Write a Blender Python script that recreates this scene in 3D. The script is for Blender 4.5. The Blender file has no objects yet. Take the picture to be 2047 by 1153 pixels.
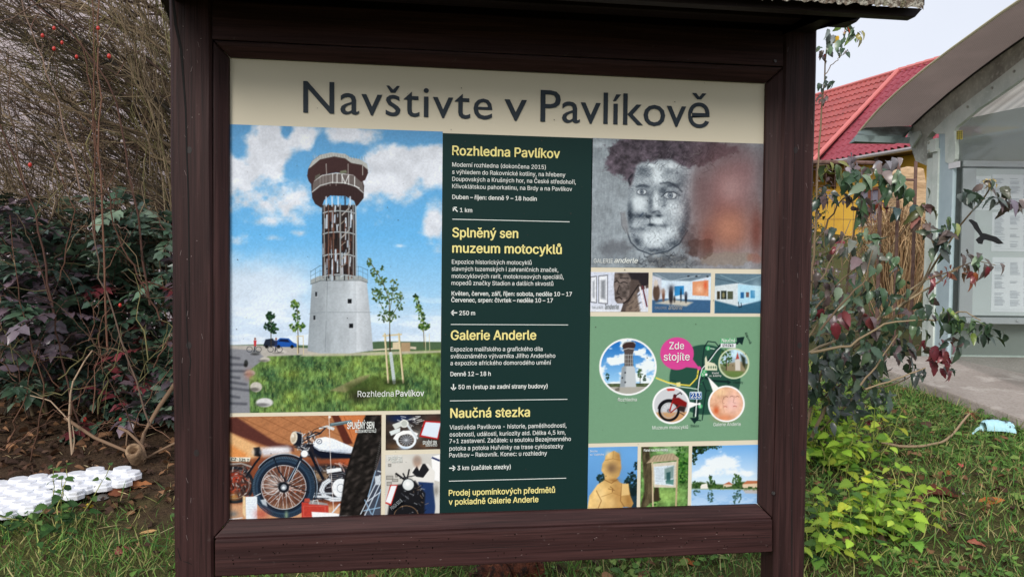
import bpy, bmesh, math, random
import numpy as np
from mathutils import Vector, Matrix

# ------------------------------------------------------------------ camera, sky, sun, exposure
SC = bpy.context.scene
COL = SC.collection
FPX = 1530.0                                  # focal length in photo pixels (photo 2047 x 1153)
CAM = np.array([0.40967, -1.83730, 1.20827])  # ground under the board is z = 0, the board is the plane y = 0
PITCH, ROLL, YAW = -0.033104, 0.0114457, 0.134861
def cam_axes():
    cy, sy = math.cos(YAW), math.sin(YAW); cp, sp = math.cos(PITCH), math.sin(PITCH)
    fw = np.array([sy*cp, cy*cp, sp]); r = np.array([cy, -sy, 0.0]); u = np.cross(r, fw)
    c, s = math.cos(ROLL), math.sin(ROLL)
    return c*r + s*u, -s*r + c*u, fw
CR, CU, CF = cam_axes()
cam = bpy.data.objects.new('camera', bpy.data.cameras.new('camera')); COL.objects.link(cam)
cam.data.sensor_width = 36.0; cam.data.lens = 36.0*FPX/2047.0
cam.data.clip_start = 0.05; cam.data.clip_end = 2000
M4 = Matrix(((CR[0], CU[0], -CF[0], CAM[0]), (CR[1], CU[1], -CF[1], CAM[1]), (CR[2], CU[2], -CF[2], CAM[2]), (0, 0, 0, 1)))
cam.matrix_world = M4
SC.camera = cam

SUN_EL, SUN_AZ = math.radians(30), math.radians(210)     # azimuth clockwise from +y: behind the camera, to its left
world = bpy.data.worlds.new('World'); SC.world = world; world.use_nodes = True
wn = world.node_tree.nodes; wl = world.node_tree.links
bg = wn['Background']; bg.inputs['Strength'].default_value = 0.1
sky = wn.new('ShaderNodeTexSky'); sky.sky_type = 'NISHITA'; sky.sun_disc = False
sky.sun_elevation = SUN_EL; sky.sun_rotation = SUN_AZ
tc = wn.new('ShaderNodeTexCoord'); nz = wn.new('ShaderNodeTexNoise'); nz.inputs['Scale'].default_value = 2.2; nz.inputs['Detail'].default_value = 5
cr = wn.new('ShaderNodeValToRGB')                         # closed cloud deck, faintly uneven
cr.color_ramp.elements[0].position = 0.3; cr.color_ramp.elements[0].color = (4.75, 4.95, 5.55, 1)
cr.color_ramp.elements[1].position = 0.7; cr.color_ramp.elements[1].color = (5.3, 5.5, 6.0, 1)
mx = wn.new('ShaderNodeMix'); mx.data_type = 'RGBA'; mx.inputs[0].default_value = 0.92
wl.new(tc.outputs['Generated'], nz.inputs['Vector']); wl.new(nz.outputs['Fac'], cr.inputs['Fac'])
wl.new(sky.outputs[0], mx.inputs[6]); wl.new(cr.outputs[0], mx.inputs[7]); wl.new(mx.outputs[2], bg.inputs['Color'])
sun = bpy.data.objects.new('sun', bpy.data.lights.new('sun', 'SUN')); COL.objects.link(sun)
sun.data.energy = 1.5; sun.data.angle = math.radians(22); sun.data.color = (1.0, 0.95, 0.88)
sd = Vector((math.sin(SUN_AZ)*math.cos(SUN_EL), math.cos(SUN_AZ)*math.cos(SUN_EL), math.sin(SUN_EL)))
sun.rotation_euler = (-sd).to_track_quat('-Z', 'Y').to_euler(); sun.location = (-3, -8, 9)
SC.view_settings.view_transform = 'Standard'; SC.view_settings.look = 'None'
SC.view_settings.exposure = 0.75; SC.view_settings.gamma = 1.0
SC.cycles.max_bounces = 8; SC.cycles.transparent_max_bounces = 12
SC.cycles.use_denoising = True

# ------------------------------------------------------------------ measuring
def ray(px, py):
    d = CF + CR*((px-1023.5)/FPX) - CU*((py-576.5)/FPX)
    return d
def at(px, py, Y=0.0):
    """the point on the plane y = Y that the photo shows at this pixel"""
    d = ray(px, py); t = (Y-CAM[1])/d[1]
    return CAM + d*t
def atd(px, py, D):
    """the point at depth D along the optical axis"""
    return CAM + ray(px, py)*D
def proj(P):
    P = np.asarray(P, float) - CAM
    z = P @ CF
    return 1023.5 + FPX*(P @ CR)/z, 576.5 - FPX*(P @ CU)/z
_prof = ((-6, -0.05), (0, 0), (0.9, 0.05), (1.6, 0.15), (2.4, 0.27), (3.4, 0.36), (5, 0.40), (6.5, 0.42), (9, 0.62), (14, 1.2), (22, 2.45), (34, 3.0), (80, 3.2), (400, 3.2))
_py = np.array([p[0] for p in _prof]); _pz = np.array([p[1] for p in _prof])
def gz(x, y):
    x = np.asarray(x, float); y = np.asarray(y, float)
    z = np.interp(y, _py, _pz)
    near = np.clip((7-np.abs(y-1))/5, 0, 1)
    return z + near*(0.018*np.sin(2.1*x+1.3*y) + 0.012*np.sin(5.3*x-3.1*y+1) + 0.007*np.sin(11*x+9*y))
def ground(px, py, lift=0.0):
    d = ray(px, py); t = 0.5
    while t < 60:
        p = CAM + d*t
        if p[2] <= gz(p[0], p[1]) + lift: break
        t += 0.01
    return p

# ------------------------------------------------------------------ objects
def lin(c):
    c = np.asarray(c, float)
    return np.where(c <= 0.04045, c/12.92, ((c+0.055)/1.055)**2.4)
def rgb(r, g, b):
    return tuple(lin(np.array([r, g, b])/255.0)) + (1.0,)
def tag(o, label=None, cat=None, group=None, kind=None):
    if label: o['label'] = label
    if cat: o['category'] = cat
    if group: o['group'] = group
    if kind: o['kind'] = kind
    return o
WT = {}                                          # world position of every empty; meshes sit at the world origin
def empty(name, loc=(0, 0, 0), parent=None):
    o = bpy.data.objects.new(name, None); COL.objects.link(o); o.empty_display_size = 0.1
    o.location = loc; o['w'] = (float(loc[0]), float(loc[1]), float(loc[2]))     # stays in place in the world; meshes are written in world coordinates
    WT[o.name] = Vector(loc); del o['w']
    return o
def link(name, me, mats, parent=None):
    o = bpy.data.objects.new(name, me); COL.objects.link(o)
    for m in (mats if isinstance(mats, (list, tuple)) else [mats]): me.materials.append(m)
    if parent is not None:
        o.parent = parent
        o.matrix_parent_inverse = Matrix.Translation(-WT.get(parent.name, Vector((0, 0, 0))))
    return o
class MB:
    """collects vertices, faces, per-vertex colours and material slots for ONE mesh"""
    def __init__(s): s.v = []; s.f = []; s.c = []; s.m = []
    def add(s, verts, faces, col=None, mat=0):
        b = len(s.v); s.v += [tuple(map(float, p)) for p in verts]
        s.f += [tuple(i+b for i in f) for f in faces]; s.m += [mat]*len(faces)
        s.c += [col if col is not None else (1, 1, 1)]*len(verts)
    def box(s, lo, hi, col=None, mat=0):
        x0, y0, z0 = lo; x1, y1, z1 = hi
        s.hexa([(x0,y0,z0),(x1,y0,z0),(x1,y1,z0),(x0,y1,z0),(x0,y0,z1),(x1,y0,z1),(x1,y1,z1),(x0,y1,z1)], col, mat)
    def hexa(s, p, col=None, mat=0):
        s.add(p, [(3,2,1,0),(4,5,6,7),(0,1,5,4),(1,2,6,5),(2,3,7,6),(3,0,4,7)], col, mat)
    def tube(s, pts, rads, n=6, col=None, mat=0, cap=True):
        pts = [np.asarray(p, float) for p in pts]; k = len(pts)
        if not hasattr(rads, '__len__'): rads = [rads]*k
        V = []; prev = None
        for i, p in enumerate(pts):
            t = pts[min(i+1, k-1)] - pts[max(i-1, 0)]; t = t/(np.linalg.norm(t)+1e-9)
            if prev is None:
                a = np.array([0, 0, 1.0]) if abs(t[2]) < 0.9 else np.array([1.0, 0, 0])
                prev = np.cross(t, a)
            e = prev - t*(prev @ t); e /= np.linalg.norm(e)+1e-9; prev = e; g = np.cross(t, e)
            for j in range(n):
                a = 2*math.pi*j/n; V.append(p + rads[i]*(math.cos(a)*e + math.sin(a)*g))
        F = [(i*n+j, i*n+(j+1) % n, (i+1)*n+(j+1) % n, (i+1)*n+j) for i in range(k-1) for j in range(n)]
        if cap: F += [tuple(range(n-1, -1, -1)), tuple((k-1)*n+j for j in range(n))]
        s.add(V, F, col, mat)
    def prism(s, loop, off, col=None, mat=0):
        """extrude a planar loop by the vector off"""
        n = len(loop); A = [np.asarray(p, float) for p in loop]; off = np.asarray(off, float)
        s.add(A + [p+off for p in A], [tuple(range(n)), tuple(range(2*n-1, n-1, -1))] + [(j, j+n, (j+1) % n+n, (j+1) % n) for j in range(n)], col, mat)
    def build(s, name, mats, parent=None, smooth=False, bevel=0, seg=2):
        me = bpy.data.meshes.new(name); me.from_pydata(s.v, [], s.f)
        me.polygons.foreach_set('material_index', s.m)
        if any(c != (1, 1, 1) for c in s.c[:1] + s.c[-1:]) or len(set(map(tuple, s.c[:200]))) > 1:
            a = me.attributes.new('col', 'FLOAT_COLOR', 'POINT')
            a.data.foreach_set('color', np.c_[np.array(s.c, float), np.ones(len(s.c))].astype(np.float32).ravel())
        bm = bmesh.new(); bm.from_mesh(me); bmesh.ops.recalc_face_normals(bm, faces=bm.faces[:])
        if bevel: bmesh.ops.bevel(bm, geom=[e for e in bm.edges if len(e.link_faces) == 2 and e.calc_face_angle(0) > 0.5], offset=bevel, segments=seg, profile=0.6, affect='EDGES', clamp_overlap=True)
        bm.to_mesh(me); bm.free()
        if smooth: me.polygons.foreach_set('use_smooth', [True]*len(me.polygons))
        me.update()
        return link(name, me, mats, parent)
def fast_mesh(name, V, F, C, mat, parent=None, smooth=False):
    """numpy arrays in: V (n,3), F list of equal-size face arrays, C (n,3) linear colours"""
    me = bpy.data.meshes.new(name)
    me.vertices.add(len(V)); me.vertices.foreach_set('co', np.asarray(V, np.float32).ravel())
    F = [np.asarray(f, np.int32) for f in (F if isinstance(F, list) else [F])]
    tot = np.concatenate([np.full(len(f), f.shape[1], np.int32) for f in F]); idx = np.concatenate([f.ravel() for f in F])
    me.loops.add(len(idx)); me.loops.foreach_set('vertex_index', idx)
    me.polygons.add(len(tot)); st = np.concatenate([[0], np.cumsum(tot)[:-1]]).astype(np.int32)
    me.polygons.foreach_set('loop_start', st); me.polygons.foreach_set('loop_total', tot)
    if smooth: me.polygons.foreach_set('use_smooth', np.ones(len(tot), bool))
    if C is not None:
        a = me.attributes.new('col', 'FLOAT_COLOR', 'POINT')
        a.data.foreach_set('color', np.c_[np.asarray(C, np.float32), np.ones(len(V), np.float32)].astype(np.float32).ravel())
    me.update(calc_edges=True); me.validate()
    return link(name, me, mat, parent)

# ------------------------------------------------------------------ materials
def mat(name, color=(0.5, 0.5, 0.5, 1), rough=0.6, metal=0.0, spec=0.5, attr=None, noise=None, bump=None, alpha=None, transl=None, sheen=None, coat=None):
    m = bpy.data.materials.new(name); m.use_nodes = True; nt = m.node_tree; N = nt.nodes; L = nt.links; b = N['Principled BSDF']
    b.inputs['Roughness'].default_value = rough; b.inputs['Metallic'].default_value = metal
    b.inputs['Specular IOR Level'].default_value = spec
    if coat: b.inputs['Coat Weight'].default_value = coat[0]; b.inputs['Coat Roughness'].default_value = coat[1]
    tcd = N.new('ShaderNodeTexCoord')
    src = None
    if attr:
        a = N.new('ShaderNodeAttribute'); a.attribute_name = attr; src = a.outputs['Color']
    if noise:                                    # list of (scale3, detail, lo, hi, colour or multiplier, strength)
        if src is None:
            r = N.new('ShaderNodeRGB'); r.outputs[0].default_value = color; src = r.outputs[0]
        for (sc, det, lo, hi, colr, st) in noise:
            mp = N.new('ShaderNodeMapping'); mp.inputs['Scale'].default_value = sc
            t = N.new('ShaderNodeTexNoise'); t.inputs['Scale'].default_value = 1; t.inputs['Detail'].default_value = det
            rp = N.new('ShaderNodeMapRange'); rp.inputs[1].default_value = lo; rp.inputs[2].default_value = hi; rp.inputs[4].default_value = st
            mxx = N.new('ShaderNodeMix'); mxx.data_type = 'RGBA'
            L.new(tcd.outputs['Object'], mp.inputs['Vector']); L.new(mp.outputs[0], t.inputs['Vector']); L.new(t.outputs['Fac'], rp.inputs[0])
            L.new(rp.outputs[0], mxx.inputs[0]); L.new(src, mxx.inputs[6]); mxx.inputs[7].default_value = colr
            src = mxx.outputs[2]
    if src is not None: L.new(src, b.inputs['Base Color'])
    else: b.inputs['Base Color'].default_value = color
    if bump:
        prev = None
        for (sc, det, st, dist) in bump:
            mp = N.new('ShaderNodeMapping'); mp.inputs['Scale'].default_value = sc
            t = N.new('ShaderNodeTexNoise'); t.inputs['Scale'].default_value = 1; t.inputs['Detail'].default_value = det
            bp = N.new('ShaderNodeBump'); bp.inputs['Strength'].default_value = st; bp.inputs['Distance'].default_value = dist
            L.new(tcd.outputs['Object'], mp.inputs['Vector']); L.new(mp.outputs[0], t.inputs['Vector']); L.new(t.outputs['Fac'], bp.inputs['Height'])
            if prev is not None: L.new(prev, bp.inputs['Normal'])
            prev = bp.outputs[0]
        L.new(prev, b.inputs['Normal'])
    if transl:                                   # thin leaf: part of the light comes through
        td = N.new('ShaderNodeBsdfTranslucent'); ms = N.new('ShaderNodeMixShader'); ms.inputs[0].default_value = transl
        if src is not None: L.new(src, td.inputs['Color'])
        else: td.inputs['Color'].default_value = color
        L.new(b.outputs[0], ms.inputs[1]); L.new(td.outputs[0], ms.inputs[2]); L.new(ms.outputs[0], N['Material Output'].inputs['Surface'])
    return m
rng = np.random.default_rng(7)
R = random.Random(11)
# ------------------------------------------------------------------ the information board
def wood(name, base, dark, lightc, axis):
    s = [85, 85, 85]; s[axis] = 3.0
    s2 = [260, 260, 260]; s2[axis] = 6
    s3 = [9, 9, 9]; s3[axis] = 1.2
    return mat(name, base, rough=0.55, spec=0.2, noise=[(s3, 4, .35, .7, dark, .7), (s, 6, .44, .72, lightc, .6), (s2, 3, .48, .72, dark, .8), ((90, 90, 90), 2, .70, .78, (0.10, 0.075, 0.07, 1), .35)],
               bump=[(s, 4, .25, .004), (s2, 3, .3, .002)])
WV = wood('stained_wood_upright', rgb(58, 36, 35), rgb(32, 19, 19), rgb(78, 52, 50), 2)
WH = wood('stained_wood_level', rgb(62, 38, 37), rgb(36, 21, 21), rgb(84, 56, 54), 0)
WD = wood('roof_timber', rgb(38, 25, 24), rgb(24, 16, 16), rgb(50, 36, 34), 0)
SCR = mat('pale_scratch', rgb(120, 104, 102), rough=.7); KNOT = mat('wood_knot', rgb(34, 21, 20), rough=.6, noise=[((300, 300, 120), 3, .4, .6, rgb(20, 12, 12), .8)])
CRACK = mat('crack', (0.004, 0.003, 0.003, 1), rough=0.9)
board = empty('information_board', (0.65, 0, 0))
tag(board, 'dark brown wooden information board with tourist photos, a map and a mossy roof', 'information board')

def quad_front(px4, Y):    # TL TR BR BL pixels on the plane y = Y
    return [at(x, y, Y) for x, y in px4]
def block(mb, px4, Y, depth, m=0):
    tl, tr, br, bl = quad_front(px4, Y); d = np.array([0, depth, 0])
    mb.hexa([bl, br, br+d, bl+d, tl, tr, tr+d, tl+d], None, m)
def to_ground(px_line, Y, z):   # continue a front edge line given by two pixels down to height z
    a, b = at(*px_line[0], Y), at(*px_line[1], Y); t = (z-a[2])/(b[2]-a[2])
    return a + (b-a)*t
def strip(mb, px, widths, Y, m=1):
    """thin dark crack lying on a front face"""
    P = [at(x, y, Y) for x, y in px]; V = []; F = []
    for i, p in enumerate(P):
        t = P[min(i+1, len(P)-1)] - P[max(i-1, 0)]; n = np.array([-t[2], 0, t[0]]); n /= np.linalg.norm(n)
        V += [p+n*widths[i], p-n*widths[i]]
        if i: F.append((2*i-2, 2*i-1, 2*i+1, 2*i))
    mb.add(V, F, None, m)
def post(edge_l, edge_r, ztop, Y, depth, cracks, label=None):
    b = MB()
    bl, br = to_ground(edge_l, Y, -0.05), to_ground(edge_r, Y, -0.05); tl, tr = to_ground(edge_l, Y, ztop), to_ground(edge_r, Y, ztop)
    d = np.array([0, depth, 0]); K = 26
    # ring of 8 (chamfered corners), many rings so the timber can be a little uneven
    V = []; c = 0.006
    for k in range(K+1):
        t = k/K; L_, R_ = bl+(tl-bl)*t, br+(tr-br)*t
        w = 0.0011*math.sin(5*t*6+depth*90)
        x0, x1 = L_[0]+w, R_[0]+0.6*w; z = L_[2]
        V += [(x0+c, Y, z), (x1-c, Y, z), (x1, Y+c, z), (x1, Y+depth-c, z), (x1-c, Y+depth, z), (x0+c, Y+depth, z), (x0, Y+depth-c, z), (x0, Y+c, z)]
    F = [(k*8+j, k*8+(j+1) % 8, (k+1)*8+(j+1) % 8, (k+1)*8+j) for k in range(K) for j in range(8)] + [tuple(range(8)), tuple(K*8+j for j in range(8))]
    b.add(V, F)
    for px, w in cracks: strip(b, px, w, Y-0.0008)
    xm = (edge_l[0][0]+edge_r[0][0])/2
    for k in range(26):
        p = at(xm+R.uniform(-26, 26), R.uniform(20, 1120), Y-.0007); a, c = R.choice([(.0004, .006), (.0008, .0012), (.0003, .003), (.0012, .0008)]); t = R.uniform(-.4, .4)
        b.add([p+np.array([a+t*c, 0, c]), p+np.array([-a+t*c, 0, c]), p+np.array([-a-t*c, 0, -c]), p+np.array([a-t*c, 0, -c])], [(0, 1, 2, 3)], None, 2)
    for kx, ky in ((xm+R.uniform(-8, 8), 690), (xm+R.uniform(-14, 14), 300), (xm+R.uniform(-10, 14), 905)):      # knots
        p = at(kx, ky, Y-.0006); b.add([p+np.array([.006*math.cos(q), 0, .008*math.sin(q)]) for q in np.arange(12)*.5236], [tuple(range(12))], None, 3)
    return b.build('post', [WV, CRACK, SCR, KNOT], board)
YF = -0.030
post(((337, 0), (349, 1150)), ((422, 0), (427, 1150)), 1.95, YF, 0.085,
     [(((344, -20), (351, 50), (362, 100), (366, 150), (371, 220), (373, 300), (376, 380), (378, 500), (378, 640)), (.0022, .003, .0027, .0022, .002, .0018, .0016, .0013, .0002)),
      (((370, 560), (373, 640), (375, 690), (381, 720), (377, 760), (379, 830)), (.0002, .0008, .001, .0011, .0008, .0002)),
      (((355, 1095), (360, 1115), (362, 1120)), (.0006, .0008, .0003)), (((366, 1121), (376, 1124), (384, 1128)), (.0003, .001, .0003)), (((362, 700), (364, 780), (366, 860)), (.0002, .0005, .0002))])
post(((1566, 150), (1548, 1050)), ((1635, 65), (1609, 1140)), 1.93, YF, 0.078,
     [(((1588, 640), (1583, 760), (1584, 900), (1583, 1010), (1583, 1060), (1583, 1150), (1583, 1190)), (.0002, .0006, .001, .0012, .0014, .0013, .001)), (((1590, 180), (1588, 300), (1586, 420)), (.0002, .0005, .0002))])
# lower rail, upper rail
b = MB(); block(b, ((429, 1078), (1545, 1038), (1545, 1103), (429, 1153)), -0.040, 0.060)
SCR = mat('pale_scratch', rgb(150, 130, 126), rough=.7); WET = mat('water_spot', rgb(22, 13, 13), rough=.2, spec=.6)
def marks(mb, n, x0, x1, yf, Y, m, w, h):
    for k in range(n):
        x = R.uniform(x0, x1); ya, yb = yf(x); p = at(x, R.uniform(ya, yb), Y-.0007); a = R.uniform(w*.4, w); c = R.uniform(h*.4, h); t = R.uniform(-.3, .3)
        mb.add([p+np.array([a*math.cos(q)-t*c*math.sin(q), 0, c*math.sin(q)+t*a*math.cos(q)]) for q in np.arange(7)*.8976], [tuple(range(7))], None, m)
marks(b, 90, 440, 1535, lambda x: (1086-(x-440)*.035, 1140-(x-440)*.040), -0.040, 3, .0016, .0026); marks(b, 26, 440, 1535, lambda x: (1086-(x-440)*.035, 1140-(x-440)*.040), -0.040, 2, .0030, .0006)
strip(b, ((900, 1098), (1000, 1093), (1120, 1089)), (.0002, .0006, .0002), -0.0408); strip(b, ((1380, 1080), (1450, 1076), (1540, 1073)), (.0002, .0005, .0004), -0.0408); strip(b, ((520, 1124), (600, 1121), (700, 1119)), (.0002, .0005, .0002), -0.0408)
rail = b.build('rail', [WH, CRACK, SCR, WET], board, bevel=0.005, seg=3)
b = MB(); block(b, ((424, 0), (1565, 62), (1566, 133), (424, 79)), -0.026, 0.05); b.build('rail', WH, board, bevel=0.002)
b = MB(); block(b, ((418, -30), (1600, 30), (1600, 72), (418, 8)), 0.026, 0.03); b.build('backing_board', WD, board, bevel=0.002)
# sloping mitred beading round the panel: outer edge proud, inner edge down on the panel
OUT = [(426, 81), (1566, 135), (1545, 1036), (426, 1076)]; INN = [(458, 114), (1532, 166), (1516, 1008), (458, 1040)]
g = 0.0012
for k in range(4):
    k2 = (k+1) % 4
    o1, o2 = at(*OUT[k], -0.026), at(*OUT[k2], -0.026); i1, i2 = at(*INN[k], -0.010), at(*INN[k2], -0.010)
    m1, m2 = o1+(i1-o1)*.30+np.array([0, -.002, 0]), o2+(i2-o2)*.30+np.array([0, -.002, 0])
    t = (o2-o1)/np.linalg.norm(o2-o1)
    o1, o2 = o1+t*g, o2-t*g; i1, i2 = i1+t*g, i2-t*g; m1, m2 = m1+t*g, m2-t*g
    bk = lambda p, y: np.array([p[0], y, p[2]])
    P1 = [o1, m1, i1, bk(i1, .014), bk(o1, .014)]; P2 = [o2, m2, i2, bk(i2, .014), bk(o2, .014)]
    b = MB(); b.add(P1+P2, [(j, (j+1) % 5, (j+1) % 5+5, j+5) for j in range(5)] + [(4, 3, 2, 1, 0), (5, 6, 7, 8, 9)])
    b.build('beading', WH if k % 2 == 0 else WV, board, bevel=0.003, seg=2)
# bolts
STEEL = mat('dull_bolt', (0.12, 0.11, 0.11, 1), rough=.45, metal=.8)
for (px, py, Y) in ((1549, 123, -0.026), (1546, 985, -0.033)):
    p = at(px, py, Y); b = MB(); b.tube([p+np.array([0, .002, 0]), p+np.array([0, -.003, 0])], [.0045, .0038], 10); b.build('bolt', STEEL, board)

# ---- the little roof
def zat(px, py, Y): return at(px, py, Y)[2]
YFA = -0.30                                     # front board under the eave
xl = at(200, 0, YFA)[0]
zb = at(1790, 32, YFA)[2]; xr_b = at(1830, 33, YFA)[0]; xr_t = at(1845, 10, YFA)[0]
zt = zb + 0.019; xl = -0.118-(xr_t-1.416)
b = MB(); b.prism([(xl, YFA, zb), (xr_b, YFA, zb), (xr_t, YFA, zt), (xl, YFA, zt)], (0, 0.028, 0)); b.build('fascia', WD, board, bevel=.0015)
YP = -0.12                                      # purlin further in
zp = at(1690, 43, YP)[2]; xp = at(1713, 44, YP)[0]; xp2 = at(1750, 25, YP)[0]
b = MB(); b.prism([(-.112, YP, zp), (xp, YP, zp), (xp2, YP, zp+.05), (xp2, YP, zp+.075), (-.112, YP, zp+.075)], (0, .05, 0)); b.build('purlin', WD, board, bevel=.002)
# roof slope: eave at YFA, ridge over the posts
zr = zt + 0.20; YR = 0.03
for (px_l, px_r) in (((422), (345)), ((1560), (1632))):
    x0, x1 = sorted((at(px_l, 60, -.03)[0], at(px_r, 60, -.03)[0])); x0 += .008; x1 -= .008
    b = MB(); zz = at(1635, 64, -.04)[2]
    b.prism([(x0, -.045, zz), (x0, YP-.004, zz+.012), (x0, YFA+.03, zz+.045), (x0, YFA+.03, zt-.006), (x0, YR, zr-.03), (x0, YR+.05, zr-.03), (x0, YR+.05, zz), ], (x1-x0, 0, 0))
    b.build('rafter', WD, board, bevel=.002)
b = MB()
for s in (-1, 1):
    ye = YR + s*(YR-YFA)*1.0 if s > 0 else YFA-.012
    n = 6
    for i in range(n):
        t0, t1 = i/n, (i+.985)/n
        y0, y1 = ye+(YR-ye)*t0, ye+(YR-ye)*t1; z0, z1 = zt+.002+(zr-zt)*t0, zt+.002+(zr-zt)*t1
        b.hexa([(xl, y0, z0), (xr_t-.005, y0, z0), (xr_t-.005, y1, z1), (xl, y1, z1), (xl, y0, z0+.014), (xr_t-.005, y0, z0+.014), (xr_t-.005, y1, z1+.014), (xl, y1, z1+.014)])
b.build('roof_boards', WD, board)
LICH = mat('lichen_shingle', rgb(120, 105, 90), rough=.95, noise=[((70, 70, 70), 6, .42, .58, rgb(190, 185, 170), .9), ((45, 45, 45), 5, .55, .7, rgb(110, 112, 70), .9), ((120, 120, 120), 4, .58, .68, rgb(70, 45, 40), .9)], bump=[((160, 160, 160), 5, 1, .02)])
V = []; F = []
nx, ny = 260, 26
for s in (-1, 1):
    base = len(V); ye = YFA-.030 if s < 0 else YR+(YR-YFA)
    for j in range(ny+1):
        for i in range(nx+1):
            x = xl-.01+(xr_t-.008-xl)*i/nx; t = j/ny
            rag = (.004*math.sin(i*.9)+.003*math.sin(i*2.3+1)+.003*R.random()) if j == 0 else 0
            y = ye+(YR-ye)*t - s*rag*0.6
            z = zt+.017+(zr-zt)*t + .010*R.random() + .006*math.sin(i*.5)*math.sin(j*.9)
            V.append((x, y, z))
    for j in range(ny):
        for i in range(nx):
            a = base+j*(nx+1)+i; F.append((a, a+1, a+nx+2, a+nx+1))
    e = len(V)
    for i in range(nx+1):
        v = V[base+i]; V.append((v[0], v[1]-s*-.002, zt-.008-.006*R.random()))
    for i in range(nx): F.append((base+i, e+i, e+i+1, base+i+1))
    # right verge
    e = len(V)
    for j in range(ny+1):
        v = V[base+j*(nx+1)+nx]; V.append((v[0]-.004, v[1], v[2]-.022))
    for j in range(ny): F.append((base+j*(nx+1)+nx, base+(j+1)*(nx+1)+nx, e+j+1, e+j))
b = MB(); b.add(V, F); b.build('roof_covering', LICH, board)
# ------------------------------------------------------------------ the printed panel
PANEL = mat('panel_laminate', attr='col', rough=.5, spec=.14)
BEIGE = rgb(222, 213, 191); DGREEN = rgb(20, 47, 45); MAPG = rgb(122, 158, 130)
INK = lambda n, c: mat(n, c, rough=.5, spec=.14)
bp = [at(*p, 0.0) for p in INN]
x0 = min(p[0] for p in bp)-.012; x1 = max(p[0] for p in bp)+.012; z0 = min(p[2] for p in bp)-.012; z1 = max(p[2] for p in bp)+.012
b = MB(); b.box((x0, 0.0, z0), (x1, 0.008, z1))
panel = b.build('panel', INK('beige_laminate', BEIGE), board)
def rect_of(px4):
    P = [at(x, y, 0) for x, y in px4]
    return ((P[0][0]+P[3][0])/2, (P[1][0]+P[2][0])/2, (P[3][2]+P[2][2])/2, (P[0][2]+P[1][2])/2)     # xa xb za zb
def flat(name, px4, col, y, parent=None):
    xa, xb, za, zb_ = rect_of(px4); b = MB()
    b.add([(xa, y, za), (xb, y, za), (xb, y, zb_), (xa, y, zb_)], [(0, 1, 2, 3)])
    return b.build(name, col if isinstance(col, bpy.types.Material) else INK(name, col), parent or panel)
def _hash(ix, iy, seed):
    h = (ix*374761393 + iy*668265263 + seed*974634041) & 0x7fffffff
    h = ((h ^ (h >> 13))*1274126177) & 0x7fffffff
    return ((h ^ (h >> 16)) & 0xffff)/65535.0
def vnoise(x, y, seed=0):
    ix = np.floor(x).astype(np.int64); iy = np.floor(y).astype(np.int64); fx = x-ix; fy = y-iy
    fx = fx*fx*(3-2*fx); fy = fy*fy*(3-2*fy)
    return (_hash(ix, iy, seed)*(1-fx)+_hash(ix+1, iy, seed)*fx)*(1-fy) + (_hash(ix, iy+1, seed)*(1-fx)+_hash(ix+1, iy+1, seed)*fx)*fy
def fbm(x, y, seed=0, oct=5):
    s = 0; a = .5; t = 0
    for o in range(oct):
        s = s + a*vnoise(x*2**o, y*2**o, seed+o*17); t += a; a *= .55
    return s/t
def sm(a, b, x): t = np.clip((x-a)/(b-a), 0, 1); return t*t*(3-2*t)
def c3(c): return np.array(c, float)/255.0
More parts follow.
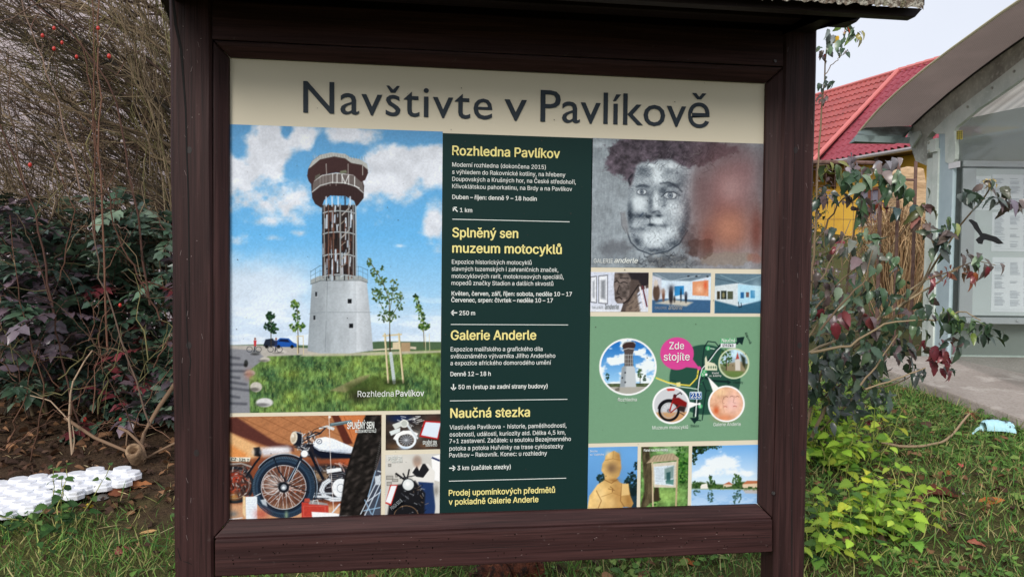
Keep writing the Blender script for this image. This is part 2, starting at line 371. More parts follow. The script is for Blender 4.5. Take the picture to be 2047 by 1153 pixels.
class Art:
    """one printed picture: a fine grid on the panel whose vertex colours are painted in photo pixels"""
    def __init__(s, name, px4, y=-0.0008, cell=1.15):
        s.name = name; s.y = y
        xa, xb, za, zb_ = rect_of(px4)
        w = abs(px4[1][0]-px4[0][0]); h = abs(px4[3][1]-px4[0][1]); s.nx = int(w/cell)+2; s.nz = int(h/cell)+2
        gx, gzz = np.meshgrid(np.linspace(xa, xb, s.nx), np.linspace(zb_, za, s.nz)); s.gx, s.gz = gx, gzz
        P = np.stack([gx, np.zeros_like(gx), gzz], -1); s.X, s.Y = proj(P); s.C = np.zeros(gx.shape+(3,)); s.rr = random.Random(hash(name) % 999 if False else len(name)*7+int(px4[0][0]))
    def fill(s, c): s.C[:] = c3(c)
    def mask(s, m, c, sl=None):
        T = s.C if sl is None else s.C[sl]
        c = c3(c) if not isinstance(c, np.ndarray) else c
        T[:] = T*(1-m[..., None]) + c*m[..., None]
    def sl(s, xa, xb, ya, yb):
        ok = (s.X >= xa) & (s.X <= xb) & (s.Y >= ya) & (s.Y <= yb)
        if not ok.any(): return None
        r = np.where(ok.any(1))[0]; c = np.where(ok.any(0))[0]
        return (slice(r[0], r[-1]+1), slice(c[0], c[-1]+1))
    def pmask(s, pts, soft=.7):
        P = np.array(pts, float); q = s.sl(P[:, 0].min()-soft-1, P[:, 0].max()+soft+1, P[:, 1].min()-soft-1, P[:, 1].max()+soft+1)
        if q is None: return None, None
        X, Y = s.X[q], s.Y[q]; ins = np.zeros(X.shape, bool); D = np.full(X.shape, 1e9)
        for i in range(len(P)):
            ax, ay = P[i]; bx, by = P[(i+1) % len(P)]
            cond = ((ay > Y) != (by > Y)); ins ^= cond & (X < (bx-ax)*(Y-ay)/(by-ay+1e-12)+ax)
            dx, dy = bx-ax, by-ay; t = np.clip(((X-ax)*dx+(Y-ay)*dy)/(dx*dx+dy*dy+1e-9), 0, 1)
            D = np.minimum(D, np.hypot(X-ax-t*dx, Y-ay-t*dy))
        d = np.where(ins, D, -D); return np.clip(.5+d/(2*soft), 0, 1), q
    def poly(s, pts, c, soft=.7, a=1.0):
        m, q = s.pmask(pts, soft)
        if q is not None: s.mask(m*a, c, q)
    def line(s, pts, w, c, a=1.0, soft=.6):
        P = np.array(pts, float); e = w+soft+1; q = s.sl(P[:, 0].min()-e, P[:, 0].max()+e, P[:, 1].min()-e, P[:, 1].max()+e)
        if q is None: return
        X, Y = s.X[q], s.Y[q]; D = np.full(X.shape, 1e9)
        for i in range(len(P)-1):
            ax, ay = P[i]; dx, dy = P[i+1]-P[i]; t = np.clip(((X-ax)*dx+(Y-ay)*dy)/(dx*dx+dy*dy+1e-9), 0, 1)
            D = np.minimum(D, np.hypot(X-ax-t*dx, Y-ay-t*dy))
        s.mask(np.clip(.5+(w/2-D)/(2*soft), 0, 1)*a, c, q)
    def ell(s, cx, cy, rx, ry, c, soft=.7, a=1.0, rot=0.0):
        e = max(rx, ry)+soft+1; q = s.sl(cx-e, cx+e, cy-e, cy+e)
        if q is None: return
        X, Y = s.X[q]-cx, s.Y[q]-cy; cc, ss = math.cos(rot), math.sin(rot); u, v = X*cc+Y*ss, -X*ss+Y*cc
        r = np.hypot(u/rx, v/ry); d = (1-r)*min(rx, ry); s.mask(np.clip(.5+d/(2*soft), 0, 1)*a, c, q)
    def ring(s, cx, cy, rx, ry, w, c, a=1.0, soft=.6, rot=0.0, a0=0, a1=2*math.pi):
        n = 40; cc, ss = math.cos(rot), math.sin(rot)
        s.line([(cx+rx*math.cos(t)*cc-ry*math.sin(t)*ss, cy+rx*math.cos(t)*ss+ry*math.sin(t)*cc) for t in np.linspace(a0, a1, n)], w, c, a, soft)
    def blob(s, cx, cy, rx, ry, c, a=1.0):       # soft brush
        e = 2.2; q = s.sl(cx-rx*e, cx+rx*e, cy-ry*e, cy+ry*e)
        if q is None: return
        s.mask(np.exp(-(((s.X[q]-cx)/rx)**2+((s.Y[q]-cy)/ry)**2)*1.3)*a, c, q)
    def grain(s, sc, amp, seed=3):
        s.C *= (1+amp*(fbm(s.X/sc, s.Y/sc, seed, 3)-.5)*2)[..., None]
    def leaves(s, cx, cy, rx, ry, n, cols, r=(1.5, 3.2)):
        for i in range(n):
            a = s.rr.random()*6.283; q = math.sqrt(s.rr.random()); s.ell(cx+rx*q*math.cos(a), cy+ry*q*math.sin(a), s.rr.uniform(*r), s.rr.uniform(*r)*.7, s.rr.choice(cols), .7, .9, s.rr.random()*3)
    def build(s):
        n, m = s.nx, s.nz; i = np.arange(n*m).reshape(m, n); F = np.stack([i[1:, :-1], i[1:, 1:], i[:-1, 1:], i[:-1, :-1]], -1).reshape(-1, 4)
        V = np.stack([s.gx, np.full_like(s.gx, s.y), s.gz], -1).reshape(-1, 3)
        return fast_mesh(s.name, V, F, np.clip(lin(np.clip(.5+(s.C-.5)*1.16-.012, 0, 1))*.96, 0, .92).reshape(-1, 3), PANEL, panel)
def clouds(a, yh, top, mid, low, white, thr=.5, sc=(90, 60), seed=1, soft=.12, amt=1.0):
    t = np.clip((a.Y-a.Y.min())/(yh-a.Y.min()), 0, 1)[..., None]
    a.C[:] = np.where(t < .5, c3(top)*(1-2*t)+c3(mid)*2*t, c3(mid)*(2-2*t)+c3(low)*(2*t-1))
    wx = fbm(a.X/40, a.Y/40, seed+60, 3)-.5
    n = fbm(a.X/sc[0]+wx*.8, a.Y/sc[1]+wx*.5, seed, 6); m = sm(thr-soft, thr+soft, n)*amt
    sh = fbm(a.X/sc[0]*1.7+3, a.Y/sc[1]*1.7, seed+5, 4)[..., None]
    a.C[:] = a.C*(1-m[..., None]) + (c3(white)*(0.86+.18*sh))*m[..., None]

# ---------------- the look-out tower
A = Art('tower_photo', ((458, 245), (885, 267), (880, 819), (458, 825)))
clouds(A, 690, (104, 158, 202), (112, 180, 228), (200, 220, 236), (226, 226, 232), thr=.50, sc=(120, 75), seed=4, soft=.10, amt=.0)
X, Y = A.X, A.Y
def tower_clouds():
    w1 = fbm(X/38, Y/30, 31, 5)-.5; w2 = fbm(X/14, Y/12, 77, 4)-.5
    D = np.zeros_like(X)
    for (cx, cy, rx, ry, st) in ((535, 300, 75, 75, 1.1), (480, 340, 70, 60, 1.0), (600, 280, 80, 40, .9), (570, 400, 70, 45, .75), (500, 400, 60, 40, .7), (700, 275, 90, 28, .9), (790, 340, 80, 70, 1.1), (850, 320, 60, 60, 1.05), (740, 375, 50, 45, .8), (870, 440, 26, 50, .9), (560, 440, 70, 16, .5), (545, 475, 26, 9, .6), (480, 480, 30, 14, .5), (800, 492, 14, 5, .5), (590, 465, 24, 8, .45)):
        D = np.maximum(D, st*np.exp(-(((X-cx)/rx)**2+((Y-cy)/ry)**2)*.9))
    for (cx, cy, rx, ry) in ((572, 258, 12, 20), (478, 300, 22, 20), (690, 300, 30, 16), (640, 290, 14, 18), (585, 335, 18, 18), (830, 275, 55, 17), (610, 318, 12, 14), (470, 255, 30, 14)):
        D -= .8*np.exp(-(((X-cx)/rx)**2+((Y-cy)/ry)**2))
    m = sm(.22, .74, D+w1*.75+w2*.3)
    shade = .84+.22*fbm(X/34, Y/26, 9, 4)
    A.mask(m*.93, np.clip(c3((232, 233, 240))*shade[..., None], 0, 1))
    low = sm(480, 560, Y+40*w1-(X-458)*.06)*sm(700, 560, X+90*w1)*.85          # pale veil low on the left
    A.mask(low, np.clip(c3((215, 224, 236))*(.93+.12*fbm(X/60, Y/18, 12, 4))[..., None], 0, 1))
    low = sm(590, 660, Y+30*w1)*.75
    A.mask(low, np.clip(c3((196, 213, 232))*(.95+.1*fbm(X/80, Y/14, 15, 4))[..., None], 0, 1))
    A.mask(sm(.48, .62, fbm(X/90, Y/20, 21, 5))*sm(560, 640, Y)*.5, (232, 238, 245))
tower_clouds()
# ground
hz = 690
A.poly([(450, 690), (520, 688), (620, 690), (760, 682), (885, 683), (885, 712), (450, 714)], (86, 108, 82), 1.2)
A.poly([(450, 690), (520, 690), (640, 697), (700, 700), (640, 712), (450, 730)], (176, 172, 166), 1)
A.poly([(450, 696), (512, 700), (532, 716), (505, 745), (515, 832), (450, 832)], (138, 140, 146), 1.5)
for k in range(8): A.line([(450, 712+k*13+3*math.sin(k)), (478+k % 3*14, 716+k*13)], 5, (82, 84, 92), .75, 2)
gm, q = A.pmask([(498, 740), (535, 712), (700, 705), (885, 698), (885, 830), (500, 830)], 1.5)
n1 = fbm(X[q]/5, Y[q]/9, 3, 4); n2 = fbm(X[q]/34, Y[q]/22, 8, 3)
gc = c3((104, 130, 78))[None, None]*(.5+.95*n1[..., None]) + (n2[..., None]-.5)*c3((90, 80, 20))*1.0
A.mask(gm, np.clip(gc, 0, 1), q)
for k in range(900):
    x = A.rr.uniform(500, 880); y = A.rr.uniform(720, 824); l = A.rr.uniform(3, 8)*(y-690)/90
    if x < 505+(y-730)*-.1+ (18 if y < 760 else 0): continue
    A.line([(x, y), (x+A.rr.uniform(-2, 2), y-l)], 1.0, A.rr.choice([(72, 100, 56), (132, 158, 92), (160, 172, 108), (44, 70, 42), (106, 140, 72)]), .7)
A.poly([(660, 780), (720, 752), (740, 748), (735, 756), (690, 784)], (150, 140, 110), 2, .7); A.blob(720, 790, 30, 16, (52, 46, 36), .8); A.poly([(690, 770), (745, 752), (800, 760), (760, 790), (700, 785)], (62, 74, 40), 5, .6)
for (cx, cy, rx, ry, c) in ((512, 773, 12, 10, (190, 186, 178)), (529, 804, 17, 9, (206, 206, 206)), (500, 745, 10, 6, (170, 160, 150)), (530, 718, 10, 5, (190, 186, 178)), (512, 705, 9, 5, (120, 122, 124)), (560, 703, 12, 4, (200, 196, 190)), (492, 726, 4, 7, (60, 62, 62))):
    A.ell(cx, cy, rx, ry, c, 1.2); A.ell(cx-rx*.3, cy+ry*.5, rx*.8, ry*.4, tuple(int(v*.45) for v in c), 1.5, .7)
A.blob(498, 748, 10, 12, (172, 128, 116), .8)
# cars, cyclists, bench
A.poly([(527, 688), (531, 678), (545, 676), (552, 684), (554, 692), (527, 692)], (42, 50, 66)); A.poly([(549, 692), (553, 681), (560, 675), (577, 676), (586, 684), (593, 687), (593, 693), (549, 693)], (38, 92, 168)); A.poly([(556, 682), (561, 677.5), (575, 678), (580, 684)], (24, 40, 74))
for x in (533, 557, 584): A.ell(x, 692.5, 3.4, 3.4, (26, 28, 32))
for (x, c) in ((510, (190, 70, 76)), (552, (50, 60, 92))):
    A.ell(x, 677, 2, 2.4, (140, 96, 84)); A.poly([(x-3, 680), (x+3, 680), (x+2, 692), (x-2, 692)], c); A.line([(x, 692), (x-2, 702)], 2, (40, 42, 56))
    for d in (-11, 7): A.ring(x+d, 698, 5.5, 5.5, .9, (50, 54, 62))
A.poly([(740, 698), (805, 694), (805, 697), (740, 701)], (206, 198, 180)); A.poly([(802, 684), (820, 684), (820, 705), (802, 704)], (170, 148, 118)); A.poly([(785, 684), (800, 683), (800, 698), (785, 698)], (206, 192, 164)); A.poly([(820, 692), (832, 693), (832, 698), (820, 697)], (196, 186, 166))
A.poly([(610, 705), (750, 703), (885, 700), (885, 704), (750, 710), (600, 712)], (190, 184, 168), 1.5, .8)
# concrete base
ba = [(615, 701), (624, 560), (634, 553), (720, 553), (733, 560), (741, 640), (746, 700), (700, 706), (640, 706)]
m, q = A.pmask(ba); t = np.clip((X[q]-615)/130, 0, 1)[..., None]
bc = c3((150, 158, 164))*(1-t)+c3((206, 212, 218))*t; bc = np.where(t > .75, c3((206, 212, 218))-(t-.75)*.5, bc)*(.92+.16*fbm(X[q]/16, Y[q]/40, 5, 4))[..., None]
A.mask(m, np.clip(bc, 0, 1), q)
A.line([(655, 556), (650, 702)], 1, (120, 128, 134), .7); A.line([(618, 627), (640, 624), (742, 624)], 1.2, (136, 144, 150), .8); A.line([(652, 580), (652, 640)], 2, (176, 184, 188), .6)
for (x, y, w) in ((699, 602, 8), (702, 651, 8), (632, 588, 3.5), (628.5, 635, 3.5)): A.poly([(x-w/2, y-4.5), (x+w/2, y-4.5), (x+w/2, y+4.5), (x-w/2, y+4.5)], (26, 30, 36)); A.line([(x-w/2, y+5), (x+w/2+1, y+5)], 1, (230, 232, 234), .7)
A.poly([(621, 559), (640, 551), (720, 551), (735, 559), (735, 564), (720, 559), (642, 560), (621, 568)], (158, 164, 164)); A.line([(621, 568), (642, 560.5), (722, 560.5), (735, 565)], 1.3, (94, 100, 102))
# railing of the terrace
for x in np.linspace(621, 735, 13):
    u = (x-621)/114; A.line([(x, 566-8*math.sin(min(u*3.2, 1.57))+0), (x, 541-9*math.sin(min(u*3.2, 1.57)) + (6 if u > .9 else 0))], .8, (92, 112, 128), .75)
A.line([(621, 543), (640, 531), (720, 533), (735, 540)], 1, (80, 100, 118), .8); A.line([(621, 552), (640, 541), (720, 542), (735, 549)], .7, (80, 100, 118), .6)
# steel and timber shaft
A.poly([(644, 410), (709, 410), (712, 551), (644, 551)], (58, 48, 46))
for k in range(150):
    x = A.rr.uniform(645, 709); y = A.rr.uniform(412, 545); A.line([(x, y), (x+A.rr.uniform(-1, 1), y+A.rr.uniform(8, 26))], A.rr.uniform(1.4, 3.4), A.rr.choice([(104, 68, 56), (52, 44, 44), (216, 230, 242), (112, 80, 68), (30, 28, 32), (190, 206, 222), (86, 76, 74), (34, 30, 32)]), .85)
for y in (440, 484, 527): A.line([(684, y-10), (690, y-16), (698, y-24)], 2.6, (168, 162, 156)); A.line([(690, y), (682, y+7)], 2, (140, 130, 122))
for y in (422, 464, 508, 549): A.line([(646, y+4), (655, y+1), (676, y-.5), (700, y+1.5), (711, y+5)], 2.2, (168, 176, 180))
for x in (648, 656.5, 666, 680, 697, 706, 710.5): A.line([(x, 408), (x+.6, 551)], 1.8 if x != 680 else 2.6, (150, 152, 152) if x not in (656.5, 666) else (124, 94, 82))
A.line([(711.5, 408), (714, 553)], 1.2, (176, 186, 192))
# gallery and roof
A.poly([(622, 370), (626, 358), (640, 350), (672, 346), (705, 350), (724, 358), (728, 372), (727, 396), (716, 410), (712, 413), (708, 402), (690, 392), (660, 391), (648, 400), (643, 416), (630, 408), (624, 396)], (66, 50, 50))
for x in range(640, 716, 6): A.line([(x, 396+abs(x-678)*.12), (624+(x-624)*1.02, 372)], 1.0, (58, 44, 42), .6)
for x in (652, 664, 676, 690, 700): A.line([(x, 394), (x, 412)], 3, (206, 220, 234) if x % 4 == 0 else (60, 52, 52), .8)
A.poly([(624, 386), (626, 364), (644, 351), (672, 346), (706, 350), (724, 360), (727, 384), (712, 374), (690, 367), (660, 367), (640, 374)], (112, 104, 102)); 
for x in (640, 646, 652, 660, 672): A.line([(x, 352), (x, 371)], 2.2, (148, 142, 140), .6)
A.line([(624, 384), (640, 371), (662, 365), (690, 366), (712, 373), (727, 386)], 1.8, (186, 188, 188)); A.line([(625, 364), (644, 351), (672, 346.5), (706, 350), (725, 361)], 1.4, (206, 208, 208))
for p in (((683, 350), (690, 367)), ((690, 367), (697, 350)), ((697, 350), (697, 369)), ((709, 352), (709, 372)), ((709, 372), (718, 376)), ((665, 347), (665, 366)), ((674, 347), (674, 365)), ((684, 349), (684, 366))): A.line(p, 1.4, (226, 228, 228))
A.poly([(614, 352), (616, 338), (624, 322), (640, 310), (662, 306), (690, 309), (702, 318), (720, 322), (734, 332), (736, 346), (730, 360), (722, 364), (706, 350), (672, 345), (642, 350), (628, 362), (624, 371), (617, 362)], (74, 54, 54))
A.poly([(616, 338), (624, 322), (640, 310), (662, 305), (690, 308), (700, 315), (718, 318), (734, 328), (736, 340), (724, 330), (702, 326), (690, 317), (668, 313), (640, 319), (622, 334)], (176, 178, 176)); A.line([(622, 336), (640, 320), (668, 314), (690, 318), (702, 327), (724, 331), (735, 341)], 1.4, (78, 66, 62), .8)
for k in range(20): x = 626+k*5.4; A.line([(x, 308+abs(x-665)*.09), (x+1, 315+abs(x-665)*.1)], .8, (120, 122, 122), .6)
for (xa, xb) in ((652, 653), (696, 696), (725, 725)): A.line([(xa, 328), (xb, 350)], 1.4, (170, 166, 162))
A.poly([(680, 342), (692, 340), (694, 346), (680, 347)], (118, 122, 104)); A.poly([(630, 352), (640, 347), (640, 353), (629, 360)], (112, 116, 106), .7, .7)
# young trees
LV = [(44, 74, 38), (70, 104, 48), (96, 128, 60), (34, 56, 34), (120, 140, 66)]
def young(pts, w, stake=True, n=60, x0=0, yb=0, cols=LV):
    for (cx, cy, rx, ry, k) in pts: A.leaves(cx, cy, rx, ry, k, cols, (1.4, 3.4))
A.line([(542, 694), (542, 640)], 1.6, (74, 66, 52)); young([(541, 632, 9, 8, 40), (540, 652, 12, 10, 50), (548, 660, 8, 6, 24)], 1, cols=[(24, 50, 32), (36, 66, 40), (18, 38, 28), (52, 84, 44)])
A.line([(597, 705), (594, 610)], 1.6, (96, 84, 62)); young([(590, 608, 9, 8, 30), (593, 632, 7, 12, 26), (594, 652, 15, 10, 56)], 1)
for x in (594, 606): A.line([(x, 671), (x+1, 708)], 1.4, (206, 192, 150))
A.line([(593, 672), (606, 671)], 1.4, (206, 192, 150))
A.line([(780, 700), (778, 600), (764, 560), (750, 540), (736, 516)], 1.6, (104, 92, 66)); A.line([(778, 630), (786, 580), (788, 560)], 1.1, (96, 92, 60)); A.line([(778, 640), (802, 600), (805, 590)], 1.0, (96, 92, 60)); A.line([(777, 640), (760, 605)], 1.0, (96, 92, 60))
young([(738, 524, 4, 10, 14), (748, 545, 8, 10, 22), (762, 560, 12, 10, 30), (752, 588, 10, 14, 30), (768, 596, 12, 22, 34), (788, 580, 10, 24, 34), (800, 604, 8, 20, 28), (776, 632, 22, 12, 40), (764, 540, 3, 8, 6)], 1, cols=[(60, 82, 44), (84, 108, 58), (50, 68, 40), (110, 124, 76)])
A.line([(848, 694), (846, 640), (836, 600)], 1.4, (104, 92, 66)); young([(831, 595, 5, 9, 16), (837, 614, 7, 11, 24), (843, 634, 6, 10, 20), (848, 652, 11, 8, 40)], 1)
for x in (850, 858): A.line([(x, 668), (x+1, 699)], 1.1, (216, 206, 176))
for (xa, xb) in ((769, 776), (797, 806)): A.line([(xa, 667), (xb, 764)], 3.4, (214, 202, 168)); A.line([(xa+1.6, 667), (xb+1.6, 764)], 1, (150, 136, 104))
A.line([(766, 671), (802, 668)], 3, (206, 192, 156)); A.line([(779, 668), (780, 706)], 2.6, (66, 54, 40)); A.line([(781, 706), (788, 764)], 6.5, (196, 206, 206)); 
for k in range(14): A.line([(778.5+k*.45, 708+k*4), (785+k*.45, 709+k*4)], .8, (120, 136, 140), .7)
A.ell(793, 764, 20, 5, (40, 48, 30), 3, .6)
A.grain(3, .05); A.build()

# ---------------- motorcycle photos (soft brush and vector painting)
A = Art('motorcycle_photo', ((458, 832), (762, 829), (762, 1034), (458, 1046)))
X, Y = A.X, A.Y
mq = lambda *p: [(450+x/4.652, 820+y/4.652) for x, y in p]
def clutter(a, pts, n, cols, w=(.8, 2.2), l=(2, 9), al=.8):
    m, q = a.pmask(pts, 1.0); P = np.array(pts); i = 0; k = 0
    while i < n and k < n*12:
        k += 1; x, y = a.rr.uniform(P[:, 0].min(), P[:, 0].max()), a.rr.uniform(P[:, 1].min(), P[:, 1].max()); ins = False
        for j in range(len(P)):
            (ax, ay), (bx, by) = P[j], P[(j+1) % len(P)]
            if (ay > y) != (by > y) and x < (bx-ax)*(y-ay)/(by-ay+1e-9)+ax: ins = not ins
        if not ins: continue
        i += 1; t = a.rr.uniform(0, 6.28); L_ = a.rr.uniform(*l); a.line([(x, y), (x+L_*math.cos(t), y+L_*math.sin(t))], a.rr.uniform(*w), a.rr.choice(cols), al, .8)
A.C[:] = c3((176, 124, 88))*(.90+.16*fbm((X*.8-Y*.5)/40, (X*.45+Y*.85)/3.2, 6, 4))[..., None]
for k in range(5): A.line(mq((80+k*190, 30), (700+k*190, 330)), 1.2, (120, 76, 52), .6)
A.poly(mq((30, 70), (110, 62), (480, 300), (640, 330), (640, 380), (440, 350), (30, 200)), (92, 56, 52), 2.5, .95); A.poly(mq((30, 195), (340, 350), (300, 440), (30, 440)), (222, 180, 132), 3, .95); A.poly(mq((30, 300), (200, 400), (200, 470), (30, 470)), (214, 136, 76), 4, .7)
A.poly(mq((990, 45), (1060, 45), (1190, 305), (1110, 320)), (92, 50, 42), 1.5, .95); A.poly(mq((1060, 45), (1300, 45), (1210, 300), (1190, 305)), (196, 124, 80), 1.5, .95); A.line(mq((1110, 60), (1180, 250)), 2, (150, 86, 54), .6)
A.poly(mq((300, 430), (1150, 440), (1150, 1040), (30, 1040), (30, 600)), (120, 66, 48), 6, .75); A.poly(mq((30, 860), (900, 880), (1450, 900), (1450, 1040), (30, 1040)), (206, 164, 130), 5, .9); A.blob(*mq((1150, 470))[0], 30, 12, (186, 96, 62), .7)
# bike behind, left
A.poly(mq((30, 480), (230, 480), (240, 840), (30, 850)), (64, 52, 52), 5, .75); A.ring(*mq((90, 690))[0], 36, 34, 6, (40, 46, 54)); A.ring(*mq((90, 690))[0], 29, 27, 1.4, (150, 146, 146), .8)
A.blob(*mq((90, 620))[0], 14, 12, (190, 70, 48), .85); A.blob(*mq((60, 740))[0], 10, 10, (206, 90, 62), .7); A.blob(*mq((80, 800))[0], 12, 8, (206, 160, 96), .7)
clutter(A, mq((30, 520), (230, 520), (220, 820), (30, 820)), 110, [(206, 200, 196), (36, 38, 44), (120, 110, 106), (180, 90, 66), (90, 84, 84)])
A.poly(mq((45, 432), (240, 435), (225, 475), (45, 472)), (222, 218, 204)); A.line(mq((30, 500), (150, 490), (240, 520)), 3.2, (166, 160, 156), .9); A.line(mq((200, 610), (280, 490), (320, 440)), 4, (34, 38, 46)); A.poly(mq((265, 345), (320, 338), (345, 390), (330, 430), (270, 420)), (30, 32, 38), 1.5); A.blob(*mq((262, 385))[0], 5, 8, (200, 190, 176), .8); A.poly(mq((340, 350), (580, 330), (612, 350), (605, 400), (360, 425), (330, 390)), (206, 206, 212), 4.5, .95); A.blob(*mq((470, 360))[0], 26, 5, (238, 238, 242), .8)
# dark machinery
A.poly(mq((770, 520), (950, 500), (1150, 520), (1150, 830), (800, 830), (780, 700)), (44, 46, 54), 4, .92); A.poly(mq((640, 320), (820, 300), (1185, 420), (1180, 440), (900, 450), (780, 430)), (34, 38, 50), 3, .9)
clutter(A, mq((780, 520), (1140, 480), (1130, 830), (800, 830)), 160, [(26, 28, 34), (120, 124, 130), (200, 204, 208), (70, 74, 84), (150, 120, 92), (36, 40, 50)])
A.blob(*mq((860, 610))[0], 12, 10, (170, 140, 106), .8); A.blob(*mq((930, 600))[0], 6, 10, (160, 130, 100), .7)
for k in range(10): A.line(mq((980, 585+k*9), (1090, 575+k*9)), 1.0, (132, 138, 146) if k % 2 else (20, 22, 28), .9)
A.poly(mq((940, 545), (1075, 530), (1085, 562), (950, 582)), (226, 230, 234), 1); A.line(mq((1020, 490), (1080, 500), (1110, 570)), 1.4, (216, 190, 186), .8); A.line(mq((1060, 480), (1140, 520)), 1.2, (206, 160, 150), .7)
A.ell(*mq((1075, 720))[0], 17, 19, (226, 230, 234)); A.ring(*mq((1075, 720))[0], 7, 8, 1.3, (120, 128, 138), .8)
for (w, c) in ((9, (196, 204, 212)), (4, (236, 240, 244)), (1, (110, 118, 130))): A.line(mq((965, 650), (920, 680), (895, 740), (930, 800), (1000, 825), (1070, 822)), w, c, .95)
A.line(mq((780, 770), (1000, 768)), 3, (176, 182, 190)); A.line(mq((780, 795), (960, 800)), 4.5, (206, 212, 218)); A.line(mq((770, 812), (960, 815)), 1.4, (70, 74, 84))
# tank
A.poly(mq((815, 300), (850, 262), (930, 244), (1010, 262), (1190, 340), (1190, 402), (1050, 396), (870, 372), (825, 340)), (226, 232, 240)); A.blob(*mq((920, 275))[0], 18, 5, (246, 248, 250), .8); A.blob(*mq((1080, 375))[0], 26, 4, (176, 186, 200), .7); A.poly(mq((810, 310), (830, 345), (880, 378), (1190, 405), (1185, 442), (900, 440), (830, 395)), (24, 32, 50), 1.2); A.line(mq((822, 330), (870, 362), (1000, 382), (1185, 396)), .9, (70, 80, 100), .9)
A.ring(*mq((876, 287))[0], 5, 4.5, 1.2, (40, 50, 70)); A.line(mq((868, 292), (884, 282)), 1.2, (60, 70, 90))
# front wheel
cx, cy = mq((545, 712))[0]
m = np.clip(.5+(46-np.hypot(X-cx, (Y-cy)*1.03))/1.5, 0, 1)*.55; A.mask(m, np.clip(c3((96, 74, 66))*(.5+1.0*fbm(X/6, Y/6, 44, 4))[..., None], 0, 1))
clutter(A, mq((400, 560), (700, 560), (720, 800), (420, 850)), 90, [(36, 38, 44), (206, 206, 206), (120, 110, 106), (190, 110, 80), (60, 60, 66)], al=.6)
A.blob(*mq((440, 690))[0], 16, 18, (216, 214, 212), .5); A.ring(*mq((430, 690))[0], 17, 19, 2.2, (206, 206, 208), .7)
A.ring(cx, cy, 55, 54, 15.5, (58, 76, 94)); A.ring(cx, cy, 49.5, 48.5, 5, (38, 50, 66)); A.ring(cx, cy, 60, 59, 3.5, (96, 116, 132), .8, 1, 0, 2.2, 5.2)
for k in range(110): a = k*.0571; A.line([(cx+56*math.cos(a), cy+55*math.sin(a)), (cx+61.5*math.cos(a+.035), cy+60.5*math.sin(a+.035))], 1.3, (28, 38, 50), .8)
A.ring(cx, cy, 46.5, 45.5, 2.0, (26, 32, 42)); A.ring(cx, cy, 44.8, 43.8, 1.4, (190, 200, 210), .9)
for k in range(44): a = k*.1428; a2 = a+(.6 if k % 2 else -.6); A.line([(cx+7*math.cos(a2), cy+7*math.sin(a2)), (cx+43*math.cos(a), cy+42*math.sin(a))], .9, (226, 228, 230) if k % 3 else (60, 60, 66), .85)
A.ell(cx, cy, 11, 11, (36, 40, 48)); A.ell(cx, cy, 6, 6, (150, 156, 164)); A.ell(cx, cy+1, 3, 3, (226, 230, 234)); A.blob(cx-8, cy-6, 5, 5, (30, 34, 40), .8)
# mudguard, fork, lamp, bars
A.ring(cx+2, cy+2, 64, 66, 4.5, (30, 38, 50), 1, .9, 0, math.pi*1.22, math.pi*2.12); A.ring(cx+2, cy, 65, 67, 1.4, (176, 190, 202), .9, .6, 0, math.pi*1.2, math.pi*2.1)
A.line(mq((590, 650), (660, 530), (740, 370)), 6, (34, 44, 58)); A.line(mq((585, 660), (655, 530)), 1.5, (170, 184, 196)); A.line(mq((620, 640), (700, 470)), 1.6, (196, 206, 214), .9); A.line(mq((455, 440), (500, 560), (570, 660)), 2.6, (30, 38, 50)); A.line(mq((790, 390), (850, 520), (910, 630)), 5.5, (26, 32, 44)); A.line(mq((838, 430), (890, 560)), 1.3, (110, 120, 134)); A.line(mq((600, 690), (740, 745), (780, 760)), 1.8, (30, 34, 42))
clutter(A, mq((640, 230), (840, 200), (860, 260), (800, 320), (760, 400), (680, 360)), 80, [(26, 30, 38), (190, 198, 204), (90, 98, 110), (230, 232, 234), (40, 48, 60)], l=(3, 10))
A.poly(mq((630, 195), (690, 200), (730, 260), (700, 330), (640, 320)), (32, 38, 50), 1.5); A.ell(*mq((640, 252))[0], 7, 12.5, (222, 214, 196), .8, 1, .12); A.ell(*mq((638, 255))[0], 4.6, 9, (176, 162, 142), 1.2, .8, .12); A.blob(*mq((632, 235))[0], 2.5, 4, (246, 244, 236), .9); A.line(mq((655, 195), (720, 215), (715, 300)), 1.6, (206, 214, 220), .8); A.ell(*mq((738, 400))[0], 7.2, 7.2, (238, 240, 242)); A.ring(*mq((738, 400))[0], 7.2, 7.2, 1, (100, 108, 120))
A.line(mq((720, 290), (800, 240), (880, 215), (930, 165)), 2.6, (40, 46, 58)); A.line(mq((880, 165), (950, 145), (1010, 165), (1005, 175), (960, 160)), 3.6, (206, 210, 210)); A.line(mq((985, 132), (1165, 103)), 6.5, (96, 116, 122)); A.line(mq((990, 124), (1160, 96)), 1.6, (150, 170, 176)); A.line(mq((800, 230), (820, 180), (880, 155), (940, 160)), 1.0, (30, 34, 42)); A.line(mq((760, 250), (840, 200), (890, 210)), 2.4, (34, 40, 50)); A.line(mq((780, 240), (800, 235), (830, 225)), 1.2, (210, 216, 220))
A.line(mq((966, 50), (972, 250), (985, 560), (1010, 930)), 1.2, (226, 220, 216), .95); A.ell(*mq((972, 60))[0], 2.6, 2.4, (226, 222, 216))
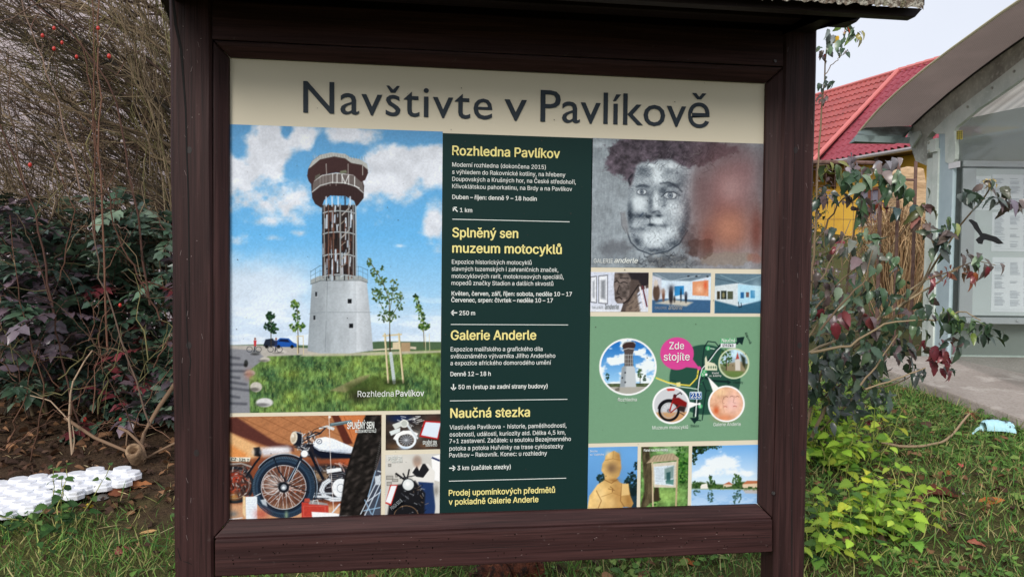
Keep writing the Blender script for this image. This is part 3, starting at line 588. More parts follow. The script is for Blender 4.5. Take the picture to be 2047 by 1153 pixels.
# things on the bench
A.poly(mq((712, 850), (960, 862), (962, 950), (900, 1000), (712, 1005)), (182, 72, 62), 1); A.poly(mq((780, 830), (950, 862), (960, 880), (780, 868)), (150, 150, 150), 1.2); A.line(mq((815, 860), (820, 835), (860, 830), (868, 866)), 1.6, (206, 206, 206)); A.poly(mq((740, 815), (785, 815), (790, 850), (735, 850)), (176, 84, 70), 1); A.line(mq((730, 885), (930, 890), (930, 980), (730, 985), (730, 885)), 1, (212, 130, 116), .6)
A.poly(mq((190, 800), (298, 798), (300, 1022), (195, 1024)), (222, 230, 238), .8); A.poly(mq((165, 790), (190, 800), (192, 1000), (165, 960)), (222, 196, 156), 1); 
for k in range(6): A.line(mq((205, 830+k*22), (282, 828+k*22)), .8, (190, 198, 206), .5)
A.line(mq((270, 800), (330, 770)), 1.4, (230, 234, 238)); A.poly(mq((330, 830), (380, 820), (392, 890), (350, 870)), (216, 224, 230), 1.2, .8); A.poly(mq((805, 940), (1000, 950), (1190, 980), (1000, 990), (810, 998)), (236, 238, 242), 1); A.line(mq((1000, 945), (1065, 870)), 3, (206, 212, 220)); A.blob(*mq((570, 970))[0], 4, 9, (150, 172, 140), .8); A.blob(*mq((75, 960))[0], 12, 8, (120, 122, 122), .85); A.line(mq((45, 1010), (160, 995)), 2, (206, 208, 210)); A.blob(*mq((340, 960))[0], 16, 12, (176, 84, 74), .7)
# the big worn tyre in front
m, q = A.pmask(mq((1310, 40), (1450, 40), (1455, 130), (1455, 380), (1370, 640), (1290, 980), (1060, 980), (1085, 830), (1110, 640), (1180, 380), (1235, 200)), 1.3)
tn = fbm(X[q]/7, Y[q]/6, 55, 4); s_ = X[q]+Y[q]*.27; tr = (.5+.5*np.sin(s_/3.3+fbm(X[q]/16, Y[q]/16, 56, 3)*5))*(.5+.5*np.sin(Y[q]/3.1+s_*.22+fbm(X[q]/14, Y[q]/14, 57, 3)*5))
A.mask(m, np.clip(c3((52, 48, 46))*(.45+.6*tn+.55*tr)[..., None], 0, 1), q); A.line(mq((1300, 90), (1235, 240), (1180, 400), (1110, 660), (1075, 900)), 2.5, (26, 24, 24), .7, 1.5)
for k in range(40): t = k/40; A.line(mq((1450-150*t, 240+740*t), (1462-150*t, 246+740*t)), 1.2, (150, 150, 150), .6)
A.poly(mq((1455, 380), (1450, 980), (1290, 980), (1370, 640)), (62, 74, 92), 2, .9)
for (xa, ya, xb, yb) in ((1440, 600, 1260, 960), (1450, 660, 1300, 970), (1450, 730, 1370, 970), (1400, 560, 1330, 800), (1300, 830, 1360, 960), (1420, 560, 1455, 570), (1330, 840, 1440, 760), (1290, 930, 1440, 900)): A.line(mq((xa, ya), (xb, yb)), 2.0, A.rr.choice([(206, 216, 226), (150, 180, 206)]), .9)
A.poly(mq((1390, 610), (1450, 600), (1445, 690), (1400, 690)), (206, 214, 220), 1, .9)
A.grain(2, .09); A.build()

A = Art('motorcycle_photo', ((771, 828), (880, 827), (880, 897), (771, 899)))
X, Y = A.X, A.Y; A.fill((66, 58, 54)); A.C *= (.6+.8*fbm(X/14, Y/9, 3, 4))[..., None]
A.blob(800, 835, 30, 10, (30, 50, 92), .9); A.blob(790, 892, 26, 8, (110, 86, 66), .8); A.blob(850, 890, 20, 8, (120, 92, 72), .8); A.blob(830, 868, 20, 14, (150, 146, 140), .7); A.blob(868, 840, 14, 10, (96, 60, 56), .8)
for k in range(26): x = A.rr.uniform(800, 850); y = A.rr.uniform(830, 860); A.line([(x, y), (x+A.rr.uniform(-14, 14), y+A.rr.uniform(-6, 8))], 1.4, A.rr.choice([(226, 228, 230), (40, 42, 46), (170, 174, 176), (240, 240, 236)]), .8)
A.ring(812, 879, 18, 15, 4.5, (226, 232, 238)); A.ring(812, 879, 11, 9, 1.3, (110, 116, 124)); A.ell(812, 879, 9, 8, (92, 96, 104), 1, .7)
for k in range(14): a = k*.449; A.line([(812, 879), (812+15*math.cos(a), 879+13*math.sin(a))], .8, (206, 210, 216), .8)
A.poly([(786, 876), (792, 866), (806, 860), (822, 860), (836, 866), (832, 872), (816, 866), (800, 870), (792, 880)], (236, 240, 242)); A.poly([(778, 862), (800, 854), (800, 862), (782, 870)], (216, 222, 222)); A.ell(808, 846, 9, 8, (222, 224, 218)); A.ell(808, 846, 6, 6, (186, 190, 184)); A.line([(815, 850), (834, 875)], 4, (206, 212, 216)); A.poly([(784, 848), (800, 842), (804, 850), (790, 858)], (206, 210, 206))
A.poly([(848, 840), (881, 842), (876, 878), (838, 872)], (180, 40, 40)); A.poly([(851, 843), (881, 845), (874, 875), (842, 869)], (214, 224, 238)); A.blob(808, 895, 12, 4, (190, 210, 232), .7)
A.build()
A = Art('motorcycle_photo', ((770, 909), (879, 905), (879, 1028), (770, 1032)))
X, Y = A.X, A.Y; A.C[:] = c3((204, 202, 196))*(.93+.12*fbm(X/40, Y/40, 3, 3))[..., None]
for (x, y, w, h) in ((776, 926, 6, 6), (772, 950, 14, 8), (784, 956, 12, 6), (773, 962, 10, 8), (790, 946, 5, 7)): A.poly([(x, y), (x+w, y), (x+w, y+h), (x, y+h)], (110, 108, 104)); A.poly([(x+1, y+1), (x+w-1, y+1), (x+w-1, y+h-1), (x+1, y+h-1)], (170, 168, 162))
A.poly([(862, 912), (879, 908), (879, 962), (866, 958)], (236, 240, 244)); A.poly([(864, 912), (879, 918), (879, 922), (862, 915)], (30, 44, 92))
A.poly([(820, 948), (826, 934), (842, 926), (856, 926), (870, 942), (868, 966), (836, 968)], (222, 220, 216)); A.poly([(824, 944), (836, 926), (850, 926), (858, 938), (846, 954), (832, 952)], (44, 44, 48)); A.poly([(832, 926), (845, 926), (838, 940)], (226, 222, 214))
A.ell(834, 922, 8, 11, (170, 140, 124), 3, .8); A.blob(834, 918, 9, 8, (150, 140, 132), .7)
A.poly([(836, 962), (866, 964), (874, 990), (868, 1030), (848, 1030), (842, 992)], (46, 66, 104), 1.2); A.poly([(866, 968), (880, 966), (880, 1030), (872, 1030)], (206, 206, 202), 1.5); A.blob(872, 980, 6, 12, (120, 116, 110), .7)
A.poly([(788, 970), (830, 960), (850, 985), (848, 1030), (774, 1032), (778, 1006)], (38, 38, 42), 2)
for k in range(40): x = A.rr.uniform(800, 850); y = A.rr.uniform(965, 1026); A.line([(x, y), (x+A.rr.uniform(-9, 9), y+A.rr.uniform(-7, 7))], 1.2, A.rr.choice([(170, 174, 178), (20, 22, 26), (96, 100, 108), (150, 130, 110)]), .75)
A.line([(792, 946), (812, 960)], 4, (28, 28, 32)); A.line([(818, 938), (814, 956)], 3, (30, 30, 34)); A.line([(806, 946), (812, 958)], 3, (30, 30, 34)); A.line([(800, 955), (828, 950)], 2, (60, 60, 64))
A.ell(816, 968, 13, 13, (52, 56, 60)); A.ell(816, 968, 11, 11, (214, 218, 218)); A.blob(815, 966, 6, 6, (244, 244, 242), .8)
A.poly([(780, 968), (795, 968), (782, 1010), (770, 1005)], (186, 60, 52)); A.poly([(782, 970), (793, 970), (781, 1006), (771, 1002)], (228, 232, 238))
A.ring(812, 1030, 28, 24, 3, (28, 30, 36)); A.ring(812, 1030, 24, 20, 1, (190, 150, 110), .8); A.poly([(782, 1016), (804, 996), (808, 1006), (790, 1020)], (20, 22, 26))
A.build()

# ---------------- portrait drawing and the gallery photos
A = Art('portrait_print', ((1184, 277), (1529, 287), (1522, 537), (1179, 535)))
X, Y = A.X, A.Y; U, W_ = (X-1170)*3.035, (Y-260)*3.035
A.C[:] = c3((154, 163, 170))*(.80+.30*fbm(X/34, Y/34, 3, 5)+.16*(fbm(X/2.4, Y/11, 9, 3)-.5)+.14*(fbm(X/7, Y/7, 19, 4)-.5))[..., None]
def G(cx, cy, rx, ry, a=1.0, p=1.3): return a*np.exp(-(((U-cx)/rx)**2+((W_-cy)/ry)**2)*p)
wp = fbm(X/13, Y/11, 40, 5)-.5; wq_ = fbm(X/5, Y/5, 41, 4)-.5
A.mask(np.clip(G(80, 90, 50, 25)*.7, 0, 1), (196, 206, 212)); A.mask(np.clip(G(150, 110, 90, 50)*.35, 0, 1), (186, 198, 206))
# dark wash of hair, ragged on the left
H = np.clip(G(430, 110, 260, 95, 1.25, 1)+G(250, 190, 70, 120, .9, 1)+G(170, 210, 60, 50, .8, 1)+G(290, 300, 30, 120, .8, 1)+G(640, 150, 180, 80, .9, 1)+G(820, 110, 160, 50, .6, 1), 0, 1.3)
hm = sm(.36, .74, H+wp*.8+wq_*.5)*sm(470, 420, W_+0*U)
A.mask(hm*.93, np.clip(c3((84, 76, 84))*(.55+1.0*fbm(X/11, Y/9, 8, 5)+.6*wq_)[..., None], 0, 1))
# face
fc = [(310, 215), (340, 195), (400, 200), (440, 180), (520, 178), (590, 220), (640, 240), (650, 330), (648, 480), (628, 590), (590, 660), (540, 710), (450, 745), (380, 740), (310, 700), (280, 640), (255, 560), (250, 450), (262, 380), (290, 300)]
fm, q = A.pmask([(1170+x/3.035, 260+y/3.035) for x, y in fc], 3.0)
F_ = np.zeros_like(X); F_[q] = fm
T = .30+0*X
for (cx, cy, rx, ry, a) in ((345, 342, 44, 16, .42), (420, 350, 30, 30, .12), (530, 335, 56, 18, .45), (470, 365, 26, 26, .45), (350, 385, 46, 24, .45), (520, 395, 60, 28, .40), (395, 440, 22, 70, .40), (270, 500, 26, 110, .55), (330, 520, 60, 22, .45), (385, 525, 18, 10, .8), (445, 520, 24, 10, .7), (420, 500, 30, 12, .35), (400, 575, 30, 12, .7), (470, 580, 50, 12, .4), (330, 600, 50, 16, .3), (620, 520, 30, 110, .45), (590, 620, 34, 60, .5), (540, 690, 60, 26, .5), (430, 730, 90, 20, .55), (310, 680, 40, 40, .55), (350, 250, 46, 40, .35), (500, 250, 46, 30, .2), (590, 300, 40, 60, .25), (480, 440, 14, 30, .3), (570, 440, 40, 30, .15)): T += G(cx, cy, rx, ry, a)
for (cx, cy, rx, ry, a) in ((320, 440, 60, 60, .35), (440, 280, 40, 60, .35), (425, 430, 22, 60, .4), (440, 555, 50, 30, .3), (420, 660, 80, 50, .45), (540, 470, 60, 50, .3), (520, 220, 60, 26, .3), (400, 215, 50, 14, .3), (520, 605, 60, 40, .2), (300, 580, 20, 20, .2)): T -= G(cx, cy, rx, ry, a)
T = np.clip(T, .04, .95); blur_ = np.clip(G(320, 440, 60, 60)+G(445, 560, 50, 36), 0, 1)
ht = (.5+.5*np.sin((U*.8+W_*.55)*.36+wp*10))*(.5+.5*np.sin((U*.6-W_*.8)*.33+wp*9)); T2 = np.clip(T+(.5-ht*1.3)*.10*(.35+T)*(1-blur_)+(wq_*.5)*(1-blur_)*.55, 0, 1)[..., None]
A.mask(F_*.96, np.clip(c3((214, 224, 230))*(1-T2)+c3((52, 60, 70))*T2, 0, 1))
pq = lambda *p: [(1170+x/3.035, 260+y/3.035) for x, y in p]
for (cx, cy, s_) in ((342, 376, .75), (515, 397, 1.0)):
    A.ell(1170+cx/3.035, 260+cy/3.035, 13*s_, 7*s_, (206, 214, 220), 1.2, .9); A.ring(1170+cx/3.035, 260+cy/3.035, 13*s_, 7.5*s_, 1.3, (50, 56, 66), .75, .8); A.ell(1170+cx/3.035, 260+cy/3.035, 5.2*s_, 5.6*s_, (130, 140, 150), .9); A.ring(1170+cx/3.035, 260+cy/3.035, 5.2*s_, 5.6*s_, 1, (60, 66, 76), .8); A.ell(1170+cx/3.035, 260+cy/3.035, 1.8, 2, (70, 78, 88), .8)
A.line(pq((455, 325), (510, 318), (560, 345), (585, 375)), 3.2, (44, 50, 60), .6, 1.4); A.line(pq((310, 345), (350, 332), (385, 345)), 2.6, (44, 50, 60), .5, 1.4); A.line(pq((460, 405), (490, 380), (540, 378), (575, 398)), 1.6, (48, 54, 64), .7, 1)
A.line(pq((368, 505), (372, 530), (392, 540), (392, 575)), 1.6, (46, 52, 62), .6, 1); A.line(pq((408, 500), (440, 488), (456, 505)), 1.4, (46, 52, 62), .55, 1); A.line(pq((330, 525), (350, 505)), 2, (40, 56, 80), .6, 1.2); A.line(pq((470, 555), (490, 600)), 1.3, (46, 52, 62), .4, 1.2); A.line(pq((270, 330), (262, 300), (285, 270)), 3, (40, 42, 50), .7, 1.2)
A.line(pq((245, 590), (275, 680), (320, 725), (400, 755), (500, 735), (570, 690), (620, 610)), 2.4, (34, 42, 54), .75, 1.2); A.poly(pq((215, 500), (240, 495), (256, 560), (262, 640), (240, 610), (222, 590)), (140, 142, 146), 2.5, .85); A.line(pq((215, 500), (222, 580), (245, 625)), 1.2, (90, 92, 98), .6)
for k in range(420):                                   # fine pen strokes
    u, v = A.rr.uniform(270, 640), A.rr.uniform(200, 740); a_ = A.rr.choice([.75, -.6, 1.2])+(u-440)/300; l = A.rr.uniform(5, 16)
    if abs(u-330) < 60 and abs(v-440) < 55: continue
    A.line(pq((u-l*math.cos(a_), v-l*math.sin(a_)), (u+l*math.cos(a_), v+l*math.sin(a_))), .8, (44, 52, 64), .28)
# neck and paper below
A.mask(np.clip(sm(.2, .85, G(180, 720, 120, 80)+wp*.7+wq_*.3)*.6, 0, 1), (96, 98, 104)); A.mask(np.clip(sm(.15, .85, G(640, 680, 80, 130)+wp*.8+wq_*.4)*.75, 0, 1), np.clip(c3((84, 76, 78))*(.6+.8*fbm(X/8, Y/8, 72, 4))[..., None], 0, 1)); A.mask(np.clip(sm(.2, .8, G(520, 800, 220, 50)+wp*.9+wq_*.4)*.6, 0, 1), (82, 84, 88)); A.mask(np.clip(G(190, 760, 50, 30)*.5, 0, 1), (150, 160, 168))
for k in range(46): u, v = A.rr.uniform(300, 640), A.rr.uniform(745, 830); A.line(pq((u, v), (u+A.rr.uniform(-26, 26), v+A.rr.uniform(-22, 22)), (u+A.rr.uniform(-46, 46), v+A.rr.uniform(-10, 34))), 1.2, A.rr.choice([(36, 40, 48), (60, 62, 66), (160, 160, 156)]), .5)
for k in range(60): u, v = A.rr.uniform(330, 800), A.rr.uniform(70, 230); A.line(pq((u, v), (u+A.rr.uniform(-20, 20), v+A.rr.uniform(5, 26)), (u+A.rr.uniform(-30, 30), v+A.rr.uniform(20, 50))), 1.2, A.rr.choice([(52, 50, 58), (140, 138, 140), (70, 64, 68)]), .4)
# soft reddish figure
for (cx, cy, rx, ry, c, a) in ((860, 420, 200, 330, (116, 80, 80), 1.0), (700, 330, 60, 140, (104, 80, 82), .5), (960, 250, 130, 140, (128, 96, 98), .6), (700, 480, 90, 200, (122, 98, 98), .5), (880, 620, 170, 150, (150, 98, 80), .7), (880, 360, 110, 130, (172, 146, 146), .75), (870, 590, 110, 120, (182, 136, 116), .7), (1040, 620, 50, 190, (112, 66, 58), .75), (1070, 250, 40, 200, (96, 86, 90), .5), (740, 680, 60, 110, (124, 70, 58), .55), (860, 130, 150, 60, (108, 88, 92), .55)): A.mask(np.clip(G(cx, cy, rx, ry, 1.0, 1.3)*a, 0, 1), c)
A.mask(np.clip(sm(.45, .65, G(850, 780, 230, 60)+wp*.6)*.65, 0, 1), (142, 132, 122)); A.mask(np.clip(sm(.5, .6, G(700, 720, 110, 90)+wp*.8)*.4, 0, 1), (84, 60, 54)); A.mask(np.clip(sm(.3, .8, G(1030, 780, 60, 40)+wp*.8)*.4, 0, 1), (150, 96, 80))
A.grain(2.5, .07); A.build()

A = Art('gallery_photo', ((1180, 543), (1297, 545), (1295, 624), (1178, 622)))
X, Y = A.X, A.Y; A.C[:] = c3((206, 212, 226))*(.95+.08*fbm(X/30, Y/30, 2, 3))[..., None]; A.mask(sm(600, 624, Y)*.35, (240, 240, 240))
for (xa, ya, xb, yb) in ((1180, 553, 1193, 604), (1196, 551, 1215, 606)): A.poly([(xa, ya), (xb, ya-2), (xb, yb+2), (xa, yb)], (96, 98, 106)); A.poly([(xa+1.4, ya+1.5), (xb-1.4, ya), (xb-1.4, yb), (xa+1.4, yb-1.5)], (226, 230, 238)); A.poly([(xa+5, ya+10), (xb-5, ya+8), (xb-5, yb-8), (xa+5, yb-10)], (120, 124, 130), 2.5, .8)
A.poly([(1229, 545), (1297, 545), (1297, 575), (1280, 580), (1262, 600), (1276, 624), (1240, 624), (1246, 606), (1234, 606), (1229, 600), (1229, 585), (1227, 570)], (92, 82, 78), 1)
m, q = A.pmask([(1229, 546), (1262, 545), (1258, 590), (1248, 606), (1234, 606), (1229, 598), (1227, 570)], 1.2); A.mask(m, np.clip(c3((116, 106, 102))*(.5+.95*fbm(X[q]/8, Y[q]/8, 12, 4))[..., None], 0, 1), q)
A.poly([(1255, 545), (1297, 545), (1297, 568), (1284, 574), (1276, 560), (1262, 558)], (54, 50, 54), 1.5); A.line([(1228, 564), (1234, 561), (1238, 566)], 1.5, (30, 28, 30)); A.line([(1240, 566), (1247, 563), (1254, 566)], 1.6, (30, 28, 30)); A.line([(1238, 570), (1233, 586), (1238, 588)], 1.5, (40, 36, 38)); A.line([(1230, 596), (1238, 594), (1243, 598)], 2.2, (44, 36, 36)); A.line([(1240, 556), (1256, 556)], 1.6, (44, 40, 42))
A.line([(1276, 570), (1256, 600), (1246, 606)], 2, (36, 32, 34)); A.poly([(1252, 612), (1272, 580), (1280, 624), (1250, 624)], (132, 118, 108), 2); 
for k in range(30): x = A.rr.uniform(1252, 1278); y = A.rr.uniform(590, 622); A.line([(x, y), (x+5, y-4)], 1, (70, 62, 60), .6)
A.line([(1279, 574), (1288, 616)], 3, (226, 222, 226)); A.line([(1284, 572), (1293, 612)], 3, (110, 60, 70)); A.line([(1289, 572), (1296, 606)], 2, (206, 200, 206))
A.grain(2.5, .08); A.build()
def room(px4, seed):
    a = Art('gallery_photo', px4); a.C[:] = c3((206, 222, 236)); return a
A = room(((1304, 544), (1421, 546), (1420, 626), (1303, 624)), 1); X, Y = A.X, A.Y
A.poly([(1303, 543), (1421, 545), (1421, 552), (1380, 562), (1330, 560), (1303, 556)], (120, 136, 148), 1.5); A.line([(1310, 548), (1340, 562), (1400, 550)], 1.4, (176, 190, 200), .8); A.poly([(1303, 550), (1322, 556), (1322, 598), (1303, 604)], (196, 200, 210), 1.5)
A.poly([(1303, 600), (1330, 597), (1421, 600), (1421, 627), (1303, 627)], (70, 104, 138), 1.5); A.poly([(1340, 598), (1385, 604), (1372, 612), (1310, 606)], (206, 198, 182), 2, .9)
A.poly([(1348, 572), (1367, 571), (1367, 588), (1348, 592)], (60, 140, 196), .8); A.poly([(1384, 563), (1416, 560), (1416, 592), (1384, 590)], (214, 152, 116), .8); A.blob(1398, 578, 8, 8, (232, 196, 170), .8); A.blob(1410, 570, 4, 10, (206, 80, 50), .7)
for (x, y, w, h, c) in ((1312, 585, 14, 34, (90, 72, 62)), (1311, 566, 8, 14, (206, 196, 186)), (1326, 590, 6, 24, (120, 84, 66)), (1341, 590, 9, 34, (50, 48, 54)), (1361, 590, 3, 24, (40, 40, 44)), (1371, 594, 5, 20, (40, 38, 44)), (1348, 598, 4, 12, (66, 60, 58))): A.ell(x, y, w/2, h/2, c, 1.2, .95)
A.blob(1324, 582, 7, 6, (170, 150, 140), .8); A.blob(1342, 576, 8, 8, (90, 90, 98), .8); A.blob(1370, 588, 5, 5, (90, 100, 120), .7)
for x in (1376, 1392, 1414): A.ell(x, 552+(x-1376)*.02, 2.4, 1.6, (50, 54, 60))
A.grain(2.5, .06); A.build()
A = room(((1429, 546), (1523, 548), (1522, 627), (1428, 625)), 2); X, Y = A.X, A.Y
A.poly([(1428, 545), (1524, 547), (1524, 575), (1478, 566), (1428, 572)], (104, 128, 142), 1.5); A.line([(1440, 550), (1480, 566), (1520, 552)], 1.6, (140, 166, 178), .8); A.line([(1428, 556), (1476, 566)], 1.4, (70, 90, 104)); A.poly([(1428, 572), (1475, 566), (1475, 612), (1428, 604)], (206, 216, 220), 1); A.poly([(1475, 568), (1523, 572), (1523, 602), (1475, 608)], (176, 214, 232), 1)
A.poly([(1428, 600), (1475, 612), (1523, 600), (1523, 628), (1428, 628)], (62, 104, 128), 1.5)
for (xa, ya, xb, yb, c) in ((1433, 582, 1439, 598, (70, 66, 52)), (1441, 581, 1452, 598, (52, 60, 56)), (1454, 582, 1465, 598, (90, 96, 78)), (1480, 584, 1487, 596, (50, 110, 160)), (1491, 584, 1497, 594, (120, 96, 92)), (1500, 580, 1509, 596, (70, 140, 184))): A.poly([(xa, ya), (xb, ya), (xb, yb), (xa, yb)], c, .7)
A.ell(1446, 590, 2.5, 6, (176, 166, 120), 1, .7); A.line([(1476, 604), (1477, 614), (1482, 613), (1481, 605)], 1.4, (30, 40, 52)); A.blob(1512, 580, 10, 20, (206, 232, 244), .5)
A.grain(2.5, .06); A.build()

# ---------------- bottom row
A = Art('statue_photo', ((1175, 893), (1274, 892), (1273, 1013), (1174, 1016)))
X, Y = A.X, A.Y; A.C[:] = c3((112, 164, 214))*(.97+.06*fbm(X/40, Y/40, 2, 3))[..., None]; A.mask(sm(893, 1010, Y)*.25, (60, 100, 150))
A.leaves(1262, 970, 14, 26, 130, [(34, 56, 58), (44, 68, 66), (26, 44, 52)], (2, 4)); A.leaves(1205, 956, 14, 10, 50, [(34, 56, 58), (44, 68, 66)], (2, 3.5)); A.leaves(1272, 930, 5, 8, 20, [(34, 56, 58)], (1.5, 3)); A.poly([(1258, 975), (1275, 970), (1275, 1015), (1256, 1015)], (30, 46, 50), 3, .8)
st = (206, 172, 112)
m, q = A.pmask([(1174, 1016), (1178, 990), (1194, 968), (1209, 958), (1208, 948), (1202, 940), (1204, 926), (1209, 918), (1210, 910), (1222, 902), (1228, 900), (1238, 906), (1241, 920), (1242, 935), (1238, 950), (1232, 956), (1240, 964), (1246, 966), (1256, 966), (1260, 990), (1266, 1005), (1262, 1013), (1246, 1012), (1243, 1016)], 1)
t = np.clip((X[q]-1190)/70, 0, 1)[..., None]; A.mask(m, np.clip((c3((224, 192, 132))*(1-t)+c3((176, 138, 86))*t)*(.88+.24*fbm(X[q]/10, Y[q]/10, 7, 4))[..., None], 0, 1), q)
A.blob(1202, 990, 10, 20, (240, 212, 156), .7); A.blob(1216, 908, 6, 8, (240, 212, 160), .7); A.blob(1236, 912, 5, 10, (160, 122, 76), .6); A.blob(1234, 985, 10, 24, (178, 138, 88), .6); A.blob(1222, 1004, 10, 12, (222, 190, 134), .6); A.blob(1256, 1000, 6, 12, (150, 112, 66), .6); A.blob(1226, 959, 12, 4, (140, 104, 64), .7); A.line([(1210, 919), (1225, 916), (1240, 919)], 1.6, (150, 116, 72), .6); A.line([(1226, 901), (1225, 916)], 1.2, (160, 126, 80), .8); A.blob(1224, 934, 14, 13, (150, 124, 92), .95); A.blob(1222, 936, 8, 9, (128, 104, 80), .8); A.line([(1208, 958), (1222, 965), (1234, 957)], 2, (140, 104, 62), .8); A.line([(1220, 972), (1225, 976), (1224, 982)], 1.6, (120, 86, 52), .8); A.line([(1216, 976), (1228, 979)], 1.4, (120, 86, 52), .8)
A.line([(1243, 966), (1240, 1000), (1248, 1012)], 1.8, (140, 104, 62), .8); A.line([(1192, 980), (1202, 1000), (1196, 1014)], 1.8, (150, 112, 68), .8); A.line([(1202, 992), (1225, 984), (1240, 990)], 1.2, (160, 122, 76), .7); A.poly([(1243, 966), (1256, 966), (1258, 988), (1242, 990)], (226, 196, 140), 1, .8)
A.build()
A = Art('notice_photo', ((1281, 892), (1376, 891), (1375, 1010), (1280, 1013)))
X, Y = A.X, A.Y; A.C[:] = np.clip(c3((104, 140, 84))*(.5+1.0*fbm(X/7, Y/7, 4, 4))[..., None], 0, 1)
A.blob(1330, 990, 40, 20, (176, 206, 120), .6); A.blob(1340, 900, 30, 10, (206, 226, 206), .5); A.blob(1365, 930, 14, 30, (46, 92, 40), .6); A.leaves(1362, 930, 14, 40, 110, [(40, 84, 36), (70, 120, 52), (110, 156, 76), (30, 60, 30)], (1.5, 3)); A.leaves(1300, 998, 20, 14, 60, [(60, 104, 48), (120, 160, 84), (40, 70, 36)], (1.5, 3))
m, q = A.pmask([(1282, 892), (1297, 892), (1304, 940), (1306, 1000), (1290, 1013), (1280, 1013), (1288, 980)], 1.5); A.mask(m, np.clip(c3((92, 84, 66))*(.5+.9*fbm(X[q]/4, Y[q]/16, 6, 4))[..., None], 0, 1), q)
A.poly([(1308, 975), (1316, 970), (1319, 1000), (1304, 1002)], (70, 62, 48), 1.5)
A.poly([(1292, 925), (1306, 910), (1345, 905), (1357, 915), (1356, 919), (1300, 924)], (176, 160, 136), 1); 
for k in range(8): A.line([(1297+k*7, 922-k*.6), (1306+k*6, 910-k*.5)], 1, (130, 114, 94), .7)
A.poly([(1302, 926), (1355, 921), (1352, 974), (1307, 973)], (206, 198, 182), 1); A.poly([(1307, 932), (1348, 929), (1346, 970), (1309, 967)], (206, 218, 226), .8); A.poly([(1328, 936), (1347, 930), (1346, 955), (1328, 958)], (110, 136, 132), 1.5, .8); A.poly([(1332, 944), (1340, 942), (1340, 962), (1332, 962)], (46, 84, 84), 1.2, .8); A.poly([(1330, 960), (1347, 957), (1346, 968), (1331, 966)], (70, 120, 112), 1, .8)
for k in range(10): A.line([(1311, 936+k*2.8), (1325, 935+k*2.8)], .8, (130, 146, 160), .6)
A.line([(1304, 924), (1305, 1013)], 3, (196, 180, 152)); A.line([(1354, 920), (1351, 1010)], 3.4, (186, 168, 136)); A.grain(2.5, .07); A.build()
A = Art('pond_photo', ((1383, 890), (1518, 889), (1517, 1007), (1382, 1010)))
X, Y = A.X, A.Y
t = np.clip((Y-890)/70, 0, 1)[..., None]; A.C[:] = c3((120, 172, 222))*(1-t)+c3((206, 224, 240))*t
cl = np.exp(-(((X-1440)/42)**2+((Y-925)/20)**2))+.5*np.exp(-(((X-1490)/30)**2+((Y-945)/8)**2))+.6*np.exp(-(((X-1405)/30)**2+((Y-948)/9)**2))
A.mask(sm(.3, .7, cl+(fbm(X/18, Y/12, 4, 5)-.5)*.9)*.9, (232, 236, 242))
A.poly([(1382, 974), (1518, 974), (1518, 1012), (1382, 1012)], (150, 186, 222), 1); A.mask(sm(975, 1010, Y)*sm(.4, .6, fbm(X/20, Y/6, 14, 4))*.55, (206, 222, 238))
A.poly([(1382, 966), (1400, 962), (1420, 966), (1460, 968), (1480, 962), (1518, 962), (1518, 978), (1382, 976)], (84, 104, 66), 1.5)
A.poly([(1484, 968), (1492, 961), (1518, 961), (1518, 974), (1484, 975)], (216, 196, 170), .8); A.poly([(1484, 967), (1493, 960), (1518, 960), (1518, 965)], (184, 120, 88), .8); A.poly([(1400, 968), (1413, 965), (1416, 976), (1400, 976)], (226, 224, 216), .8); A.poly([(1446, 968), (1458, 963), (1466, 970), (1446, 974)], (214, 196, 176), .8); A.poly([(1446, 967), (1457, 962), (1466, 968)], (176, 112, 84), .8)
TG = [(52, 82, 44), (70, 102, 52), (40, 64, 40), (92, 118, 66)]
for (cx, cy, rx, ry, n_) in ((1392, 968, 8, 8, 24), (1420, 964, 6, 14, 40), (1428, 968, 4, 8, 14), (1469, 962, 5, 15, 30), (1477, 962, 5, 15, 34), (1500, 976, 22, 3, 40), (1440, 974, 16, 3, 20)): A.leaves(cx, cy, rx, ry, n_, TG, (1.3, 2.6))
for (cx, cy, rx, ry, n_) in ((1420, 992, 5, 14, 26), (1469, 992, 4, 15, 22), (1477, 990, 5, 15, 26), (1392, 984, 8, 5, 12)): A.leaves(cx, cy, rx, ry, n_, [(66, 94, 84), (84, 112, 104), (58, 84, 80)], (1.2, 2.4))
A.poly([(1484, 978), (1518, 978), (1518, 986), (1490, 985)], (196, 176, 160), 1.5, .7); A.line([(1382, 977), (1518, 977)], 1.4, (176, 190, 150), .7)
A.leaves(1396, 896, 16, 10, 110, [(34, 56, 36), (54, 80, 44), (26, 42, 30)], (1.4, 3)); A.leaves(1420, 893, 22, 5, 60, [(34, 56, 36), (54, 80, 44)], (1.2, 2.4)); A.leaves(1388, 916, 5, 12, 34, [(34, 56, 36), (44, 66, 40)], (1.2, 2.6))
A.build()
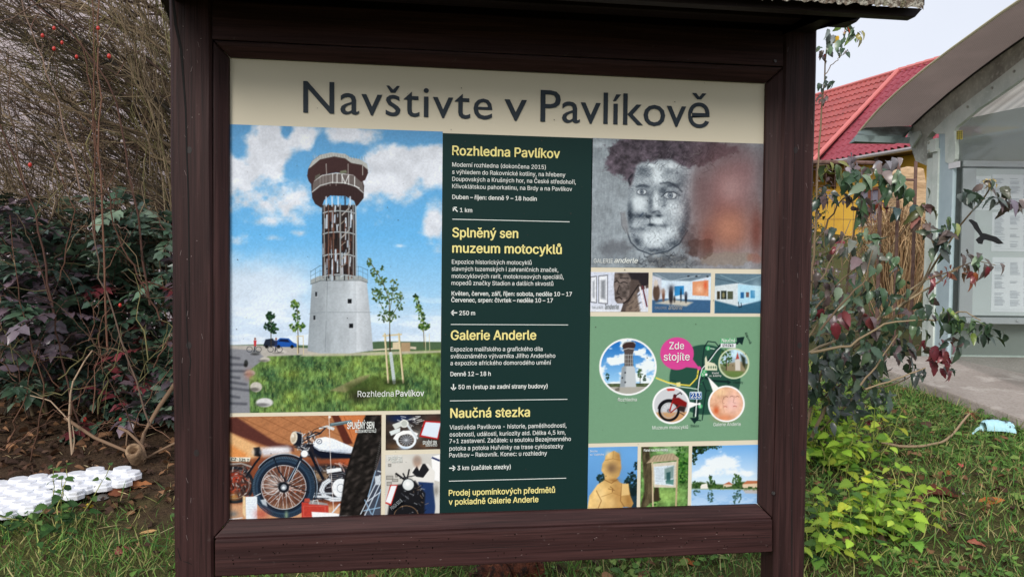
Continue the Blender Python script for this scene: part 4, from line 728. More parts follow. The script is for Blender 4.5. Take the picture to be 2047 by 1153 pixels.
# ---------------- the map
A = Art('map_print', ((1178, 631), (1521, 634), (1520, 881), (1176, 883)))
X, Y = A.X, A.Y; A.fill((122, 158, 130)); A.grain(3, .015)
q4 = lambda x, y: (1160+x/2.745, 620+y/2.745)
Q = lambda *p: [q4(*z) for z in p]
A.ell(*q4(683, 380), 71, 70, (52, 88, 76), 1)
dkl = (30, 54, 54)
A.line(Q((640, 600), (645, 500), (650, 400), (660, 330), (700, 280), (740, 230), (770, 190), (860, 180)), 5.2, dkl); A.line(Q((622, 580), (632, 480), (640, 420)), 4, dkl)
A.line(Q((668, 600), (690, 440), (668, 380), (672, 260), (680, 200), (700, 170), (740, 175), (760, 200)), 2, dkl); A.line(Q((660, 604), (640, 600)), 2, dkl); A.line(Q((690, 440), (710, 440)), 1.6, dkl); A.line(Q((665, 360), (720, 385), (810, 392)), 4, dkl); A.poly(Q((805, 380), (828, 394), (808, 408)), dkl); A.poly(Q((600, 588), (652, 588), (626, 622)), dkl); A.poly(Q((857, 150), (900, 145), (888, 190), (872, 178), (862, 182), (858, 168)), dkl); A.line(Q((560, 400), (500, 380)), 1.5, dkl, .5)
A.line(Q((645, 440), (652, 380), (668, 320), (712, 272), (748, 222), (775, 195)), 1.8, (232, 240, 236)); A.line(Q((632, 580), (640, 470), (648, 440)), 1.8, (232, 240, 236)); A.line(Q((415, 372), (480, 398), (540, 418), (600, 425), (640, 432)), 1.8, (206, 226, 210))
for (xa, ya, xb, yb) in ((430, 376, 640, 430), (645, 440, 748, 222)):
    for k in range(12): A.ell(*q4(xa+(xb-xa)*k/12, ya+(yb-ya)*k/12), 1.0, 1.0, (70, 150, 96), .6, .9)
A.line(Q((410, 368), (480, 395), (530, 405), (600, 412), (640, 370), (648, 320)), 2.6, (226, 206, 90)); A.poly(Q((526, 396), (548, 394), (550, 416), (528, 418)), (226, 216, 150))
A.line(Q((690, 205), (735, 212)), 1.6, (206, 226, 210))
for (x, y) in ((401, 369), (700, 208), (680, 336), (672, 352), (658, 526)): A.ell(*q4(x, y), 4.4, 4.4, (86, 176, 120))
for (x, y) in ((690, 352), (653, 513)): A.ell(*q4(x, y), 2.6, 2.6, (240, 244, 242))
A.ell(*q4(530, 237), 33.5, 32.5, (206, 82, 150)); A.poly(Q((585, 285), (612, 262), (652, 316), (640, 318), (570, 310)), (206, 82, 150)); A.ell(*q4(651, 317), 4, 4, (206, 82, 150))
A.poly(Q((683, 328), (683, 262), (690, 250), (697, 280), (735, 290), (750, 305), (750, 330)), (214, 214, 190))
for x in (704, 717, 730, 742): A.ell(*q4(x, 312), 1.4, 2.6, (90, 120, 96))
A.poly(Q((768, 156), (852, 156), (852, 180), (768, 180)), (86, 176, 120)); A.poly(Q((770, 181), (854, 181), (852, 206), (770, 203)), (226, 228, 232))
A.poly(Q((599, 450), (603, 446), (662, 446), (666, 450), (666, 484), (662, 488), (603, 488), (599, 484)), (230, 236, 242)); A.poly(Q((602, 451), (663, 451), (663, 485), (602, 485)), (26, 92, 160))
def disc(x, y, r, rim, border=3.0): A.ell(*q4(x, y), r/2.745+border, (r/2.745+border)*.985, rim); 
# round tower photo
disc(261, 310, 149, (236, 240, 244)); cx, cy = q4(261, 310); r_ = 149/2.745
m, q = None, A.sl(cx-r_-2, cx+r_+2, cy-r_-2, cy+r_+2); XX, YY = X[q], Y[q]; inn = np.clip(.5+(r_-np.hypot(XX-cx, YY-cy))/1.2, 0, 1)
tt = np.clip((YY-cy+r_)/(1.5*r_), 0, 1)[..., None]; skyc = c3((40, 112, 186))*(1-tt)+c3((150, 196, 232))*tt
cm = sm(.5, .66, fbm(XX/26, YY/16, 33, 5)+.12*sm(cx, cx+40, XX))[..., None]; skyc = skyc*(1-cm)+c3((226, 234, 242))*cm
skyc = np.where((YY > cy+33)[..., None], c3((92, 104, 78))*(.7+.6*fbm(XX/4, YY/4, 4, 3))[..., None], skyc); skyc = np.where((YY > cy+40)[..., None], c3((170, 168, 160)), skyc)
A.mask(inn, np.clip(skyc, 0, 1), q)
A.poly(Q((218, 420), (228, 315), (240, 305), (292, 305), (300, 318), (306, 420)), (190, 196, 200)); A.poly(Q((218, 420), (228, 315), (240, 305), (252, 305), (244, 420)), (150, 158, 164), 1.5); A.poly(Q((242, 230), (288, 228), (290, 306), (242, 306)), (84, 76, 72))
for x in (250, 262, 274, 284): A.line(Q((x, 228), (x, 306)), 1.2, (176, 178, 178))
for y in (245, 268, 290): A.line(Q((242, y), (289, y)), 1.0, (170, 172, 172))
A.poly(Q((233, 205), (240, 195), (290, 192), (296, 212), (288, 238), (244, 240)), (92, 84, 82)); A.poly(Q((229, 196), (240, 176), (290, 172), (303, 186), (300, 205), (236, 212)), (74, 58, 56)); A.line(Q((232, 186), (250, 174), (290, 171), (302, 182)), 1.6, (160, 164, 164)); A.line(Q((235, 216), (262, 208), (294, 212)), 1.2, (206, 206, 206))
for (x, y) in ((246, 342), (246, 394), (230, 370)): A.ell(*q4(x, y), 1.4, 1.7, (30, 34, 40))
A.leaves(*q4(326, 345), 5, 9, 24, [(40, 70, 40), (70, 100, 56)], (1.2, 2.2)); A.line(Q((328, 345), (328, 410)), 1, (70, 60, 46)); A.leaves(*q4(148, 365), 3, 8, 14, [(34, 60, 40)], (1.2, 2)); A.leaves(*q4(352, 372), 2.5, 6, 12, [(34, 60, 40)], (1.2, 2)); A.poly(Q((190, 430), (215, 420), (215, 440), (190, 446)), (120, 116, 108), 1)
A.ring(cx, cy, r_+1.4, r_+1.2, 3.2, (236, 240, 244))
# motorcycle disc
disc(498, 520, 94, (240, 242, 244)); A.poly(Q((590, 500), (655, 512), (590, 540)), (240, 242, 244)); cx, cy = q4(498, 520); r_ = 94/2.745
A.ell(cx, cy, r_, r_, (200, 202, 206)); A.poly(Q((412, 560), (590, 556), (560, 600), (500, 614), (430, 590)), (196, 150, 104), 2, .9); A.poly(Q((470, 428), (520, 428), (515, 440), (480, 442)), (196, 70, 60), 1)
A.ring(*q4(486, 550), 19, 19, 5, (30, 32, 36)); A.ring(*q4(486, 550), 14.5, 14.5, 1.4, (170, 172, 176)); A.ell(*q4(486, 550), 4, 4, (110, 112, 116))
for k in range(12): a = k*.52; x, y = q4(486, 550); A.line([(x, y), (x+14*math.cos(a), y+14*math.sin(a))], .7, (160, 162, 166), .7)
A.ring(*q4(488, 545), 22, 20, 3.4, (40, 40, 46), 1, .6, 0, math.pi*1.05, math.pi*1.95); A.line(Q((490, 550), (515, 470)), 2.6, (170, 40, 40)); A.poly(Q((505, 480), (540, 478), (585, 505), (582, 530), (530, 520), (510, 510)), (130, 36, 38), 1); A.line(Q((520, 470), (548, 450), (556, 460)), 2, (50, 40, 44)); A.ell(*q4(518, 470), 3.5, 4, (90, 40, 44)); A.poly(Q((530, 520), (580, 528), (570, 560), (540, 550)), (60, 50, 50), 1.5); A.line(Q((545, 560), (568, 574)), 1.6, (60, 50, 50)); A.line(Q((496, 560), (545, 520)), 2.4, (150, 50, 48))
A.ring(cx, cy, r_+1.6, r_+1.4, 3.2, (240, 242, 244))
# church disc
disc(842, 292, 77, (196, 206, 176)); cx, cy = q4(842, 292); r_ = 77/2.745; q = A.sl(cx-r_-2, cx+r_+2, cy-r_-2, cy+r_+2); XX, YY = X[q], Y[q]
A.mask(np.clip(.5+(r_-np.hypot(XX-cx, YY-cy))/1.2, 0, 1), np.clip(np.where((YY < cy)[..., None], c3((176, 200, 216)), c3((120, 130, 96)))*(.75+.5*fbm(XX/6, YY/6, 8, 3))[..., None], 0, 1), q)
A.poly(Q((800, 290), (880, 280), (905, 290), (905, 345), (800, 345)), (150, 136, 112), 1.5, .9); A.poly(Q((848, 270), (876, 268), (878, 330), (850, 330)), (206, 200, 190), 1); A.poly(Q((852, 268), (862, 230), (872, 266)), (170, 80, 70), 1); A.poly(Q((878, 240), (905, 260), (905, 320), (890, 300)), (44, 52, 40), 2, .9)
A.leaves(*q4(800, 260), 11, 18, 70, [(64, 96, 52), (96, 128, 72), (44, 70, 40)], (1.2, 2.4)); A.line(Q((800, 330), (802, 260)), 1.6, (70, 60, 46)); A.poly(Q((785, 330), (900, 335), (880, 360), (842, 368), (805, 358)), (104, 130, 74), 1.5, .8)
A.ring(cx, cy, r_+1.2, r_+1.2, 2.6, (196, 206, 176))
# painting disc
disc(801, 512, 92, (236, 240, 238)); A.poly(Q((698, 362), (765, 430), (730, 450)), (236, 240, 238)); cx, cy = q4(801, 512); r_ = 92/2.745; q = A.sl(cx-r_-2, cx+r_+2, cy-r_-2, cy+r_+2); XX, YY = X[q], Y[q]
A.mask(np.clip(.5+(r_-np.hypot(XX-cx, YY-cy))/1.2, 0, 1), np.clip((c3((222, 178, 150))+.25*(fbm(XX/9, YY/9, 5, 4)-.5)[..., None]), 0, 1), q)
A.blob(*q4(835, 510), 18, 22, (236, 196, 196), .7); A.blob(*q4(745, 550), 7, 10, (196, 90, 50), .8); A.blob(*q4(790, 590), 20, 8, (206, 120, 80), .6); A.blob(*q4(770, 450), 14, 10, (232, 206, 160), .6)
for (x, y) in ((800, 475), (832, 473), (862, 474)): A.line(Q((x-10, y), (x, y-4), (x+8, y)), 1, (120, 70, 66), .8)
for (x, y) in ((795, 528), (848, 526)): A.line(Q((x-9, y), (x, y-2), (x+9, y+1)), 1.2, (170, 70, 70), .8)
A.line(Q((786, 470), (780, 505), (790, 510)), .9, (160, 110, 96), .7); A.line(Q((846, 470), (838, 505), (850, 508)), .9, (160, 110, 96), .7); A.line(Q((778, 440), (776, 480), (790, 560)), 1, (190, 140, 120), .6)
A.ring(cx, cy, r_+1.6, r_+1.4, 3.0, (236, 240, 238))
A.build()

# ---------------- text column and lettering
flat('text_column', ((885, 266), (1184, 277), (1175, 1022), (879, 1024)), DGREEN, -0.0008)
FONT = None
try:                                                  # Blender's own interface typeface, else its built-in one
    import os
    FONT = bpy.data.fonts.load(os.path.join(bpy.utils.resource_path('LOCAL'), 'datafiles', 'fonts', 'Inter.woff2'))
except Exception: FONT = None
def text_mesh(s, bold=0.0, shear=0.0, space=1.0, font='ui'):
    """filled outlines of a line of text; bold strokes are thickened with copies shifted sideways"""
    cu = bpy.data.curves.new('t', 'FONT'); cu.body = s; cu.resolution_u = 3; cu.shear = shear; cu.fill_mode = 'FRONT'; cu.space_character = space
    if FONT and font == 'ui': cu.font = FONT
    o = bpy.data.objects.new('t', cu); COL.objects.link(o)
    dg = bpy.context.evaluated_depsgraph_get(); dg.update(); me = bpy.data.meshes.new_from_object(o.evaluated_get(dg))
    V = np.array([v.co[:] for v in me.vertices]); F = [tuple(p.vertices) for p in me.polygons]
    bpy.data.objects.remove(o); bpy.data.curves.remove(cu); bpy.data.meshes.remove(me)
    V[:, 2] = 0
    if bold:
        n = len(V); V2 = []; F2 = []
        for k, (dx, dy) in enumerate(((-bold, 0), (bold, 0), (0, bold*.6), (0, -bold*.6))): V2.append(V+np.array([dx, dy, k*.004])); F2 += [tuple(i+k*n for i in f) for f in F]
        V, F = np.concatenate(V2), F2
    return V, F
CAPH = {}
def lettering(name, lines, m, y=-0.0016, parent=None, cap=8.3):
    """one mesh per line: (text, baseline start x, y, baseline end x, y, options), all in photo pixels"""
    if not CAPH: CAPH.update({f: text_mesh('H', font=f)[0][:, 1].max() for f in ('ui', 'plain')})
    for ln in lines:
        s, xa, ya, xb, yb = ln[:5]; kw = ln[5] if len(ln) > 5 else {}
        Pa, Pb = at(xa, ya, y), at(xb, yb, y)
        if not kw.get('tilt'): Pa[2] = Pb[2] = (Pa[2]+Pb[2])/2
        d = Pb-Pa; W_ = np.linalg.norm(d); e = d/W_; up = np.array([-e[2], 0, e[0]])
        ky = np.linalg.norm(at(xa, ya, y)-at(xa, ya-kw.get('cap', cap), y))/CAPH[kw.get('font', 'ui')]
        V, F = text_mesh(s, kw.get('bold', 0), kw.get('shear', 0), 1.0, kw.get('font', 'ui')); w = V[:, 0].max()-V[:, 0].min(); st = W_/(w*ky)
        if st > 1.04 and len(s) > 2:
            V, F = text_mesh(s, kw.get('bold', 0), kw.get('shear', 0), 1+(st/1.04-1)*1.02, kw.get('font', 'ui')); w = V[:, 0].max()-V[:, 0].min()
        kx = W_/w
        b = MB(); b.add(Pa + (V[:, :1]-V[:, 0].min())*kx*e + V[:, 1:2]*ky*up - V[:, 2:3]*np.array([0, .05, 0]), F); b.build(name, m, parent or panel)
TXT = INK('title_ink', rgb(52, 60, 68)); YEL = INK('heading_ink', rgb(240, 228, 150)); WHI = INK('white_ink', rgb(232, 236, 232)); DKI = INK('map_ink', rgb(30, 52, 50))
TT = {'bold': .004, 'font': 'plain'}
lettering('title', [('Navštivte', 606, 223.5, 984, 241, TT), ('v', 1008, 240.5, 1053, 242, TT), ('Pavlíkově', 1080, 244, 1418, 255, TT)], TXT, cap=63)
B = {'bold': .019}; B2 = {'bold': .017, 'cap': 11.5}
lettering('heading', [
    ('Rozhledna Pavlíkov', 904, 310.6, 1119.5, 316, B), ('Splněný sen', 904, 474, 1036, 475.5, B), ('muzeum motocyklů', 904, 504.5, 1123, 507.8, B),
    ('Galerie Anderle', 901, 678.2, 1072, 679, B), ('Naučná stezka', 900, 833.8, 1059.4, 832.5, B), ('Prodej upomínkových předmětů', 897, 989.5, 1109.5, 984.4, B2), ('v pokladně Galerie Anderle', 897, 1007.7, 1076.4, 1003, B2)], YEL, cap=18.5)
S4 = {'cap': 4}; S5 = {'cap': 5}; T = {'bold': .003}; W = {'bold': .015}
lettering('text_line', [
    ('Moderní rozhledna (dokončena 2015)', 904, 333.7, 1091, 338, T), ('s výhledem do Rakovnické kotliny, na hřebeny', 904, 347.9, 1130, 353.5, T), ('Doupovských a Krušných hor, na České středohoří,', 904, 362, 1151, 368, T), ('Křivoklátskou pahorkatinu, na Brdy a na Pavlíkov', 904, 376.6, 1143.5, 382, T),
    ('Duben – říjen: denně 9 – 18 hodin', 904, 397.7, 1073, 401.6, W), ('1 km', 919.4, 424, 944, 424.7, W),
    ('Expozice historických motocyklů', 903.3, 527.5, 1062.5, 528.8, T), ('slavných tuzemských i zahraničních značek,', 903, 541.7, 1116, 543, T), ('motocyklových rarit, motokrosových speciálů,', 903, 555.5, 1126.8, 557.5, T), ('mopedů značky Stadion a dalších skvostů', 902.6, 569.4, 1106, 571, T),
    ('Květen, červen, září, říjen: sobota, neděle 10 – 17', 902.6, 590.5, 1143.2, 591.8, W), ('Červenec, srpen: čtvrtek – neděle 10 – 17', 902, 603.7, 1105.3, 604.3, W), ('250 m', 918, 629.7, 949.8, 629.4, W),
    ('Expozice malířského a grafického díla', 900.8, 701.6, 1084.5, 701.2, T), ('světoznámého výtvarníka Jiřího Anderleho', 900.8, 715.4, 1110, 714.8, T), ('a expozice afrického domorodého umění', 900.4, 729.3, 1101.4, 728.3, T),
    ('Denně 12 – 18 h', 900.4, 751.3, 981, 750.6, W), ('50 m (vstup ze zadní strany budovy)', 916.3, 777, 1094.6, 775.3, W),
    ('Vlastivěda Pavlíkova - historie, pamětihodnosti,', 898.8, 856.5, 1132.2, 854.8, T), ('osobnosti, události, kuriozity atd. Délka 4,5 km,', 898.8, 871, 1130.5, 868.3, T), ('7+1 zastavení. Začátek: u soutoku Bezejmenného', 898.4, 884.2, 1141, 881.5, T), ('potoka a potoka Huřvinky na trase cyklostezky', 898.4, 898.8, 1126, 896, T), ('Pavlíkov – Rakovník. Konec: u rozhledny', 898, 912.3, 1093.3, 910, T),
    ('3 km (začátek stezky)', 914.3, 938.4, 1021, 936.7, W)], WHI, cap=8.4)
yl = -0.0016
def bar(b, pa, pb, w):
    A_, B_ = at(*pa, yl), at(*pb, yl); d = B_-A_; n = np.array([-d[2], 0, d[0]])/np.linalg.norm(d)*w*.0006
    b.add([A_-n, B_-n, B_+n, A_+n], [(0, 1, 2, 3)])
for (xa, ya, xb, yb) in ((904.3, 438.2, 1138.6, 443.5), (901.3, 648.2, 1135.7, 649.2), (899.4, 800.7, 1134.2, 797.6), (897.4, 961, 1131.8, 955)): b = MB(); bar(b, (xa, ya), (xb, yb), 1.3); b.build('rule', WHI, panel)
for (x, y, a) in ((910.5, 419, -135), (908, 625, 180), (906.5, 773, 90), (904, 935, 0)):
    a = math.radians(a); ux, uy = math.cos(a), math.sin(a); tip = (x+6*ux, y+6*uy)
    b = MB(); bar(b, (x-6*ux, y-6*uy), tip, 2.2)
    for s in (-1, 1): bar(b, tip, (tip[0]-5*ux+s*5*-uy, tip[1]-5*uy+s*5*ux), 2.2)
    b.build('arrow', WHI, panel)
lettering('caption', [
    ('Rozhledna', 715, 793, 787, 792, {'cap': 12}), ('Pavlíkov', 791, 792, 848, 791, {'cap': 12, 'bold': .014}), ('GALERIE', 1187, 525, 1225, 526, {'cap': 8}), ('anderle', 1228, 526, 1275, 525, {'bold': .012, 'shear': .2, 'cap': 10}),
    ('SPLNĚNÝ SEN', 694, 857, 748, 855, {'bold': .03, 'cap': 13}), ('MUZEUM MOTOCYKLŮ', 710, 865.5, 752, 862.5, {'bold': .02, 'cap': 6}), ('SPLNĚNÝ SEN', 845, 888, 873, 887, {'bold': .02, 'cap': 7}), ('MUZEUM MOTOCYKLŮ', 851, 892, 874, 891, {'bold': .01, 'cap': 3.5}), ('SPLNĚNÝ SEN', 774, 921, 803, 918, {'bold': .02, 'cap': 8}), ('MUZEUM MOTOCYKLŮ', 783, 925, 804, 923, {'bold': .01, 'cap': 3.5}),
    ('Zde', 1337.8, 697.5, 1367.3, 697.5, {'cap': 14, 'bold': .006}), ('stojíte', 1326.5, 720, 1378.6, 720, {'cap': 15, 'bold': .006}), ('Rozhledna', 1235.4, 801.4, 1273, 801.4, {'cap': 6.8}), ('Muzeum motocyklů', 1304, 857.5, 1375.3, 856.5, {'cap': 6.8}), ('Galerie Anderle', 1426, 851.3, 1480.6, 850.3, {'cap': 6.8}),
    ('Naučná', 1442.7, 683.4, 1469.3, 683.4, {'bold': .01, 'cap': 7}), ('233', 1381.5, 795, 1400.4, 795, {'bold': .012, 'cap': 10}), ('Kostel', 1423.5, 747, 1437, 747, S4), ('sv. Kateřiny', 1418, 752.5, 1442, 752.5, S4), ('3', 1413.8, 698.5, 1416.6, 698.5, S5), ('4', 1406.3, 745, 1409.3, 745, S5), ('5', 1403.4, 751, 1406.4, 751, S5), ('6', 1398.6, 814.5, 1401.2, 814.5, S5), ('7', 1304.6, 757.5, 1307.6, 757.5, S5),
    ('Socha', 1179.5, 903, 1194, 903, S4), ('sv. Vojtěcha', 1179.5, 910, 1207, 909.5, S4), ('Panel naučné stezky', 1287, 901.5, 1335, 901, {'bold': .01, 'cap': 5})], WHI, y=-0.0022)
lettering('map_label', [('stezka', 1444, 692.5, 1466, 692.5, {'cap': 7}), ('Slabce', 1380.4, 853, 1396.8, 853, S5), ('Všetaty', 1465, 766.5, 1485.5, 766, S5), ('Rakovník', 1489, 666, 1499, 688, {'tilt': True, 'cap': 5})], DKI, y=-0.0022)
lettering('caption', [('CZ-125 T', 462, 919.5, 497, 922.5, {'bold': .01, 'tilt': True, 'cap': 6}), ], DKI, y=-0.0022)
lettering('caption', [('PRAGA 500 B', 784, 1019, 805, 1001, {'bold': .01, 'tilt': True, 'cap': 7}), ('anderle', 1209, 618, 1237, 617, {'bold': .012, 'shear': .2, 'cap': 10}), ('GALERIE', 1183, 616.5, 1206, 616.5, S5), ('anderle', 1336, 619, 1364, 618, {'bold': .012, 'shear': .2, 'cap': 10}), ('GALERIE', 1309, 617.5, 1333, 617.5, S5)], [INK('grey_ink', rgb(150, 156, 160))], y=-0.0022)
# dirt specks stuck to the laminate
b = MB()
for k in range(130):
    x, y = R.uniform(470, 1505), R.uniform(150, 1000); p = at(x, y, -0.0026); r_ = R.choice([.0006, .0008, .0011, .0014])
    b.add([p+np.array([r_*math.cos(a)*R.uniform(.6, 1.2), 0, r_*math.sin(a)*R.uniform(.6, 1.3)]) for a in np.arange(6)*1.047], [tuple(range(6))])
tag(b.build('dirt', INK('speck', rgb(70, 64, 58)), panel), kind='stuff')
# ------------------------------------------------------------------ the place behind the board
E1 = np.array([math.cos(YAW), -math.sin(YAW), 0]); E2 = np.array([math.sin(YAW), math.cos(YAW), 0])
def pb(px, py, b):                 # the point with forward distance b
    d = ray(px, py); return CAM + d*(b/(d @ E2))
def pa(px, py, a):                 # the point with sideways distance a
    d = ray(px, py); return CAM + d*(a/(d @ E1))
def pz(px, py, z):
    d = ray(px, py); return CAM + d*((z-CAM[2])/d[2])
def S(a, b, z): return np.array([CAM[0], CAM[1], 0]) + E1*a + E2*b + np.array([0, 0, z])
UP = np.array([0, 0, 1.0])
# ---- ground: one sheet, fine near the board, to the horizon
def axis(lo, hi, a, b, st):
    m = np.arange(a, b+1e-6, st); L_ = a-np.cumsum(.12*1.32**np.arange(40)); H_ = b+np.cumsum(.12*1.32**np.arange(40))
    return np.concatenate([L_[L_ > lo][::-1], m, H_[H_ < hi]])
gx_, gy_ = axis(-500, 500, -2.6, 5.4, .045), axis(-300, 600, -0.4, 4.6, .045)
GX, GY = np.meshgrid(gx_, gy_); GZ = gz(GX, GY) + .022*(fbm(GX*5, GY*5, 3, 4)-.5)*np.clip(6-np.abs(GY-2), 0, 1)
def grassy(x, y):
    """how much grass grows: bare litter under the bushes, grass on the strip before them"""
    n = fbm(np.asarray(x)*1.7+5, np.asarray(y)*1.7, 91, 4)-.5; n2 = fbm(np.asarray(x)*6, np.asarray(y)*6, 92, 3)-.5
    left = sm(1.95, 1.40, y+.9*n+.35*n2+.25*sm(-1.0, -.5, x)); right = sm(1.6, 2.4, x+.9*n+.3*n2-.2*(y-1.5))*np.clip(1-.55*np.exp(-((x-2.6)/.5)**2-((y-2.1)/.7)**2), 0, 1)
    mid = sm(2.1, 1.2, y+1.0*n)*.9
    far = sm(5.0, 6.5, y)
    return np.clip(np.maximum(np.maximum(np.where(x < -.2, left, 0), np.where(x >= -.2, np.maximum(mid, right*sm(1.2, 1.9, x)), 0)), far)*np.clip(.62+1.1*(n+.6*n2)+.35, .08, 1), 0, 1)
gr = grassy(GX, GY)[..., None]; so = fbm(GX*9, GY*9, 12, 4)[..., None]
gc = (lin(c3((74, 58, 44)))*(.45+1.0*so))*(1-gr) + lin(c3((84, 86, 48)))*(.5+.9*so)*gr
ny_, nx_ = GX.shape; I = np.arange(nx_*ny_).reshape(ny_, nx_)
SOIL = mat('soil_and_moss', attr='col', rough=.95, spec=.15, noise=[((60, 60, 60), 4, .5, .7, rgb(46, 34, 26), .6)], bump=[((90, 90, 90), 5, .8, .02), ((22, 22, 22), 4, .6, .03)])
gmesh = fast_mesh('ground', np.stack([GX, GY, GZ], -1).reshape(-1, 3), np.stack([I[:-1, :-1], I[:-1, 1:], I[1:, 1:], I[1:, :-1]], -1).reshape(-1, 4), gc.reshape(-1, 3), SOIL, smooth=True)
tag(gmesh, 'uneven autumn ground of dark soil, moss and short grass', kind='structure')

# ---- leaves, blades and twigs in bulk
def unit(a): return a/(np.linalg.norm(a, axis=-1, keepdims=True)+1e-9)
def leaf_batch(P, D, N, L, Wd, C, st=5, tooth=0.0, fold=.25, droop=.25, jit=.12, base=.0, shape=1.0, tipc=None):
    """many leaves at once: base points, tip directions, upper normals, lengths, widths, linear colours"""
    P = np.asarray(P, float); n = len(P); D = unit(np.asarray(D, float)); N = np.asarray(N, float); N = unit(N - D*(N*D).sum(-1, keepdims=True)); B = np.cross(D, N)
    L = np.broadcast_to(np.asarray(L, float), n); Wd = np.broadcast_to(np.asarray(Wd, float), n); C = np.asarray(C, float)
    t = np.linspace(0, 1, st); w = np.sin(np.pi*np.clip(t, .0, 1)**(.72*shape))**.85; w[0] = .06; w[-1] = .02
    V = np.zeros((n, st, 3, 3)); CC = np.zeros((n, st, 3, 3)); dr = (droop*(.4+1.2*rng.random(n)))[:, None]; fo = (fold*(.3+1.4*rng.random(n)))[:, None]
    sw = (rng.random(n)-.5)[:, None]*.25
    for i in range(st):
        ww = w[i]*(1+tooth*(1 if i % 2 else -1)*(0 if i in (0, st-1) else 1))
        ti = t[i]
        mid = P + D*(L*(ti - .12*dr[:, 0]*ti**2))[:, None] - N*(L[:, None]*dr*ti**2*.8) + B*(L[:, None]*sw*ti**2)
        V[:, i, 1] = mid
        for k, s in ((0, -1), (2, 1)):
            up = fo*(1+.5*rng.normal(size=(n, 1))*jit*4)
            back = -tooth*.35*(1 if i % 2 else -.6)
            V[:, i, k] = mid + B*(s*ww*Wd/2)[:, None] + N*((ww*Wd/2)[:, None]*up) - D*((L*0.06*back))[:, None]
        sh = 1.0 + (rng.random((n, 1))-.5)*.12
        CC[:, i, 0] = C*sh; CC[:, i, 2] = C*sh*.96; CC[:, i, 1] = C*1.18
        if tipc is not None: CC[:, i] = CC[:, i]*(1-.6*ti**2) + np.asarray(tipc)[:, None]*.6*ti**2
    V = V.reshape(-1, 3); CC = CC.reshape(-1, 3)
    b = (np.arange(n)*st*3)[:, None]
    fs = []
    for i in range(st-1):
        for k in (0, 1): fs.append([i*3+k, i*3+k+1, (i+1)*3+k+1, (i+1)*3+k])
    F = (b[:, :, None] + np.array(fs)[None]).reshape(-1, 4)
    return V, F, CC
class Bulk:
    def __init__(s): s.V = []; s.F = []; s.C = []; s.n = 0
    def add(s, V, F, C): s.V.append(V); s.F.append(np.asarray(F)+s.n); s.C.append(C); s.n += len(V)
    def build(s, name, m, parent=None, smooth=True): return fast_mesh(name, np.concatenate(s.V), np.concatenate(s.F), np.concatenate(s.C), m, parent, smooth)
def twig_tubes(B_, paths, n=3):
    """paths: list of (points (k,3), r0, r1, colour)"""
    for pts, r0, r1, c in paths:
        pts = np.asarray(pts, float); k = len(pts); T = unit(np.gradient(pts, axis=0)); a = np.array([.3, .5, .81]); e = unit(np.cross(T, a)); g = np.cross(T, e)
        r = np.linspace(r0, r1, k)[:, None, None]; an = np.arange(n)*2*math.pi/n
        V = pts[:, None] + r*(np.cos(an)[None, :, None]*e[:, None] + np.sin(an)[None, :, None]*g[:, None])
        i = np.arange(k-1)[:, None]*n; j = np.arange(n)[None]; j2 = (j+1) % n
        B_.add(V.reshape(-1, 3), np.stack([i+j, i+j2, i+n+j2, i+n+j], -1).reshape(-1, 4), np.tile(np.asarray(c, float), (k*n, 1)))
def curve(p0, p1, sag=.1, wob=.02, k=7):
    p0 = np.asarray(p0, float); p1 = np.asarray(p1, float); t = np.linspace(0, 1, k)[:, None]; L_ = np.linalg.norm(p1-p0)
    q = p0+(p1-p0)*t + np.array([0, 0, 1.0])*(sag*L_*4*t*(1-t)); q[1:-1] += rng.normal(size=(k-2, 3))*wob*L_; return q
def pal(cols, n, j=.18):
    c = lin(np.array(cols, float)/255)[rng.integers(0, len(cols), n)]
    return c*(1+j*rng.normal(size=(n, 1)))
LEAF = mat('glossy_leaf', attr='col', rough=.30, spec=.7, transl=.12)
SOFT = mat('soft_leaf', attr='col', rough=.6, spec=.3, transl=.30)
DRY = mat('dry_leaf', attr='col', rough=.8, spec=.2, transl=.08)
BARK = mat('twig_bark', attr='col', rough=.85, spec=.2)
GRASS = mat('grass_blade', attr='col', rough=.6, spec=.3, transl=.3)
SHOOT = mat('rosehip', rgb(190, 50, 40), rough=.3)

# ---- the wall of a house far left
WALLM = mat('pale_render', rgb(196, 184, 188), rough=.95, noise=[((1.2, 1.2, 1.2), 4, .4, .65, rgb(170, 160, 165), .7), ((14, 14, 14), 4, .5, .7, rgb(206, 200, 204), .5)], bump=[((40, 40, 40), 4, .4, .01)])
b = MB(); bW = 7.0
p0 = S(-9, bW, 0.2); p1 = S(0.6, bW, 0.2); d = E2*.3
b.hexa([p0, p1, p1+d, p0+d, p0+UP*5.5, p1+UP*5.5, p1+d+UP*5.5, p0+d+UP*5.5])
hw = empty('house_wall', S(-4, bW, .2)); tag(hw, 'pale rendered house wall seen through the bare twigs', 'house wall')
b.build('wall', WALLM, hw)
b = MB()                                                # shallow block courses of the facing
for r_ in range(14):
    z = .6+r_*.30
    b.hexa([S(-9, bW-.012, z), S(.6, bW-.012, z), S(.6, bW-.001, z), S(-9, bW-.001, z), S(-9, bW-.012, z+.275), S(.6, bW-.012, z+.275), S(.6, bW-.001, z+.275), S(-9, bW-.001, z+.275)])
b.build('facing', WALLM, hw)
WHT = mat('white_paint', rgb(225, 225, 228), rough=.5)
